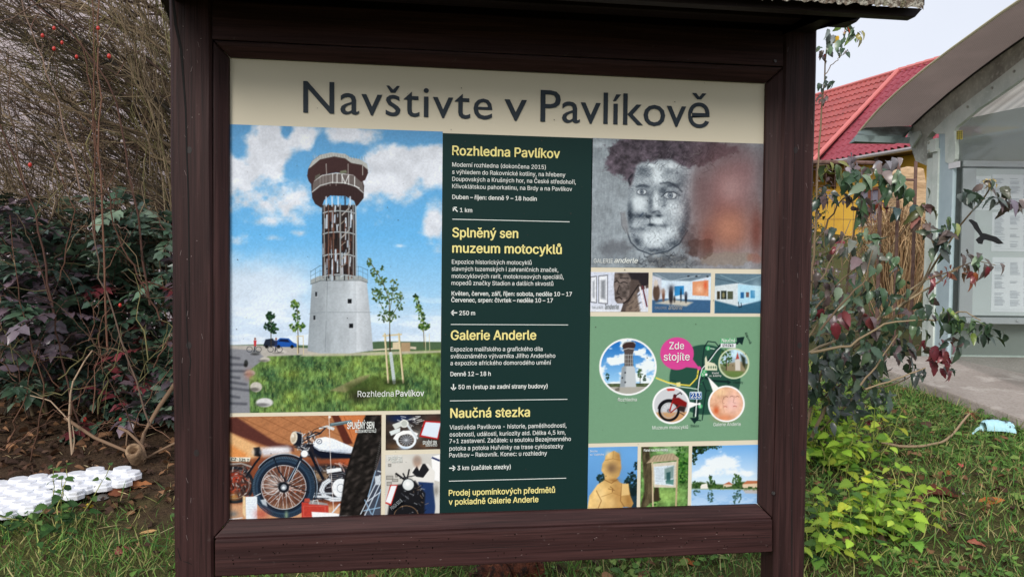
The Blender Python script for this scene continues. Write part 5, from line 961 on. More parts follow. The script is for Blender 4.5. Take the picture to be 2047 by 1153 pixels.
# ---- yellow house with the red roof
house = empty('house', S(9, 24, 2.5)); tag(house, 'yellow house with a red metal tile roof behind the wire fence', 'house')
REDT = mat('red_tile', rgb(170, 84, 80), rough=.42, spec=.5, noise=[((1.2, 1.2, 1.2), 5, .4, .65, rgb(146, 70, 70), .7), ((7, 7, 7), 4, .58, .72, rgb(120, 84, 76), .6)], bump=[((30, 30, 30), 2, .05, .01)])
YEL_W = mat('yellow_render', rgb(232, 184, 72), rough=.95, noise=[((1.5, 1.5, 1.5), 4, .45, .65, rgb(214, 160, 56), .6)])
TIMB = mat('dark_timber', rgb(66, 46, 36), rough=.7); GUT = mat('gutter_metal', rgb(176, 168, 168), rough=.4, metal=.5)
def hit(px, py, P, n):
    d = ray(px, py); return CAM + d*(((P-CAM) @ n)/(d @ n))
eA, eB = pb(1640, 325, 24.0), pb(1825, 291, 20.65); eB = np.array([eB[0], eB[1], eA[2]])
ed = unit(eB-eA); R1 = pb(1797, 144, 24.6)
def tiled(name, O, u, v, lim, clip_px, nP, parent, mat_, r_=.36, stp=.04, wav=.03):
    """metal tile sheet spanned by u (along the eave) and v (up the slope), clipped by the picture outline on its plane"""
    n = unit(np.cross(u, v)); 
    if n[2] < 0: n = -n
    u0, u1, v1 = lim; us = np.arange(u0, u1, .0575); rows = []
    k = 0
    while k*r_ < v1:
        rows += [(k*r_, .0), (k*r_+.004, stp), ((k+.5)*r_, stp/2)]; k += 1
    V = [O + u*a + v*q + n*(h+wav*math.sin(a*2*math.pi/.23)) for (q, h) in rows for a in us]; nu = len(us)
    bm = bmesh.new(); vs = [bm.verts.new(p) for p in V]
    for j in range(len(rows)-1):
        for i in range(nu-1): bm.faces.new((vs[j*nu+i], vs[j*nu+i+1], vs[(j+1)*nu+i+1], vs[(j+1)*nu+i]))
    if clip_px:
        C = [hit(x, y, O, n) for x, y in clip_px]; cen = sum(C)/len(C)
        for i in range(len(C)):
            e = unit(C[(i+1) % len(C)]-C[i]); no = np.cross(e, n)
            if (cen-C[i]) @ no > 0: no = -no
            bmesh.ops.bisect_plane(bm, geom=bm.verts[:]+bm.edges[:]+bm.faces[:], plane_co=Vector(C[i]), plane_no=Vector(no), clear_outer=True)
    me = bpy.data.meshes.new(name); bm.to_mesh(me); bm.free(); return link(name, me, mat_, parent), n
vd = R1-eA; vd = vd-ed*(vd @ ed); vl = np.linalg.norm(vd); vd = vd/vl
REDD = mat('shaded_red_sheet', rgb(150, 62, 74), rough=.36, spec=.5, noise=[((2, 2, 2), 4, .4, .7, rgb(132, 52, 66), .6)])  # darker than the other slope: the shade on this side is put into the colour
roof, nD = tiled('roof', eA, ed, vd, (-6, 9, vl), [(1560, 345), (1640, 311), (1797, 144), (1960, 95), (1960, 266), (1825, 291), (1640, 325)][1:], None, house, REDD, .30, .02, .06); roof['label'] = 'ribbed red roof slope, its shade put into a darker red'
P2, P3 = pb(1640, 190, 28.4), pb(1640, 311, 23.9)
n2 = unit(np.cross(P2-R1, P3-R1)); u2 = unit(R1-P2); v2 = np.cross(n2, u2); v2 = v2 if v2[2] > 0 else -v2
O2 = R1 - v2*5.4 - u2*12
roof2, n2b = tiled('roof', O2, u2, v2, (0, 13, 5.5), [(1797, 144), (1470, 240), (1470, 400), (1555, 400)], None, house, REDT)
b = MB(); b.tube([R1+n2b*.06, P3+n2b*.06, P3+(P3-R1)*.3+n2b*.06], .075, 8); b.tube([R1+UP*.05, R1+UP*.05-u2*12], .06, 6); 
rdg = [R1+UP*.05+ed*q for q in np.arange(0, 7, .34)]
for q in range(len(rdg)-1): b.tube([rdg[q], rdg[q+1]-ed*.01], [.085, .07], 6)
b.build('ridge_cap', mat('ridge_metal', rgb(210, 120, 116), rough=.4), house)
b = MB(); b.tube([eA-ed*4-UP*.02-vd*.05, eB+ed*4-UP*.02-vd*.05], .06, 8); b.build('gutter', GUT, house)
hin = unit(np.array([vd[0], vd[1], 0])); wO = eA+hin*.75; zt_ = eA[2]-.02
def wq(a, z, off=0.0): p = wO+ed*a-hin*off; return np.array([p[0], p[1], z])
b = MB(); b.hexa([wq(-5, 1.4), wq(9, 1.4), wq(9, 1.4, -.3), wq(-5, 1.4, -.3), wq(-5, zt_+.4), wq(9, zt_+.4), wq(9, zt_+.4, -.3), wq(-5, zt_+.4, -.3)]); b.build('wall', YEL_W, house)
b = MB(); b.hexa([eA-ed*5-UP*.10, eB+ed*5-UP*.10, wq(9, zt_-.06), wq(-5, zt_-.06), eA-ed*5-UP*.05, eB+ed*5-UP*.05, wq(9, zt_-.01), wq(-5, zt_-.01)]); b.build('soffit', TIMB, house)
def along(px, py):                                     # position along the wall for a pixel
    p = hit(px, py, wO, hin); return (p-wO) @ ed, p[2]
a_, z_ = along(1790, 325)
for k in (-1, 0, 1):
    b = MB(); q = a_+k*2.4; b.prism([wq(q-.07, zt_-.08, .02), wq(q-.07, zt_-.08, .7), wq(q-.07, zt_-.20, .7), wq(q-.07, zt_-.75, .02)], ed*.14); b.build('eave_bracket', TIMB, house)
a0, zt2 = along(1722, 383); a1, zb2 = along(1757, 440)
a0, a1 = min(a0, a1), max(a0, a1)
b = MB()
for (qa, qb, za, zb_) in ((a0-.08, a0, zb2, zt2), (a1, a1+.08, zb2, zt2), ((a0+a1)/2-.04, (a0+a1)/2+.04, zb2, zt2), (a0-.08, a1+.08, zb2-.08, zb2), (a0-.08, a1+.08, zt2, zt2+.08)):
    b.hexa([wq(qa, za, .06), wq(qb, za, .06), wq(qb, za, .003), wq(qa, za, .003), wq(qa, zb_, .06), wq(qb, zb_, .06), wq(qb, zb_, .003), wq(qa, zb_, .003)])
hwin = b.build('window', mat('brown_frame', rgb(120, 70, 46), rough=.5), house)
b = MB(); b.add([wq(a0, zb2, .02), wq(a1, zb2, .02), wq(a1, zt2, .02), wq(a0, zt2, .02)], [(0, 1, 2, 3)]); b.build('pane', mat('dark_glass', rgb(110, 105, 120), rough=.08, spec=.8), hwin)
b = MB(); b.hexa([wq(a0-.12, zb2-.16, .12), wq(a1+.12, zb2-.16, .12), wq(a1+.12, zb2-.16, .0), wq(a0-.12, zb2-.16, .0), wq(a0-.12, zb2-.085, .12), wq(a1+.12, zb2-.085, .12), wq(a1+.12, zb2-.085, .0), wq(a0-.12, zb2-.085, .0)]); b.build('sill', WHT, hwin)

# ---- bus shelter
sh = empty('bus_shelter', S(4.2, 5.6, .42)); tag(sh, 'galvanised bus shelter with an arched corrugated roof, glass sides and a timetable case', 'bus shelter')
GALV = mat('galvanised_steel', rgb(208, 216, 208), rough=.5, metal=.05, spec=.5, noise=[((6, 6, 6), 4, .4, .65, rgb(182, 194, 186), .8), ((40, 40, 40), 3, .55, .7, rgb(222, 228, 224), .5)])
GALD = mat('weathered_steel', rgb(176, 178, 168), rough=.65, metal=.05, noise=[((5, 5, 5), 5, .4, .65, rgb(132, 132, 124), .9), ((30, 30, 30), 4, .5, .7, rgb(206, 208, 198), .6)])
BLK = mat('black_seal', (0.012, 0.012, 0.013, 1), rough=.6); GUTD = mat('dark_gutter', rgb(74, 84, 82), rough=.55, metal=.2, noise=[((8, 8, 8), 5, .45, .6, rgb(120, 136, 136), .8)])
ALU = mat('aluminium', rgb(188, 190, 194), rough=.4, metal=.2)
aS = 3.43; aR = 2.98
top_px = [(1818, 257), (1824, 252), (1850, 228), (1900, 185), (1950, 146), (2000, 109), (2047, 76), (2100, 42), (2160, 10), (2230, -18), (2310, -40)]
seam = [(1865, 262), (1900, 229), (1950, 191), (2000, 154), (2047, 117), (2100, 84), (2160, 54), (2230, 30), (2310, 12)]
low_px = [(1909, 262), (1913, 254), (1960, 216), (2000, 189), (2047, 156), (2100, 126), (2160, 100), (2230, 80), (2310, 66)]
up = [pa(x, y, aS) for x, y in top_px]; se = [pa(x, y, aS) for x, y in seam]; lo = [pa(x, y, aS) for x, y in low_px]
thk = E1*.05
b = MB(); b.prism(up + se[::-1] + [pa(1853, 275, aS), pa(1853, 332, aS), pa(1830, 322, aS), pa(1822, 298, aS), pa(1813, 274, aS)], thk); b.build('arch_rib', GALD, sh, bevel=.002)
b = MB(); b.prism([p-E1*.006 for p in se] + [p-E1*.006 for p in lo[::-1]] + [pa(x, y, aS-.006) for x, y in ((1910, 300), (1909, 318), (1905, 325), (1896, 327), (1889, 324), (1889, 268), (1872, 268))], E1*.03); b.build('arch_plate', GALV, sh, bevel=.002)
b = MB(); b.tube([p-E1*.002+UP*.004 for p in up[1:]], .012, 6); b.build('seal', BLK, sh)
b = MB(); b.prism([pa(x, y, aS-.03) for x, y in ((1853, 283), (1870, 276), (1870, 303), (1853, 307))], E1*.03); pl = b.build('bracket', GALV, sh, bevel=.002)
for (x, y) in ((1856, 283), (1856, 300)):
    p = pa(x+1.5, y+2, aS-.03); b = MB(); b.tube([p, p-E1*.012], .011, 8); b.build('bolt', GALD, pl)
b = MB(); b.prism([pa(x, y, aS-.02) for x, y in ((1813, 270), (1836, 262), (1839, 270), (1822, 296))], E1*.018); b.build('bracket', GALV, sh, bevel=.001)
# roof sheet: ridged, overhanging to the left, running on to the right
rim_px = [(1716, 266), (1735, 243), (1760, 215), (1800, 178), (1850, 137), (1900, 99), (1950, 63), (2000, 27), (2040, 0), (2100, -36), (2180, -76), (2260, -106)]
def resample(P, k):
    P = np.array(P); s_ = np.concatenate([[0], np.cumsum(np.linalg.norm(np.diff(P, axis=0), axis=1))]); q = np.linspace(0, s_[-1], k)
    return np.stack([np.interp(q, s_, P[:, i]) for i in range(3)], -1)
K = 40; ri = resample([pa(x, y, aR) for x, y in rim_px], K); inn_ = resample(up[1:], K)
NW = 28; V = []; C = []
for i in range(K):
    for j in range(NW*2+1):
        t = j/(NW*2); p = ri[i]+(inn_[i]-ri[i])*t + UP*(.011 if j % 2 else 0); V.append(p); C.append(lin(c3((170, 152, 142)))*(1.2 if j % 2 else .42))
m_ = NW*2+1; I = np.arange(K*m_).reshape(K, m_)
SHEET = mat('ribbed_sheet', attr='col', rough=.55, spec=.3, transl=.6, noise=[((3, 3, 3), 4, .45, .65, rgb(170, 150, 140), .3)])
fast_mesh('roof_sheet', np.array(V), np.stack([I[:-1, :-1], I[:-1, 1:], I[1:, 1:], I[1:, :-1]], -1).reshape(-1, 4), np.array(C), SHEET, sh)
V = []; C = []
for i in range(K):
    for j in range(61):
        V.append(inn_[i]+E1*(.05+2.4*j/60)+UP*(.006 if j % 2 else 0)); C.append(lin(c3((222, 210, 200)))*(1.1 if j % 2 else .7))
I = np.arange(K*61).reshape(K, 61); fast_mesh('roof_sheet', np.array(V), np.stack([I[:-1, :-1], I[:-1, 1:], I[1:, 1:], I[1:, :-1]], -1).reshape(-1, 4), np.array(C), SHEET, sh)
b = MB(); b.tube(list(ri), .009, 6); b.build('edge_trim', mat('yellowed_trim', rgb(190, 182, 150), rough=.6), sh)
for k in range(2, 9):
    p = lo[k-1]*.35+se[min(k, len(se)-1)]*.65-E1*.006; b = MB(); b.tube([p, p-E1*.008], .010, 8); b.build('bolt', GALD, sh)
# gutter at the back eave
g0, g1 = pb(1716, 266, 6.66), pb(1822, 266, 6.66)
tl, tr, br, bl = pb(1735, 252, 6.62), pb(1826, 253, 6.62), pb(1817, 287, 6.50), pb(1709, 283, 6.50)
gm1, gm2 = pb(1712, 270, 6.49), pb(1819, 275, 6.49)
b = MB(); b.prism([tl, gm1, bl, bl+E2*.12, tl+E2*.10], tr-tl); b.build('gutter', GUTD, sh)
b = MB(); V = [gm1-E2*.004, gm2-E2*.004, br-E2*.004, bl-E2*.004]; b.add(V+[p+E2*.01 for p in V], [(0, 1, 2, 3), (7, 6, 5, 4), (0, 4, 5, 1), (2, 6, 7, 3), (1, 5, 6, 2), (0, 3, 7, 4)]); b.build('gutter_lip', mat('gutter_lip', rgb(140, 156, 156), rough=.5, metal=.2, noise=[((9, 9, 9), 5, .45, .6, rgb(96, 108, 108), .9)]), sh)
# uprights
zf = 0.405
def upright(px0, px1, ytop, a, w, m):
    p, q = pa(px0, ytop, a), pa(px1, ytop, a); b = MB()
    zt_ = p[2]
    P = [np.array([v[0], v[1], zf]) for v in (p, q, q+E1*w, p+E1*w)]; T_ = [np.array([v[0], v[1], zt_]) for v in (p, q, q+E1*w, p+E1*w)]
    b.hexa(P+T_); return b.build('upright', m, sh, bevel=.003)
upright(1853, 1864, 318, aS+.004, .05, GALV); upright(1864.5, 1876, 300, aS-.012, .06, GALV)
BLU = mat('blue_grey_steel', rgb(176, 194, 200), rough=.45, metal=.05, noise=[((7, 7, 7), 4, .4, .65, rgb(158, 178, 186), .7)])
upright(1876.5, 1907, 268, aS+.002, .03, BLU)
upright(2420, 2480, 60, aS+.004, .06, GALV)
def glass(name, tint, tr, col=None):
    m = bpy.data.materials.new(name); m.use_nodes = True; nt = m.node_tree; N = nt.nodes; L = nt.links
    t = N.new('ShaderNodeBsdfTransparent'); t.inputs[0].default_value = tint; g_ = N.new('ShaderNodeBsdfGlossy'); g_.inputs['Roughness'].default_value = .06
    d_ = N.new('ShaderNodeBsdfDiffuse'); d_.inputs[0].default_value = col or (0.5, 0.52, 0.5, 1)
    m1 = N.new('ShaderNodeMixShader'); m1.inputs[0].default_value = tr; m2 = N.new('ShaderNodeMixShader'); lw = N.new('ShaderNodeLayerWeight'); fr = N.new('ShaderNodeMapRange'); fr.inputs[1].default_value = .55; fr.inputs[3].default_value = .04; fr.inputs[4].default_value = .5; L.new(lw.outputs['Facing'], fr.inputs[0])
    L.new(t.outputs[0], m1.inputs[1]); L.new(d_.outputs[0], m1.inputs[2]); L.new(fr.outputs[0], m2.inputs[0]); L.new(m1.outputs[0], m2.inputs[1]); L.new(g_.outputs[0], m2.inputs[2]); L.new(m2.outputs[0], N['Material Output'].inputs['Surface'])
    return m
GLS = glass('shelter_glass', (.93, .96, .95, 1), .035); GLB = glass('misted_glass', (.72, .78, .76, 1), .55, rgb(170, 176, 172))
b = MB(); gl = [pa(1907, 690, aS+.02)]; zt0 = zf+.10
q0 = pa(1907, 330, aS+.02); q1 = lo[-1]
b.prism([np.array([q0[0], q0[1], zt0])] + [np.array([q0[0], q0[1], lo[0][2]+.02])] + [p+E1*.02+UP*.02 for p in lo[1:]] + [np.array([q1[0], q1[1], zt0])+E1*.02], E1*.008); side = b.build('glass_pane', GLS, sh)
b = MB(); bB = 6.2
b.hexa([S(3.5, bB, zf+.10), S(5.9, bB, zf+.10), S(5.9, bB+.008, zf+.10), S(3.5, bB+.008, zf+.10), S(3.5, bB, 2.38), S(5.9, bB, 2.9), S(5.9, bB+.008, 2.9), S(3.5, bB+.008, 2.38)]); b.build('glass_pane', GLB, sh)
b = MB(); b.hexa([S(3.5, bB-.02, zf+.06), S(5.9, bB-.02, zf+.06), S(5.9, bB+.03, zf+.06), S(3.5, bB+.03, zf+.06), S(3.5, bB-.02, zf+.10), S(5.9, bB-.02, zf+.10), S(5.9, bB+.03, zf+.10), S(3.5, bB+.03, zf+.10)]); b.build('sill_rail', GALV, sh)
# timetable case on the back wall
bc_ = 6.05
def rc(mb, x0, y0, x1, y1, b0, th):
    A_, B_ = pb(x0, y0, b0), pb(x1, y1, b0); a0, a1 = (A_-CAM) @ E1, (B_-CAM) @ E1; z1, z0 = A_[2], B_[2]
    mb.hexa([S(a0, b0, z0), S(a1, b0, z0), S(a1, b0+th, z0), S(a0, b0+th, z0), S(a0, b0, z1), S(a1, b0, z1), S(a1, b0+th, z1), S(a0, b0+th, z1)])
xe = 2230
b = MB(); rc(b, 1926, 322, xe, 650, bc_+.012, .12); case = b.build('timetable_case', mat('case_side', rgb(92, 98, 98), rough=.5), sh)
b = MB(); rc(b, 1926, 321, xe, 336, bc_, .02); rc(b, 1926, 634, xe, 650, bc_, .02); rc(b, 1926, 336.5, 1943, 633.5, bc_, .02); rc(b, xe-17, 336.5, xe, 633.5, bc_, .02); b.build('case_frame', ALU, case, bevel=.003)
b = MB(); rc(b, 1943, 337, xe-17, 633, bc_+.008, .003); b.build('back_sheet', mat('grey_paper', rgb(206, 212, 214), rough=.8), case)
PAP = mat('paper', rgb(236, 238, 244), rough=.85); PRT = mat('grey_print', rgb(150, 156, 170), rough=.85)
for (x0, y0, x1, y1) in ((1984, 349, 2068, 420), (1984, 424, 2068, 503), (1984, 514, 2068, 624), (2074, 349, 2150, 470), (2074, 480, 2150, 620), (1950, 352, 1979, 420)):
    b = MB(); rc(b, x0, y0, x1, y1, bc_+.005, .002); nf = len(b.m)
    for (u0, u1) in ((.05, .30), (.42, .66), (.74, .96)):
        y = y0+8
        while y < y1-10:
            if R.random() < .82: rc(b, x0+(x1-x0)*u0, y, x0+(x1-x0)*(u0+(u1-u0)*R.uniform(.6, 1)), y+.9, bc_+.003, .0015)
            y += 2.6 if R.random() < .93 else 9
    rc(b, x0+3, y1-6, x1-3, y1-5, bc_+.003, .0015); b.m[nf:] = [1]*(len(b.m)-nf); b.build('sheet', [PAP, PRT], case)
b = MB(); p = pb(2033, 640, bc_); b.tube([p, p-E2*.012], .012, 10); b.build('lock', ALU, case)
# stickers on the side glass
bird = [(1937, 439), (1942, 438.5), (1953, 445), (1958, 456), (1963.5, 465.6), (1971, 467), (1980, 470), (1992, 473.5), (2006, 486), (1996, 488), (1983, 482.5), (1969, 479), (1966, 480), (1963.5, 488), (1955.6, 487), (1950, 479), (1955.6, 474.6), (1959, 472), (1955.6, 466.7), (1947.7, 457.7), (1944, 450), (1936, 441)]
b = MB(); b.prism([pa(x, y, aS+.018) for x, y in bird], E1*.0012); b.build('bird_sticker', BLK, sh)
b = MB(); b.prism([pa(x, y, aS-.008) for x, y in ((1912, 262), (1924, 261), (1924, 279), (1912, 279))], E1*.001); st_ = b.build('warning_sticker', mat('yellow_label', rgb(206, 190, 80), rough=.6), sh)
b = MB()
for k in range(14): x, y = 1912.5+k % 3*4, 263+(k//3)*3.6; b.prism([pa(u, v, aS-.0095) for u, v in ((x, y), (x+R.uniform(1.5, 3), y), (x+2, y+2), (x, y+1.8))], E1*.001)
b.build('label_print', BLK, st_)
b = MB(); b.prism([pa(x, y, aS-.004) for x, y in ((1896, 326), (1919, 322), (1919, 334), (1896, 338))], E1*.002); b.build('white_strip', WHT, sh)

# ---- concrete slab under the shelter
CONC = mat('concrete', rgb(168, 158, 150), rough=.95, noise=[((1.6, 1.6, 1.6), 5, .4, .62, rgb(140, 130, 122), .9), ((6, 6, 6), 4, .55, .7, rgb(196, 188, 180), .7), ((60, 60, 60), 3, .5, .7, rgb(120, 110, 102), .5)], bump=[((70, 70, 70), 4, .5, .01)])
L0, L1 = pz(1856, 768, .40), pz(2047, 838, .315); SE = unit(L1-L0)
c0 = L0-SE*.9; c1 = L0+SE*7; b = MB(); 
b.prism([c0, c1, c1+E1*6, c0+E1*6], (0, 0, -.10)); tag(b.build('pavement', CONC, bevel=.012), 'weathered concrete slab with a worn edge under the bus shelter', kind='structure')

# ---- rusty wire fence
RUST = mat('rusty_steel', rgb(118, 92, 84), rough=.8, noise=[((18, 18, 18), 4, .45, .65, rgb(92, 62, 50), .8)])
fb = 8.0
fence = empty('wire_fence', S(4.2, fb, .6)); tag(fence, 'rusty wire mesh fence with a bent top rail in front of the yellow house', 'fence')
b = MB(); b.tube([pb(1330, 318, fb)] + [pb(x, y, fb) for x, y in ((1630, 324), (1700, 325), (1745, 326), (1753, 329), (1757, 338), (1759, 352))], .022, 8); b.build('top_rail', RUST, fence)
b = MB(); ztop = pb(1700, 327, fb)[2]
w0 = (pb(1330, 400, fb)-CAM) @ E1; w1 = (pb(1760, 400, fb)-CAM) @ E1
for a in np.arange(w0, w1, .098): b.tube([S(a, fb, .45), S(a+.004*R.uniform(-1, 1), fb, ztop)], .0026, 4, cap=False)
for z in np.arange(.5, ztop, .172): b.tube([S(w0, fb-.005, z), S((w0+w1)/2, fb-.005, z+.01*R.uniform(-1, 1)), S(w1, fb-.005, z)], .0026, 4, cap=False)
b.build('wire_mesh', RUST, fence)
for (x, y, k) in ((1761, 350, .02), (1560, 325, .022)):
    p = pb(x, y, fb); b = MB(); b.tube([np.array([p[0], p[1], .35]), p], k, 8); b.build('post', RUST, fence)
gate = empty('gate_frame', S(4.0, 7.4, .5)); tag(gate, 'two rusty upright tubes joined by a short crossbar beside the bus shelter', 'gate frame')
for (x, y) in ((1797, 322), (1831, 322)):
    p = pb(x, y, 7.6); b = MB(); b.tube([np.array([p[0], p[1], .3]), p], .016, 8); b.build('upright', RUST, gate)
b = MB(); b.tube([pb(1772, 358, 7.6), pb(1831, 360, 7.6)], .012, 8); b.build('crossbar', RUST, gate)
# pale stone-like panel behind the grass
b = MB(); b.prism([pb(x, y, 10.6) for x, y in ((1795, 345), (1815, 332), (1848, 336), (1862, 420), (1862, 560), (1790, 560))], E2*.35)
pn = b.build('garden_wall', mat('sandstone', rgb(206, 176, 140), rough=.95, noise=[((2, 2, 9), 5, .4, .65, rgb(170, 136, 100), .9)], bump=[((6, 6, 14), 5, .8, .05)]), bevel=.03); tag(pn, 'pale sandy wall end between the rusty gate tubes and the bus shelter', 'wall')
# ------------------------------------------------------------------ plants and litter
GREENS = [(72, 96, 70), (60, 84, 62), (88, 110, 78), (54, 74, 58), (104, 122, 88)]
PURP = [(108, 90, 92), (94, 82, 78), (122, 108, 104), (84, 76, 68)]
REDS = [(128, 52, 62), (112, 46, 56), (146, 76, 80)]
def rand_dir(n, base, spread): return unit(np.asarray(base)[None] + spread*rng.normal(size=(n, 3)))
def clump(B_, c, n, rad, L, cols, dirn=(0, -.3, -.8), spread=.6, droop=.62, st=9, tooth=.09, wr=.50, fold=.42):
    P = np.asarray(c)[None] + rng.normal(size=(n, 3))*np.asarray(rad)[None]*.6
    D = rand_dir(n, dirn, spread); N = rand_dir(n, (0, -.55, .75), .45); l = .72*L*(.55+.85*rng.random(n))
    B_.add(*leaf_batch(P, D, N, l, l*wr*(.8+.4*rng.random(n)), pal(cols, n), st=st, tooth=tooth, droop=droop, fold=fold))
    return P
# ---- mahonia beside the right-hand post
mah = empty('mahonia_shrub', pb(1660, 840, 3.9)); tag(mah, 'tall mahonia shrub with green and purple leaves right of the board', 'shrub')
LB, TB = Bulk(), Bulk(); BK = [(150, 130, 104), (168, 148, 118), (134, 114, 92), (178, 160, 130)]
def stem(px, b0, b1, r0, r1, cols=BK):
    k = len(px); P = np.array([pb(x, y, b0+(b1-b0)*i/(k-1)) for i, (x, y) in enumerate(px)]); q = resample(P, 3*k); q[1:-1] += rng.normal(size=(3*k-2, 3))*.003
    twig_tubes(TB, [(q, r0*.75, r1*.8, pal(cols, 1)[0]*.85)], 6)
for px, b0, b1, r0, r1 in (
    (((1600, 900), (1635, 760), (1690, 620), (1700, 520), (1712, 440), (1722, 390)), 3.7, 3.4, .012, .004), (((1590, 720), (1650, 690), (1730, 655), (1800, 610), (1862, 572), (1905, 545), (1925, 530)), 3.6, 3.3, .012, .004),
    (((1620, 880), (1700, 700), (1780, 640), (1850, 560), (1885, 500), (1945, 420), (1982, 372)), 3.7, 3.1, .013, .004), (((1600, 700), (1625, 660), (1660, 600), (1668, 540)), 3.6, 3.4, .008, .003), (((1640, 860), (1720, 780), (1790, 768), (1830, 745)), 3.8, 3.7, .007, .003),
    (((1650, 850), (1730, 775), (1770, 720), (1790, 690)), 3.9, 3.8, .006, .002), (((1620, 600), (1632, 400), (1640, 240), (1648, 150), (1652, 95), (1660, 72)), 3.5, 3.2, .008, .003), (((1648, 150), (1660, 135), (1680, 112), (1690, 107)), 3.25, 3.25, .003, .0015),
    (((1640, 470), (1680, 400), (1730, 372), (1790, 358)), 3.5, 3.3, .006, .003), (((1700, 700), (1790, 600), (1850, 560), (1870, 500), (1850, 440)), 3.6, 3.3, .008, .003), (((1780, 640), (1870, 640), (1930, 620), (1960, 640)), 3.5, 3.3, .007, .003), (((1690, 640), (1760, 520), (1800, 470), (1830, 430)), 3.5, 3.4, .006, .002),
    (((1640, 800), (1740, 720), (1840, 690), (1890, 700)), 3.7, 3.5, .007, .003), (((1610, 640), (1680, 560), (1745, 510)), 3.5, 3.4, .006, .003), (((1850, 560), (1950, 520), (1990, 530)), 3.3, 3.2, .004, .002), (((1620, 705), (1700, 690), (1770, 645), (1830, 640)), 3.3, 3.25, .009, .004), (((1640, 660), (1690, 600), (1730, 560), (1745, 500)), 3.25, 3.25, .007, .003), (((1720, 770), (1760, 720), (1795, 668)), 3.3, 3.3, .006, .003), (((1730, 778), (1800, 755), (1850, 735)), 3.3, 3.3, .006, .003), (((1640, 560), (1690, 470), (1700, 440)), 3.2, 3.2, .005, .002)): stem(px, b0, b1, r0, r1)
G2 = [(68, 96, 68), (84, 112, 80), (56, 80, 58), (98, 122, 94), (116, 134, 108)]; GL = [(96, 120, 62), (120, 140, 70), (80, 110, 64)]
MIX = GREENS+PURP; DKG = [(56, 74, 60), (48, 64, 54), (68, 86, 70), (76, 84, 80)]
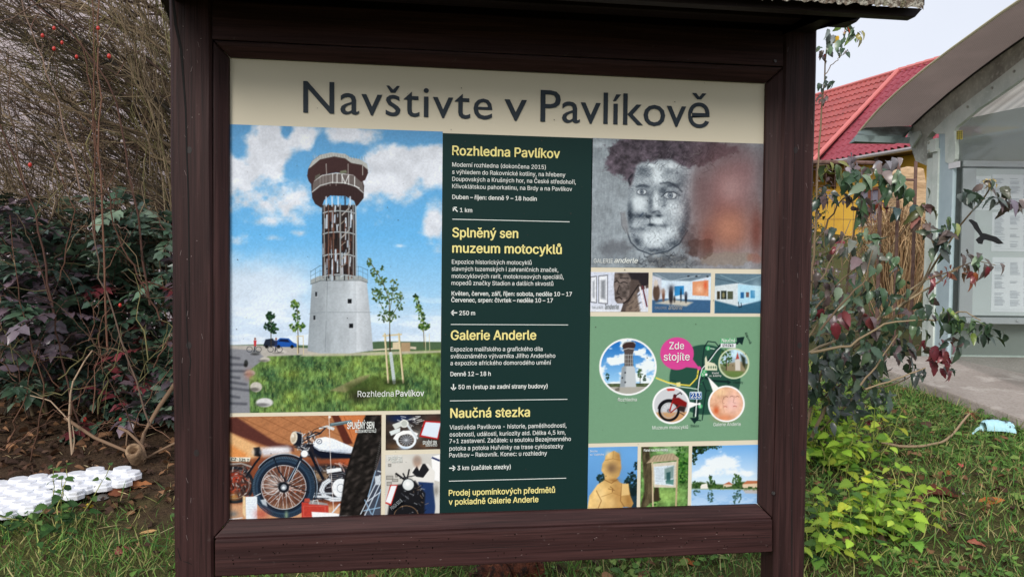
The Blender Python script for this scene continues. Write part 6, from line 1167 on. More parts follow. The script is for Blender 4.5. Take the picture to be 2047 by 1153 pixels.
cl = [  # x, y, forward distance, leaves, spread px, length m, colours
    (1665, 100, 3.2, 9, 18, .058, G2), (1650, 82, 3.2, 5, 14, .05, [(150, 156, 160), (110, 120, 116)]), (1685, 64, 3.15, 3, 8, .05, [(176, 70, 40), (200, 160, 50)]), (1692, 72, 3.15, 6, 14, .055, GL+G2), (1722, 72, 3.1, 3, 6, .055, [(150, 140, 60), (100, 110, 60)]), (1705, 76, 3.12, 3, 8, .05, G2),
    (1688, 108, 3.25, 5, 10, .035, PURP+G2), (1645, 115, 3.3, 4, 8, .04, PURP+REDS), (1652, 172, 3.3, 7, 10, .045, DKG), (1645, 200, 3.35, 6, 8, .035, PURP+[(110, 80, 60)]),
    (1665, 335, 3.3, 5, 10, .08, [(120, 120, 60), (90, 110, 76)]), (1692, 352, 3.3, 7, 16, .085, G2), (1722, 366, 3.25, 9, 18, .09, G2), (1750, 355, 3.25, 8, 18, .085, G2+PURP), (1775, 360, 3.25, 9, 18, .09, G2), (1800, 366, 3.25, 9, 18, .09, G2), (1820, 385, 3.3, 4, 12, .085, G2), (1700, 330, 3.3, 5, 20, .07, [(150, 140, 146), (130, 120, 128)]), (1780, 335, 3.3, 5, 20, .07, [(160, 146, 146), (120, 116, 120)]),
    (1645, 400, 3.4, 10, 16, .07, PURP+DKG), (1700, 402, 3.35, 6, 14, .07, PURP+[(60, 66, 60)]), (1735, 418, 3.35, 7, 14, .08, G2+PURP), (1712, 432, 3.35, 3, 8, .07, G2), (1790, 425, 3.3, 4, 8, .08, [(70, 92, 92), (60, 84, 78)]), (1825, 418, 3.3, 2, 5, .08, [(70, 92, 92)]), (1752, 415, 3.35, 3, 8, .07, [(140, 60, 50), (120, 76, 60)]),
    (1850, 425, 3.2, 6, 14, .08, [(110, 84, 84), (140, 90, 80), (96, 100, 60)]), (1845, 450, 3.25, 3, 8, .07, [(128, 104, 92)]), (1870, 475, 3.2, 7, 14, .08, PURP+G2), (1895, 450, 3.15, 6, 14, .07, GL+G2), (1905, 468, 3.15, 4, 8, .07, PURP+[(150, 160, 90)]), (1880, 500, 3.2, 8, 16, .08, G2+DKG),
    (1928, 388, 3.1, 3, 7, .085, DKG), (1945, 402, 3.1, 3, 7, .085, DKG), (1965, 378, 3.1, 3, 10, .06, DKG+PURP), (2005, 388, 3.1, 3, 8, .07, [(110, 104, 60), (76, 80, 60)]), (1985, 408, 3.1, 4, 8, .075, PURP+DKG), (2012, 412, 3.1, 4, 8, .075, PURP+[(110, 100, 112)]), (2035, 412, 3.1, 3, 8, .07, PURP+[(120, 104, 116)]), (1975, 370, 3.1, 10, 8, .03, [(190, 170, 110), (160, 140, 80)]),
    (1700, 500, 3.4, 6, 16, .09, [(110, 114, 104), (90, 100, 90)]), (1750, 515, 3.35, 6, 18, .10, [(120, 122, 112), (96, 108, 92)]), (1730, 480, 3.4, 6, 16, .08, PURP+G2), (1790, 530, 3.4, 5, 12, .08, G2), (1720, 540, 3.35, 8, 20, .09, G2+PURP), (1670, 500, 3.4, 5, 14, .07, PURP+REDS), (1665, 470, 3.4, 5, 16, .07, PURP+DKG),
    (1640, 560, 3.45, 12, 20, .075, PURP+DKG), (1680, 590, 3.4, 12, 22, .08, G2+PURP), (1740, 590, 3.4, 12, 24, .08, G2+DKG), (1790, 600, 3.4, 10, 22, .075, GREENS+PURP), (1730, 640, 3.35, 8, 20, .08, REDS[2:]+PURP), (1650, 640, 3.4, 16, 24, .08, GREENS+PURP+REDS), (1690, 680, 3.4, 18, 28, .08, GREENS+DKG), (1750, 680, 3.4, 18, 28, .08, GREENS+PURP), (1810, 650, 3.4, 12, 24, .075, MIX), (1850, 610, 3.35, 8, 20, .07, G2+PURP),
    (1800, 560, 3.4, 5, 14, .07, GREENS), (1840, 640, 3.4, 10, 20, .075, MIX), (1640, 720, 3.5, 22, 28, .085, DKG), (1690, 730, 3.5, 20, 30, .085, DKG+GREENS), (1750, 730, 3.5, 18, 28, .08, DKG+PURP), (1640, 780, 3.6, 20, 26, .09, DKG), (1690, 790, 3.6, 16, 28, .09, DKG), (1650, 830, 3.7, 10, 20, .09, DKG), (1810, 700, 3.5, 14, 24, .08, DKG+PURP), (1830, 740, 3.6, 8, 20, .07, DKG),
    (1935, 545, 3.25, 4, 10, .07, [(110, 84, 60), (140, 90, 70)]), (1955, 525, 3.2, 6, 14, .065, GL+G2+PURP), (1980, 535, 3.15, 5, 12, .06, REDS+PURP), (1930, 512, 3.2, 4, 10, .06, PURP), (1948, 560, 3.2, 3, 8, .06, [(150, 84, 50), (120, 60, 60)]), (1900, 545, 3.3, 6, 14, .05, [(150, 96, 76), (160, 110, 84), (130, 70, 66)]), (1870, 560, 3.3, 5, 14, .06, REDS+PURP),
    (1895, 640, 3.3, 8, 12, .075, DKG+GREENS), (1925, 655, 3.25, 9, 14, .08, G2+GL), (1955, 660, 3.25, 8, 14, .075, GREENS+DKG), (1978, 675, 3.25, 6, 12, .07, DKG), (1895, 625, 3.25, 3, 8, .06, GL), (1915, 680, 3.3, 7, 14, .075, DKG+PURP), (1880, 710, 3.4, 9, 14, .085, REDS), (1860, 700, 3.4, 7, 14, .08, REDS+PURP), (1890, 740, 3.45, 4, 10, .07, REDS+DKG)]
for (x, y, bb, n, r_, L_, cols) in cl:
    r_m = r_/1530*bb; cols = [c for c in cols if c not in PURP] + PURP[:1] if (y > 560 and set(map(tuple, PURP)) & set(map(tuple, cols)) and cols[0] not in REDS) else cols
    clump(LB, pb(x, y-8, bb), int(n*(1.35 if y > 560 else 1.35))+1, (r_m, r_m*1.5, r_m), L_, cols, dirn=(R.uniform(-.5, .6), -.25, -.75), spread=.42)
# a loose dark inside so that the shrub has depth
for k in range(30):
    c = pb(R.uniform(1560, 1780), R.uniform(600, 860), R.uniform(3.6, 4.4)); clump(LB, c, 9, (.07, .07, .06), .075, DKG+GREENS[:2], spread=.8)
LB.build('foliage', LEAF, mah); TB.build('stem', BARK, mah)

# ---- small shrub and spruce behind the right post
LB, TB = Bulk(), Bulk(); o = empty('broadleaf_shrub', S(2.8, 7.0, .45)); tag(o, 'dark shrub with pinkish leaves behind the wire fence rail and right post', 'shrub')
for k in range(70): clump(LB, S(R.gauss(2.72, .16), 7.2+R.uniform(-.3, .3), R.uniform(.8, 2.1)), 9, (.08, .08, .07), .06, DKG+PURP+[(150, 110, 112), (60, 84, 60)], spread=.9, st=5)
for k in range(8): twig_tubes(TB, [(curve(S(2.7, 7.2, .4), S(R.gauss(2.72, .18), 7.2, R.uniform(1.4, 2.1)), .02), .012, .003, pal(BK, 1)[0])], 5)
LB.build('foliage', LEAF, o); TB.build('stem', BARK, o)
o = empty('spruce_tree', S(2.45, 7.6, .45)); tag(o, 'young spruce peeping out behind the right post below the red roof', 'tree')
LB, TB = Bulk(), Bulk(); twig_tubes(TB, [(curve(S(2.5, 7.6, .3), S(2.5, 7.6, 2.95), 0, .003), .05, .008, lin(c3((80, 64, 50))))], 8)
for k in range(90):
    z = R.uniform(.7, 2.85); a = R.uniform(0, 6.283); l = (2.95-z)*.30+.14; p0 = S(2.5, 7.6, z); d = E1*math.cos(a)+E2*math.sin(a); p1 = p0+d*l+UP*(.10+.1*l)
    c_ = curve(p0, p1, -.08, .01, 9); twig_tubes(TB, [(c_, .008, .003, lin(c3((84, 70, 50))))], 4)
    n = 110; t = rng.random(n)*.9+.1; P = np.stack([np.interp(t*8, np.arange(9), c_[:, i]) for i in range(3)], -1); D = unit(d[None]*.5+UP*.2+rng.normal(size=(n, 3))*.6)
    LB.add(*leaf_batch(P, D, rng.normal(size=(n, 3)), .045, .006, pal([(58, 84, 50), (46, 70, 44), (84, 108, 58)], n), st=3, fold=0, droop=.1))
LB.build('crown', SOFT, o); TB.build('trunk', BARK, o)
# ---- dry ornamental grass
o = empty('dry_grass_clump', S(4.6, 9.4, .6)); tag(o, 'straw coloured clump of dry ornamental grass behind the rusty gate tubes', 'grass clump')
TB = Bulk()
for k in range(620):
    x = R.gauss(1795, 22); t = abs(x-1795)/40; p0 = pb(x*.6+1795*.4, 540, 9.4+R.uniform(-.25, .25)); p0[2] = .6; p1 = pb(1795+(x-1795)*1.7+R.gauss(0, 8), R.uniform(400, 470)+t*26, 9.4+R.uniform(-.4, .4))
    q = curve(p0, p1, .12, .015, 8); e = q[-1]+np.array([R.uniform(-.2, .2), R.uniform(-.15, .15), -R.uniform(.05, .35)]); q = np.concatenate([q, [.5*(q[-1]+e)+UP*.03, e]])
    twig_tubes(TB, [(q, .006, .003, pal([(186, 154, 116), (160, 128, 96), (206, 178, 138), (134, 104, 78)], 1)[0])], 3)
TB.build('stalk', BARK, o)
# ---- hedge-like tangle left: bare shrub, rose canes, mahonias
OLV = [(112, 96, 74), (132, 114, 90), (84, 70, 54), (148, 130, 106), (100, 92, 62), (76, 60, 52), (60, 52, 42)]
def twiggy(TB, p0, p1, sag, r0, cols, nt, ns, tl=(.25, .55), side=None, k=9, wob=.018):
    main = curve(p0, p1, sag, wob, k); c = pal(cols, 1)[0]; twig_tubes(TB, [(main, r0, r0*.3, c)], 4); L_ = np.linalg.norm(p1-p0)
    ax = unit(p1-p0)
    for i in range(nt):
        t = R.uniform(.12, 1); b0 = np.array([np.interp(t*(k-1), np.arange(k), main[:, j]) for j in range(3)]); d = unit(ax+rng.normal(size=3)*.38+(0 if side is None else np.asarray(side)*.3)); l = R.uniform(*tl)*(1.15-.5*t)
        tw = curve(b0, b0+d*l, R.uniform(-.05, .08), .03, 6); c2 = c*(.75+.6*R.random()); twig_tubes(TB, [(tw, r0*.45, .0011, c2)], 3)
        for j in range(ns):
            u = R.uniform(.15, 1); s0 = np.array([np.interp(u*5, np.arange(6), tw[:, q]) for q in range(3)]); d2 = unit(d+rng.normal(size=3)*.55); twig_tubes(TB, [(curve(s0, s0+d2*l*R.uniform(.25, .55), .04, .03, 4), .0016, .0008, c2*(.9+.4*R.random()))], 3)
bare = empty('bare_shrub', pb(420, 880, 5.0)); tag(bare, 'dense leafless shrub of olive twigs fanning out left of the board', 'shrub')
TB = Bulk()
for k in range(230):                                          # long branches sweeping up to the left, almost parallel
    bb = R.uniform(4.4, 5.8); x0_ = R.uniform(220, 520); y0_ = R.uniform(20, 640); l = R.uniform(260, 560); sl = R.gauss(.52, .16)
    twiggy(TB, pb(x0_, y0_, bb), pb(x0_-l, y0_-l*sl, bb+R.uniform(-.4, .4)), R.uniform(-.03, .09), R.choice([.004, .005, .006, .010]), OLV, 9, 3, (.2, .5))
for k in range(22):
    bb = R.uniform(4.3, 5.2); x0_ = R.uniform(320, 520); y0_ = R.uniform(200, 620); l = R.uniform(200, 420); twiggy(TB, pb(x0_, y0_, bb), pb(x0_-l, y0_-l*R.uniform(.4, .9), bb), R.uniform(-.02, .08), R.uniform(.010, .015), [(64, 56, 44), (78, 66, 50), (56, 50, 42)], 6, 3, (.3, .6))
for k in range(64):                                           # steeper, finer growth close to the board
    bb = R.uniform(4.2, 5.0); p0 = pb(R.uniform(290, 430), R.uniform(200, 640), bb); p1 = pb(R.uniform(190, 350), R.uniform(-160, 150), bb); twiggy(TB, p0, p1, .03, .0045, [(124, 108, 84), (140, 124, 100), (98, 84, 66), (112, 106, 72)], 10, 3, (.15, .4))
for k in range(70):
    bb = R.uniform(4.2, 5.6); p0 = pb(R.uniform(-120, 300), R.uniform(350, 620), bb); twiggy(TB, p0, p0+np.array([R.uniform(-.5, .3), 0, R.uniform(.5, 1.3)]), .04, .0045, [(128, 112, 92), (104, 84, 70), (84, 70, 56), (112, 104, 70)], 9, 3, (.15, .4))
for k in range(9): p0 = pb(R.uniform(330, 460), 860, 5.0); twiggy(TB, np.array([p0[0], p0[1], .3]), pb(R.uniform(300, 480), R.uniform(400, 560), 5.0), 0, .016, OLV, 4, 2)
TB.build('twig', BARK, bare)
rose = empty('rose_bush', pb(120, 900, 4.0)); tag(rose, 'wild rose with long reddish canes and a few red hips at the far left', 'rose bush')
TB, HB = Bulk(), MB(); CANE = [(92, 66, 54), (106, 76, 62), (76, 54, 46), (112, 92, 80)]
for (px, b0, r0) in ((((110, 640), (70, 420), (10, 270), (-60, 120)), 3.8, .009), (((215, 700), (206, 500), (198, 250), (196, 60), (198, -60)), 3.9, .0085), (((190, 480), (188, 250), (186, 60), (184, -50)), 4.0, .007), (((300, 610), (270, 400), (230, 180), (140, 60), (60, 0)), 3.9, .009), (((160, 380), (120, 220), (60, 60), (30, -60)), 3.8, .006), (((200, 330), (180, 170), (170, 110), (160, 80)), 4.0, .008),
                     (((-20, 60), (40, 25), (95, 2), (160, 20)), 3.4, .006), (((120, 560), (150, 420), (100, 300)), 3.9, .006), (((160, 870), (118, 700), (100, 600), (60, 480)), 3.8, .008), (((320, 640), (240, 480), (190, 310)), 3.7, .007), (((300, 850), (250, 700), (200, 560), (180, 400)), 3.6, .007), (((60, 930), (90, 780), (40, 600), (20, 430)), 3.7, .006)):
    P = resample(np.array([pb(x, y, b0) for x, y in px]), 16); P[1:-1] += rng.normal(size=(14, 3))*.004; twig_tubes(TB, [(P, r0*.62, r0*.35, pal(CANE, 1)[0])], 6)
    for k in range(7):
        q = P[R.randrange(2, 16)]; d = unit(rng.normal(size=3)+np.array([0, 0, .5])); twig_tubes(TB, [(curve(q, q+d*R.uniform(.1, .35), .05, .03, 6), .003, .001, pal(CANE+OLV, 1)[0])], 3)
TB.build('cane', BARK, rose)
def hip(x, y, bb, r_):
    c = pb(x, y, bb); mb = MB(); n = 8; V = []
    for i in range(7):
        t = i/6; rr = r_*(math.sin(math.pi*(.08+.88*t))**.7); z = r_*1.25*(1-2*t)
        V += [c+np.array([rr*math.cos(6.283*j/n), rr*math.sin(6.283*j/n), z]) for j in range(n)]
    mb.add(V, [(i*n+j, i*n+(j+1) % n, (i+1)*n+(j+1) % n, (i+1)*n+j) for i in range(6) for j in range(n)] + [tuple(range(n)), tuple(6*n+j for j in range(n))]); mb.build('rose_hip', SHOOT, rose, smooth=True)
for (x, y) in ((108, 57), (85, 72), (124, 86), (108, 98), (153, 114), (218, 113), (196, 57), (170, 838), (241, 838), (240, 610), (60, 330)): hip(x, y, 3.85, R.uniform(.007, .010))
def mahonia(name, label, spots, L_, npair, cols, loc, stems):
    o = empty(name, loc); tag(o, label, 'shrub', 'mahonia shrubs left of the board'); LB, TB = Bulk(), Bulk()
    for (x, y, bb) in spots:
        c = pb(x, y, bb)
        for j in range(3):                                    # a tuft of pinnate leaves
            d = unit(np.array([R.uniform(-1, 1), R.uniform(-1, .5), R.uniform(-.5, .6)])); l = L_*R.uniform(.7, 1.2); ra = curve(c, c+d*l, .10, .02, 6); cc = pal([R.choice(cols)], 1)[0]
            twig_tubes(TB, [(ra, .0022, .0012, lin(c3((110, 80, 70))))], 3); B0 = unit(np.cross(d, UP)); n = npair*2+1
            t = np.concatenate([np.repeat(np.linspace(.25, .92, npair), 2), [1.0]]); P = np.stack([np.interp(t*5, np.arange(6), ra[:, i]) for i in range(3)], -1); s = np.array([1, -1]*npair+[0])[:, None]
            D = unit(d[None]*.55+B0[None]*s*.9+rng.normal(size=(n, 3))*.12-UP*.12); N = unit(np.cross(B0, d)[None]*np.sign(np.cross(B0, d)[2]+1e-6)+rng.normal(size=(n, 3))*.25)
            LB.add(*leaf_batch(P, D, N, l*.36*(.8+.4*rng.random(n)), l*.19, cc[None]*(.75+.5*rng.random((n, 1))), st=6, tooth=.16, droop=.25, fold=.3))
    for (p, q) in stems: twig_tubes(TB, [(curve(np.array([p[0], p[1], gz(p[0], p[1])]), q, .05, .02), .010, .004, pal(OLV, 1)[0])], 5)
    LB.build('foliage', LEAF, o); TB.build('stem', BARK, o)
DK2 = [(62, 86, 68), (52, 74, 62), (76, 100, 78), (86, 106, 90), (50, 66, 58), (104, 122, 102)]; PU2 = [(104, 90, 100), (118, 100, 110), (88, 76, 84)]
def spots(n, x0, x1, y0, y1, b0, b1): return [(R.uniform(x0, x1), R.uniform(y0, y1), R.uniform(b0, b1)) for _ in range(n)]
def st3(n, x0, x1, y, bb, yt): return [(pb(R.uniform(x0, x1), y, bb), pb(R.uniform(x0, x1), R.uniform(*yt), bb)) for _ in range(n)]
mahonia('mahonia_shrub', 'dark green mahonia with reddish leaves close against the left post', spots(90, 215, 400, 420, 720, 4.1, 4.9)+spots(60, 190, 400, 700, 850, 3.9, 4.6), .20, 4, DK2+DK2+DK2+PU2+[(128, 60, 66)], pb(300, 860, 4.4), st3(8, 240, 400, 850, 4.5, (450, 700)))
mahonia('mahonia_shrub', 'glossy mahonia with purple tinged leaf rosettes at the far left edge', spots(60, -60, 140, 540, 790, 3.8, 4.5)+spots(26, -60, 110, 440, 560, 4.0, 4.6), .21, 4, DK2+PU2, pb(40, 880, 4.2), st3(7, -20, 140, 860, 4.3, (480, 680)))
mahonia('mahonia_shrub', 'low dark mahonia filling the middle of the tangle behind the rose canes', spots(90, 90, 250, 520, 740, 4.5, 5.4)+spots(120, -60, 330, 420, 570, 4.6, 5.6)+spots(120, -60, 420, 660, 880, 4.7, 5.8), .20, 4, DK2+DK2+DK2+PU2, pb(180, 850, 5.0), st3(9, 20, 330, 850, 5.0, (480, 700)))
LBX = Bulk()                                                 # single red leaves on the tangle
def loose_leaf(name, label, x, y, L_, col, bb=None, cat='leaf', tilt=None, curl=.5, wr=.5, m=DRY, group=None):
    p = ground(x, y, .012) if bb is None else pb(x, y, bb); n = np.array([R.uniform(-.3, .3), R.uniform(-.6, 0), 1.0]) if bb is None else np.array([0, -1, .4]); a = R.uniform(0, 6.283) if tilt is None else tilt
    d = np.array([math.cos(a), math.sin(a)*.6, R.uniform(0, .35)]) if bb is None else E1*math.cos(a)+UP*math.sin(a)
    V, F, C = leaf_batch((p-d*L_/2)[None], d[None], n[None], L_, L_*wr, lin(c3(col))[None], st=9, tooth=.06, fold=.7*curl, droop=.35*curl)
    o = fast_mesh(name, V, F, C, m, None, True); tag(o, label, cat, group); return o
TB = Bulk(); o = empty('arching_stem', pb(150, 880, 3.9)); tag(o, 'thin brown arching stems hanging in the dark hollow left of the board', 'arching stems')
for k in range(60):
    bb = R.uniform(3.6, 4.6); x0_, y0_ = R.uniform(-40, 330), R.uniform(680, 900); p0 = pb(x0_, y0_, bb); p1 = pb(x0_+R.uniform(-130, 130), y0_-R.uniform(-40, 220), bb+R.uniform(-.2, .1)); q = curve(p0, p1, R.uniform(-.12, .22), .02, 9); c_ = pal([(120, 88, 72), (150, 116, 96), (92, 72, 58), (110, 104, 70)], 1)[0]; twig_tubes(TB, [(q, R.uniform(.002, .0045), .0012, c_)], 4)
    for j in range(3): i_ = R.randrange(2, 8); twig_tubes(TB, [(curve(q[i_], q[i_]+unit(rng.normal(size=3))*R.uniform(.06, .2), .1, .03, 5), .0018, .0008, c_)], 3)
TB.build('stem', BARK, o)
# low branches leaning out of the tangle over the bare soil
o = empty('fallen_branch', pb(230, 900, 3.7)); tag(o, 'grey dead branch leaning over the soil beside the left post', 'branch'); TB = Bulk()
for (px, b0, b1, r0, r1) in ((((355, 760), (320, 810), (290, 860), (278, 905)), 3.9, 3.7, .012, .009), (((130, 835), (190, 875), (250, 900), (290, 920)), 3.8, 3.6, .009, .007), (((238, 855), (255, 862), (285, 890), (292, 915)), 3.7, 3.65, .007, .006), (((350, 885), (310, 905), (285, 920)), 3.7, 3.65, .006, .005), (((255, 862), (252, 890)), 3.7, 3.68, .004, .003)):
    P = resample(np.array([pb(x, y, b0+(b1-b0)*i/(len(px)-1)) for i, (x, y) in enumerate(px)]), 9); twig_tubes(TB, [(P, r0, r1, lin(c3((128, 104, 84))))], 7)
TB.build('branch', BARK, o)
o = empty('dry_twig', pb(140, 910, 3.6)); tag(o, 'pale upright bare twig standing in the dark soil behind the white grid', 'twig'); TB = Bulk()
for px, r0 in ((((145, 910), (138, 840), (142, 770), (170, 720), (185, 700)), .0065), (((145, 910), (149, 880), (145, 850)), .004), (((138, 840), (100, 800), (60, 790)), .004)): twig_tubes(TB, [(resample(np.array([pb(x, y, 3.7) for x, y in px]), 10), r0, r0*.5, lin(c3((176, 152, 128))))], 6)
TB.build('stem', BARK, o)
# cut stump ring
c = ground(273, 925, .01); b = MB(); V = []; n = 20
for (r_, z) in ((.045, -.03), (.047, .05), (.040, .062), (.027, .060), (.024, .02), (.0, .015)): V += [c+np.array([r_*.8*math.cos(6.283*j/n), r_*.8*math.sin(6.283*j/n)*.55-z*.8, z*.75+.030+r_*.8*math.sin(6.283*j/n)*.8]) for j in range(n)]
b.add(V, [(i*n+j, i*n+(j+1) % n, (i+1)*n+(j+1) % n, (i+1)*n+j) for i in range(5) for j in range(n)])
tag(b.build('cut_stump', mat('cut_wood', rgb(150, 124, 96), rough=.9, noise=[((60, 60, 60), 4, .4, .6, rgb(104, 80, 60), .8)]), smooth=True), 'small hollow cut stump at the end of the white plastic grid', 'stump')
# reddish rotten log under the board
c0, c1 = ground(960, 1150, .03), ground(1075, 1128, .03); b = MB(); P = resample(np.array([c0, (c0+c1)/2+UP*.015, c1]), 14); b.tube([p+rng.normal(size=3)*.006 for p in P], [.05+.018*R.random() for _ in P], 14)
tag(b.build('rotten_log', mat('rotten_wood', rgb(110, 58, 38), rough=.95, noise=[((30, 30, 30), 5, .45, .6, rgb(46, 28, 22), .95), ((70, 70, 70), 4, .6, .7, rgb(160, 96, 60), .7)], bump=[((40, 40, 40), 5, 1, .03)]), smooth=True), 'crumbling reddish brown log on the ground under the board', 'log')

# ---- white plastic paving grid
o = empty('paving_grid', ground(120, 985)); tag(o, 'white plastic honeycomb paving grid lying on the soil left of the board', 'paving grid')
PLA = mat('white_plastic', rgb(236, 238, 244), rough=.4, spec=.5, noise=[((25, 25, 25), 4, .55, .75, rgb(196, 192, 186), .6)])
ga = unit(pz(-200, 985, .20)-pz(276, 931, .22)); ga[2] = 0; ga = unit(ga); gn = np.array([-ga[1], ga[0], 0]); gn = gn if gn[1] < 0 else -gn
org = pz(290, 931, .25); org[2] = 0
b = MB(); cw = .074
def pad(c, r0, r1, z0, z1, n=8, ph=.5, sq=1.0):
    V = []
    for (r_, z) in ((r0, z0), (r0, z1-.004), (r1, z1)): V += [c+ga*(r_*math.cos(6.2832*(q+ph)/n))+gn*(r_*sq*math.sin(6.2832*(q+ph)/n))+UP*z for q in range(n)]
    b.add(V, [(q*n+t, q*n+(t+1) % n, (q+1)*n+(t+1) % n, (q+1)*n+t) for q in range(2) for t in range(n)] + [tuple(2*n+t for t in range(n)), tuple(range(n-1, -1, -1))])
for i in range(0, 24):
    for j in range(-1, 11):
        c = org+ga*(i*cw*.5+.02)+gn*(j*cw*.62+.01); c[2] = gz(c[0], c[1])+.045
        if (i+j) % 2: continue
        x, y = proj(c); lo_ = 932+(284-x)*.115; hi_ = 955+(284-x)*.287
        if x > 274 or y < lo_-2 or y > hi_-6: continue
        pad(c, cw*.64, cw*.63, -.024, -.004+.0004*((i*3+j*5) % 7)); pad(c, cw*.55, cw*.51, -.008, .008+.005*R.random(), ph=.5)
b.build('honeycomb', PLA, o, bevel=.002, seg=1)

# ---- nettles
NET = [(150, 184, 62), (166, 198, 70), (132, 168, 60), (178, 200, 80), (118, 156, 62), (190, 196, 70)]; NEG = [(62, 96, 46), (76, 112, 54), (54, 84, 44), (92, 124, 62)]
def nettle(label, px, py, ns, hgt, rad, L_, cols, lift=0.0):
    g_ = ground(px, py); o = empty('nettle', g_); tag(o, label, 'nettle', 'nettles'); LB, TB = Bulk(), Bulk()
    for k in range(ns):
        a = R.uniform(0, 6.283); q = rad*math.sqrt(R.random()); p0 = np.array([g_[0]+q*math.cos(a), g_[1]+q*math.sin(a), 0]); p0[2] = gz(p0[0], p0[1]); h = hgt*R.uniform(.55, 1.1)
        p1 = p0+np.array([R.gauss(0, .07), R.gauss(-.02, .06), h]); c_ = curve(p0, p1, .0, .02, 8); twig_tubes(TB, [(c_, .0028, .0014, pal([(150, 160, 84), (170, 170, 100)], 1)[0])], 5); m_ = max(3, int(h/.045))
        for j in range(m_):
            t = (j+1)/m_; p = np.array([np.interp(t*7, np.arange(8), c_[:, i]) for i in range(3)]); az = j*1.57+a; l = L_*(1.1-.45*t)*R.uniform(.55, 1.3)
            for s in (0, math.pi):
                d = np.array([math.cos(az+s), math.sin(az+s), R.uniform(-.35, .25)]); tc_ = pal(cols, 1)*(.55+.5*t if R.random() < .6 else 1.0)*np.array([[.8+.25*t, 1, 1]]); pe = p+unit(d)*l*.45+UP*.01
                twig_tubes(TB, [(np.array([p, (p+pe)/2+UP*.006, pe]), .0011, .0009, tc_[0])], 3)
                LB.add(*leaf_batch(pe[None], d[None], np.array([[0, -.35, 1.0]])+rng.normal(size=(1, 3))*.25, l, l*.78, tc_, st=16, tooth=.15, droop=.35, fold=.18, shape=.78))
    LB.build('foliage', SOFT, o); TB.build('stem', BARK, o)
nettle('bright yellow-green nettle clump tall against the right post', 1648, 935, 18, .36, .16, .066, NET)
nettle('yellow-green nettle leaning out below the mahonia, second clump from the post', 1712, 925, 12, .30, .13, .062, NET)
nettle('low lime nettle patch at the foot of the right post', 1650, 1110, 14, .20, .17, .062, NET+NEG[2:])
nettle('yellow nettle with a hole-eaten leaf beside the brown curled leaf', 1790, 1075, 12, .26, .12, .070, NET)
nettle('lime nettle spreading in the middle of the lower right patch', 1720, 1085, 13, .21, .14, .064, NET+NEG[1:2])
nettle('green nettle standing in front of the white plastic grid', 125, 1062, 4, .24, .06, .050, NEG)
nettle('low dark nettle patch at the lower left corner of the white grid', 60, 1085, 9, .10, .15, .046, NEG)

# ---- grass, ground cover and fallen leaves
def scatter(n, x0, x1, y0, y1, dens):
    x = rng.uniform(x0, x1, n); y = rng.uniform(y0, y1, n); k = rng.random(n) < dens(x, y); return x[k], y[k]
def clear(x, y):
    q = np.stack([x, y, 0*x], -1)-org; u, w = q @ ga, q @ gn; pxx, pyy = proj(np.stack([x, y, gz(x, y)], -1)); w = np.where((pxx < 285) & (pyy > 930+(276-pxx)*.115) & (pyy < 962+(276-pxx)*.29), .1, 9)
    e2_ = np.cross(SE, UP); s_ = (np.stack([x, y, 0*x], -1)-np.array([L0[0], L0[1], 0])) @ np.array([e2_[0], e2_[1], 0]); s_ = s_*np.sign(E1 @ e2_)
    return ~((u > -.02) & (w > -.05) & (w < .45)) & (s_ < .0)
x, y = scatter(150000, -2.6, 5.2, .2, 4.6, lambda x, y: grassy(x, y)**1.5*(.45+.9*fbm(x*3.3, y*3.3, 44, 3))*clear(x, y)*np.where(y > 3.2, .5, 1))
n = len(x); P = np.stack([x, y, gz(x, y)-.004], -1); D = unit(np.stack([rng.normal(size=n)*.55, rng.normal(size=n)*.55, .75+.25*rng.random(n)], -1)); L_ = (.035+.055*rng.random(n)**1.6)*(.7+.7*fbm(x*2.2, y*2.2, 8, 3))
GB = Bulk(); c_ = pal([(92, 136, 58), (78, 120, 54), (108, 150, 70), (122, 152, 76), (70, 108, 58), (150, 152, 92), (176, 166, 114)], n, .15); GB.add(*leaf_batch(P, D, rng.normal(size=(n, 3)), L_, .0034+.0018*rng.random(n), c_, st=4, fold=.1, droop=.55))
x, y = scatter(26000, -6, 14, 4.6, 16, lambda x, y: clear(x, y)*(.3+.7*fbm(x*1.5, y*1.5, 45, 3)))
n = len(x); P = np.stack([x, y, gz(x, y)-.004], -1); D = unit(np.stack([rng.normal(size=n)*.5, rng.normal(size=n)*.5, .8+0*x], -1)); GB.add(*leaf_batch(P, D, rng.normal(size=(n, 3)), .06+.08*rng.random(n), .010, pal([(110, 122, 72), (92, 108, 60), (150, 146, 92)], n), st=3, fold=.1, droop=.4))
tag(GB.build('grass', GRASS), 'short patchy autumn grass on the ground', kind='stuff')
x, y = scatter(16000, -1.6, 5.0, .3, 3.6, lambda x, y: np.where(x > 1.2, 1.0*grassy(x, y)**.6, .28*grassy(x, y))*clear(x, y)*sm(.35, .6, fbm(x*2.6, y*2.6, 51, 3)))
n = len(x); P = np.stack([x, y, gz(x, y)+.012+.02*rng.random(n)], -1); a = rng.uniform(0, 6.283, n); D = np.stack([np.cos(a), np.sin(a), .15+.3*rng.random(n)], -1); l = .022+.03*rng.random(n)
GB = Bulk(); GB.add(*leaf_batch(P, D, np.array([[0, -.2, 1.0]])+rng.normal(size=(n, 3))*.3, l, l*.62, pal([(92, 128, 58), (106, 142, 66), (78, 110, 54), (126, 150, 76)], n), st=5, tooth=.08, fold=.2, droop=.3)); tag(GB.build('ground_cover', SOFT), 'small broad leaved weeds growing among the grass', kind='stuff')
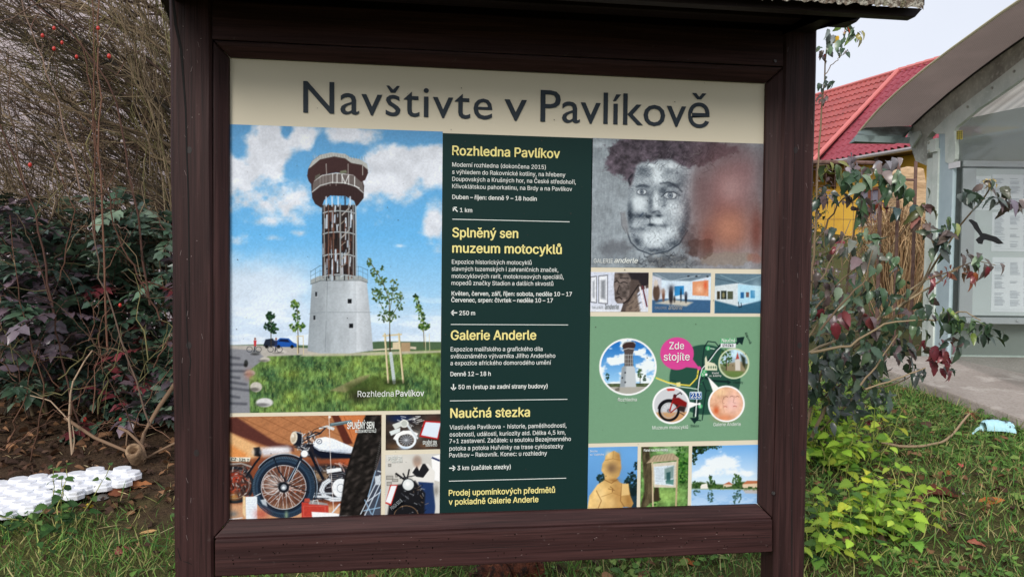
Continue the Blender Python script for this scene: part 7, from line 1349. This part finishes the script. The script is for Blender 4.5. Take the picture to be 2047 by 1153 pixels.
x, y = scatter(16000, -3.2, 5.2, .3, 5.2, lambda x, y: clear(x, y)*np.where(x < .2, np.where(y > 1.5, .95, .16), np.where(x > 1.5, .22+.5*np.exp(-((x-2.6)/.5)**2-((y-2.2)/.6)**2), .25)))
n = len(x); P = np.stack([x, y, gz(x, y)+.008+.02*rng.random(n)], -1); a = rng.uniform(0, 6.283, n); D = np.stack([np.cos(a), np.sin(a), rng.normal(size=n)*.25+.1], -1); l = .03+.04*rng.random(n)**1.5
GB = Bulk(); GB.add(*leaf_batch(P, D, np.array([[0, -.2, 1.0]])+rng.normal(size=(n, 3))*.5, l, l*(.35+.4*rng.random(n)), pal([(98, 70, 50), (76, 54, 42), (120, 88, 62), (62, 46, 38), (140, 104, 76), (86, 66, 54)], n, .22), st=5, tooth=.05, fold=.5, droop=.6)); tag(GB.build('leaf_litter', DRY), 'brown fallen leaves covering the soil', kind='stuff')
n = 1500; x, y = scatter(n*3, -2.4, 5, .3, 3.4, lambda x, y: clear(x, y)*.4); n = len(x); P = np.stack([x, y, gz(x, y)+.012], -1); a = rng.uniform(0, 6.283, n); D = np.stack([np.cos(a), np.sin(a), .1*rng.normal(size=n)], -1)
GB = Bulk(); GB.add(*leaf_batch(P, D, np.array([[0, 0, 1.0]])+rng.normal(size=(n, 3))*.3, .05+.09*rng.random(n), .0035, pal([(176, 156, 116), (150, 126, 92), (120, 92, 66), (196, 180, 140)], n), st=4, fold=0, droop=.15)); tag(GB.build('straw_litter', DRY), 'dead straw and thin stalks scattered on the ground', kind='stuff')
for (lab, x, y, L_, col, tilt, curl, wr) in (
    ('large curled dark brown dead leaf on the grass right of the nettles', 1885, 990, .20, (88, 48, 36), -.5, 1.1, .38), ('orange brown fallen leaf just above the curled dark leaf', 1905, 945, .085, (156, 92, 50), .2, .4, .7), ('small pink red leaf on the grass below the face mask', 1920, 930, .045, (196, 92, 92), 1.2, .5, .6), ('dull red leaf behind the face mask', 2015, 848, .11, (140, 66, 52), -.2, .6, .4),
    ('orange leaf on the grass to the right of the curled dark leaf', 1982, 1000, .12, (170, 104, 56), -.4, .5, .4), ('dark red leaf on the grass below the curled dark leaf', 1882, 1028, .075, (126, 40, 44), .1, .6, .5), ('crimson leaf lying under the mahonia', 1742, 845, .11, (110, 36, 52), -.8, .7, .45), ('pinkish fallen leaf near the lower right grass edge', 1945, 1085, .075, (166, 100, 84), -1.2, .6, .5), ('grey white dry leaf beside the large curled leaf', 1922, 985, .06, (196, 186, 178), 1.3, .7, .5),
    ('pink red fallen leaf on the grass left of the board', 243, 1098, .075, (166, 84, 88), 1.0, .8, .5), ('yellow leaf beside the white plastic grid', 178, 1012, .05, (206, 176, 60), .4, .4, .6), ('big orange brown leaf at the end of the white plastic grid', 282, 970, .13, (160, 104, 66), .1, .5, .5), ('tan leaf on the soil behind the white plastic grid', 187, 932, .05, (170, 140, 112), .2, .6, .8), ('russet leaf right of the orange brown leaf by the grid', 240, 985, .10, (124, 76, 56), .3, .6, .5), ('greyish translucent dead leaf beside the yellow leaf', 205, 995, .08, (120, 116, 112), 1.2, .6, .6),
    ('long yellow brown leaf under the board near the left post', 300, 1062, .09, (190, 150, 100), .1, .4, .35), ('orange leaf under the board near the right post', 1375, 1122, .09, (176, 100, 56), -.9, .7, .35)): loose_leaf('fallen_leaf', lab, x, y, L_, col, None, 'fallen leaf', tilt, curl, wr, DRY, 'single fallen leaves')
# bent twig on the grass
o = empty('bent_twig', ground(1790, 895)); tag(o, 'long bent bare twig lying on the grass below the mahonia', 'twig'); TB = Bulk()
P = np.array([ground(x, y, .04) for x, y in ((1762, 884), (1800, 892), (1840, 892), (1885, 883), (1905, 868))]); P = np.concatenate([P, [pb(1922, 845, 4.45), pb(1938, 826, 4.5)]]); P = resample(P, 20); twig_tubes(TB, [(P, .0075, .006, lin(c3((168, 144, 116))))], 6)
for k in range(7): q = P[-1]; twig_tubes(TB, [(curve(q, q+np.array([R.uniform(-.06, .10), R.uniform(-.05, .05), R.uniform(-.06, .06)]), .1, .02, 5), .003, .001, lin(c3((150, 96, 76))))], 3)
TB.build('stem', BARK, o)

# ---- pale blue face mask
o = empty('face_mask', ground(1985, 862)); tag(o, 'crumpled pale blue disposable face mask on the grass before the concrete slab', 'face mask')
MASK = mat('mask_fabric', rgb(176, 222, 232), rough=.85, noise=[((70, 70, 70), 3, .5, .7, rgb(196, 232, 240), .6)])
bM_ = ground(1995, 872)[1]; V = []; nU, nV_ = 22, 12
c0 = ground(1965, 868, .0); c1 = ground(2024, 874, .0); ax = unit(c1-c0); ln = np.linalg.norm(c1-c0)
for i in range(nU+1):
    for j in range(nV_+1):
        u, v = i/nU, j/nV_; th = math.pi*(.05+.95*v); w = .048*(1-.25*math.cos(6*u+1)*.3)*(1 if 0 < u < 1 else .85)
        p = c0+ax*(ln*u) + np.array([0, -math.cos(th)*w*.8, .018+math.sin(th)*w*1.5+.005*math.sin(9*v+3*u)+.003*math.sin(23*v)]); p[2] = p[2]-c0[2]-(p-c0)[2]*0+c0[2]; V.append(p+rng.normal(size=3)*.0012)
b = MB(); b.add(V, [(i*(nV_+1)+j, i*(nV_+1)+j+1, (i+1)*(nV_+1)+j+1, (i+1)*(nV_+1)+j) for i in range(nU) for j in range(nV_)]); b.build('mask_body', MASK, o, smooth=True)
b = MB(); q = np.array([ground(1966, 860, .05), ground(1962, 853, .07), ground(1952, 858, .05), ground(1943, 868, .02)]); q = resample(q, 9); V = []
for p in q: V += [p+np.array([0, 0, .009]), p-np.array([.003, .004, .009])]
b.add(V, [(2*i, 2*i+2, 2*i+3, 2*i+1) for i in range(8)]); b.build('ear_loop', MASK, o, smooth=True)
b = MB(); V = []
for k in range(16):
    u, v = R.uniform(.6, .93), R.uniform(.12, .42); i, j = u*nU, v*nV_; th = math.pi*(.05+.95*v); w = .050; p = c0+ax*(ln*u)+np.array([0, -math.cos(th)*w*.8-.003, .018+math.sin(th)*w*1.5+.004]); s_ = R.uniform(.004, .009)
    b.add([p, p+ax*s_, p+ax*s_*.8+UP*s_*.6, p+UP*s_*.7], [(0, 1, 2, 3)])
b.build('print_mark', mat('dirt_print', rgb(84, 92, 96), rough=.9), o)
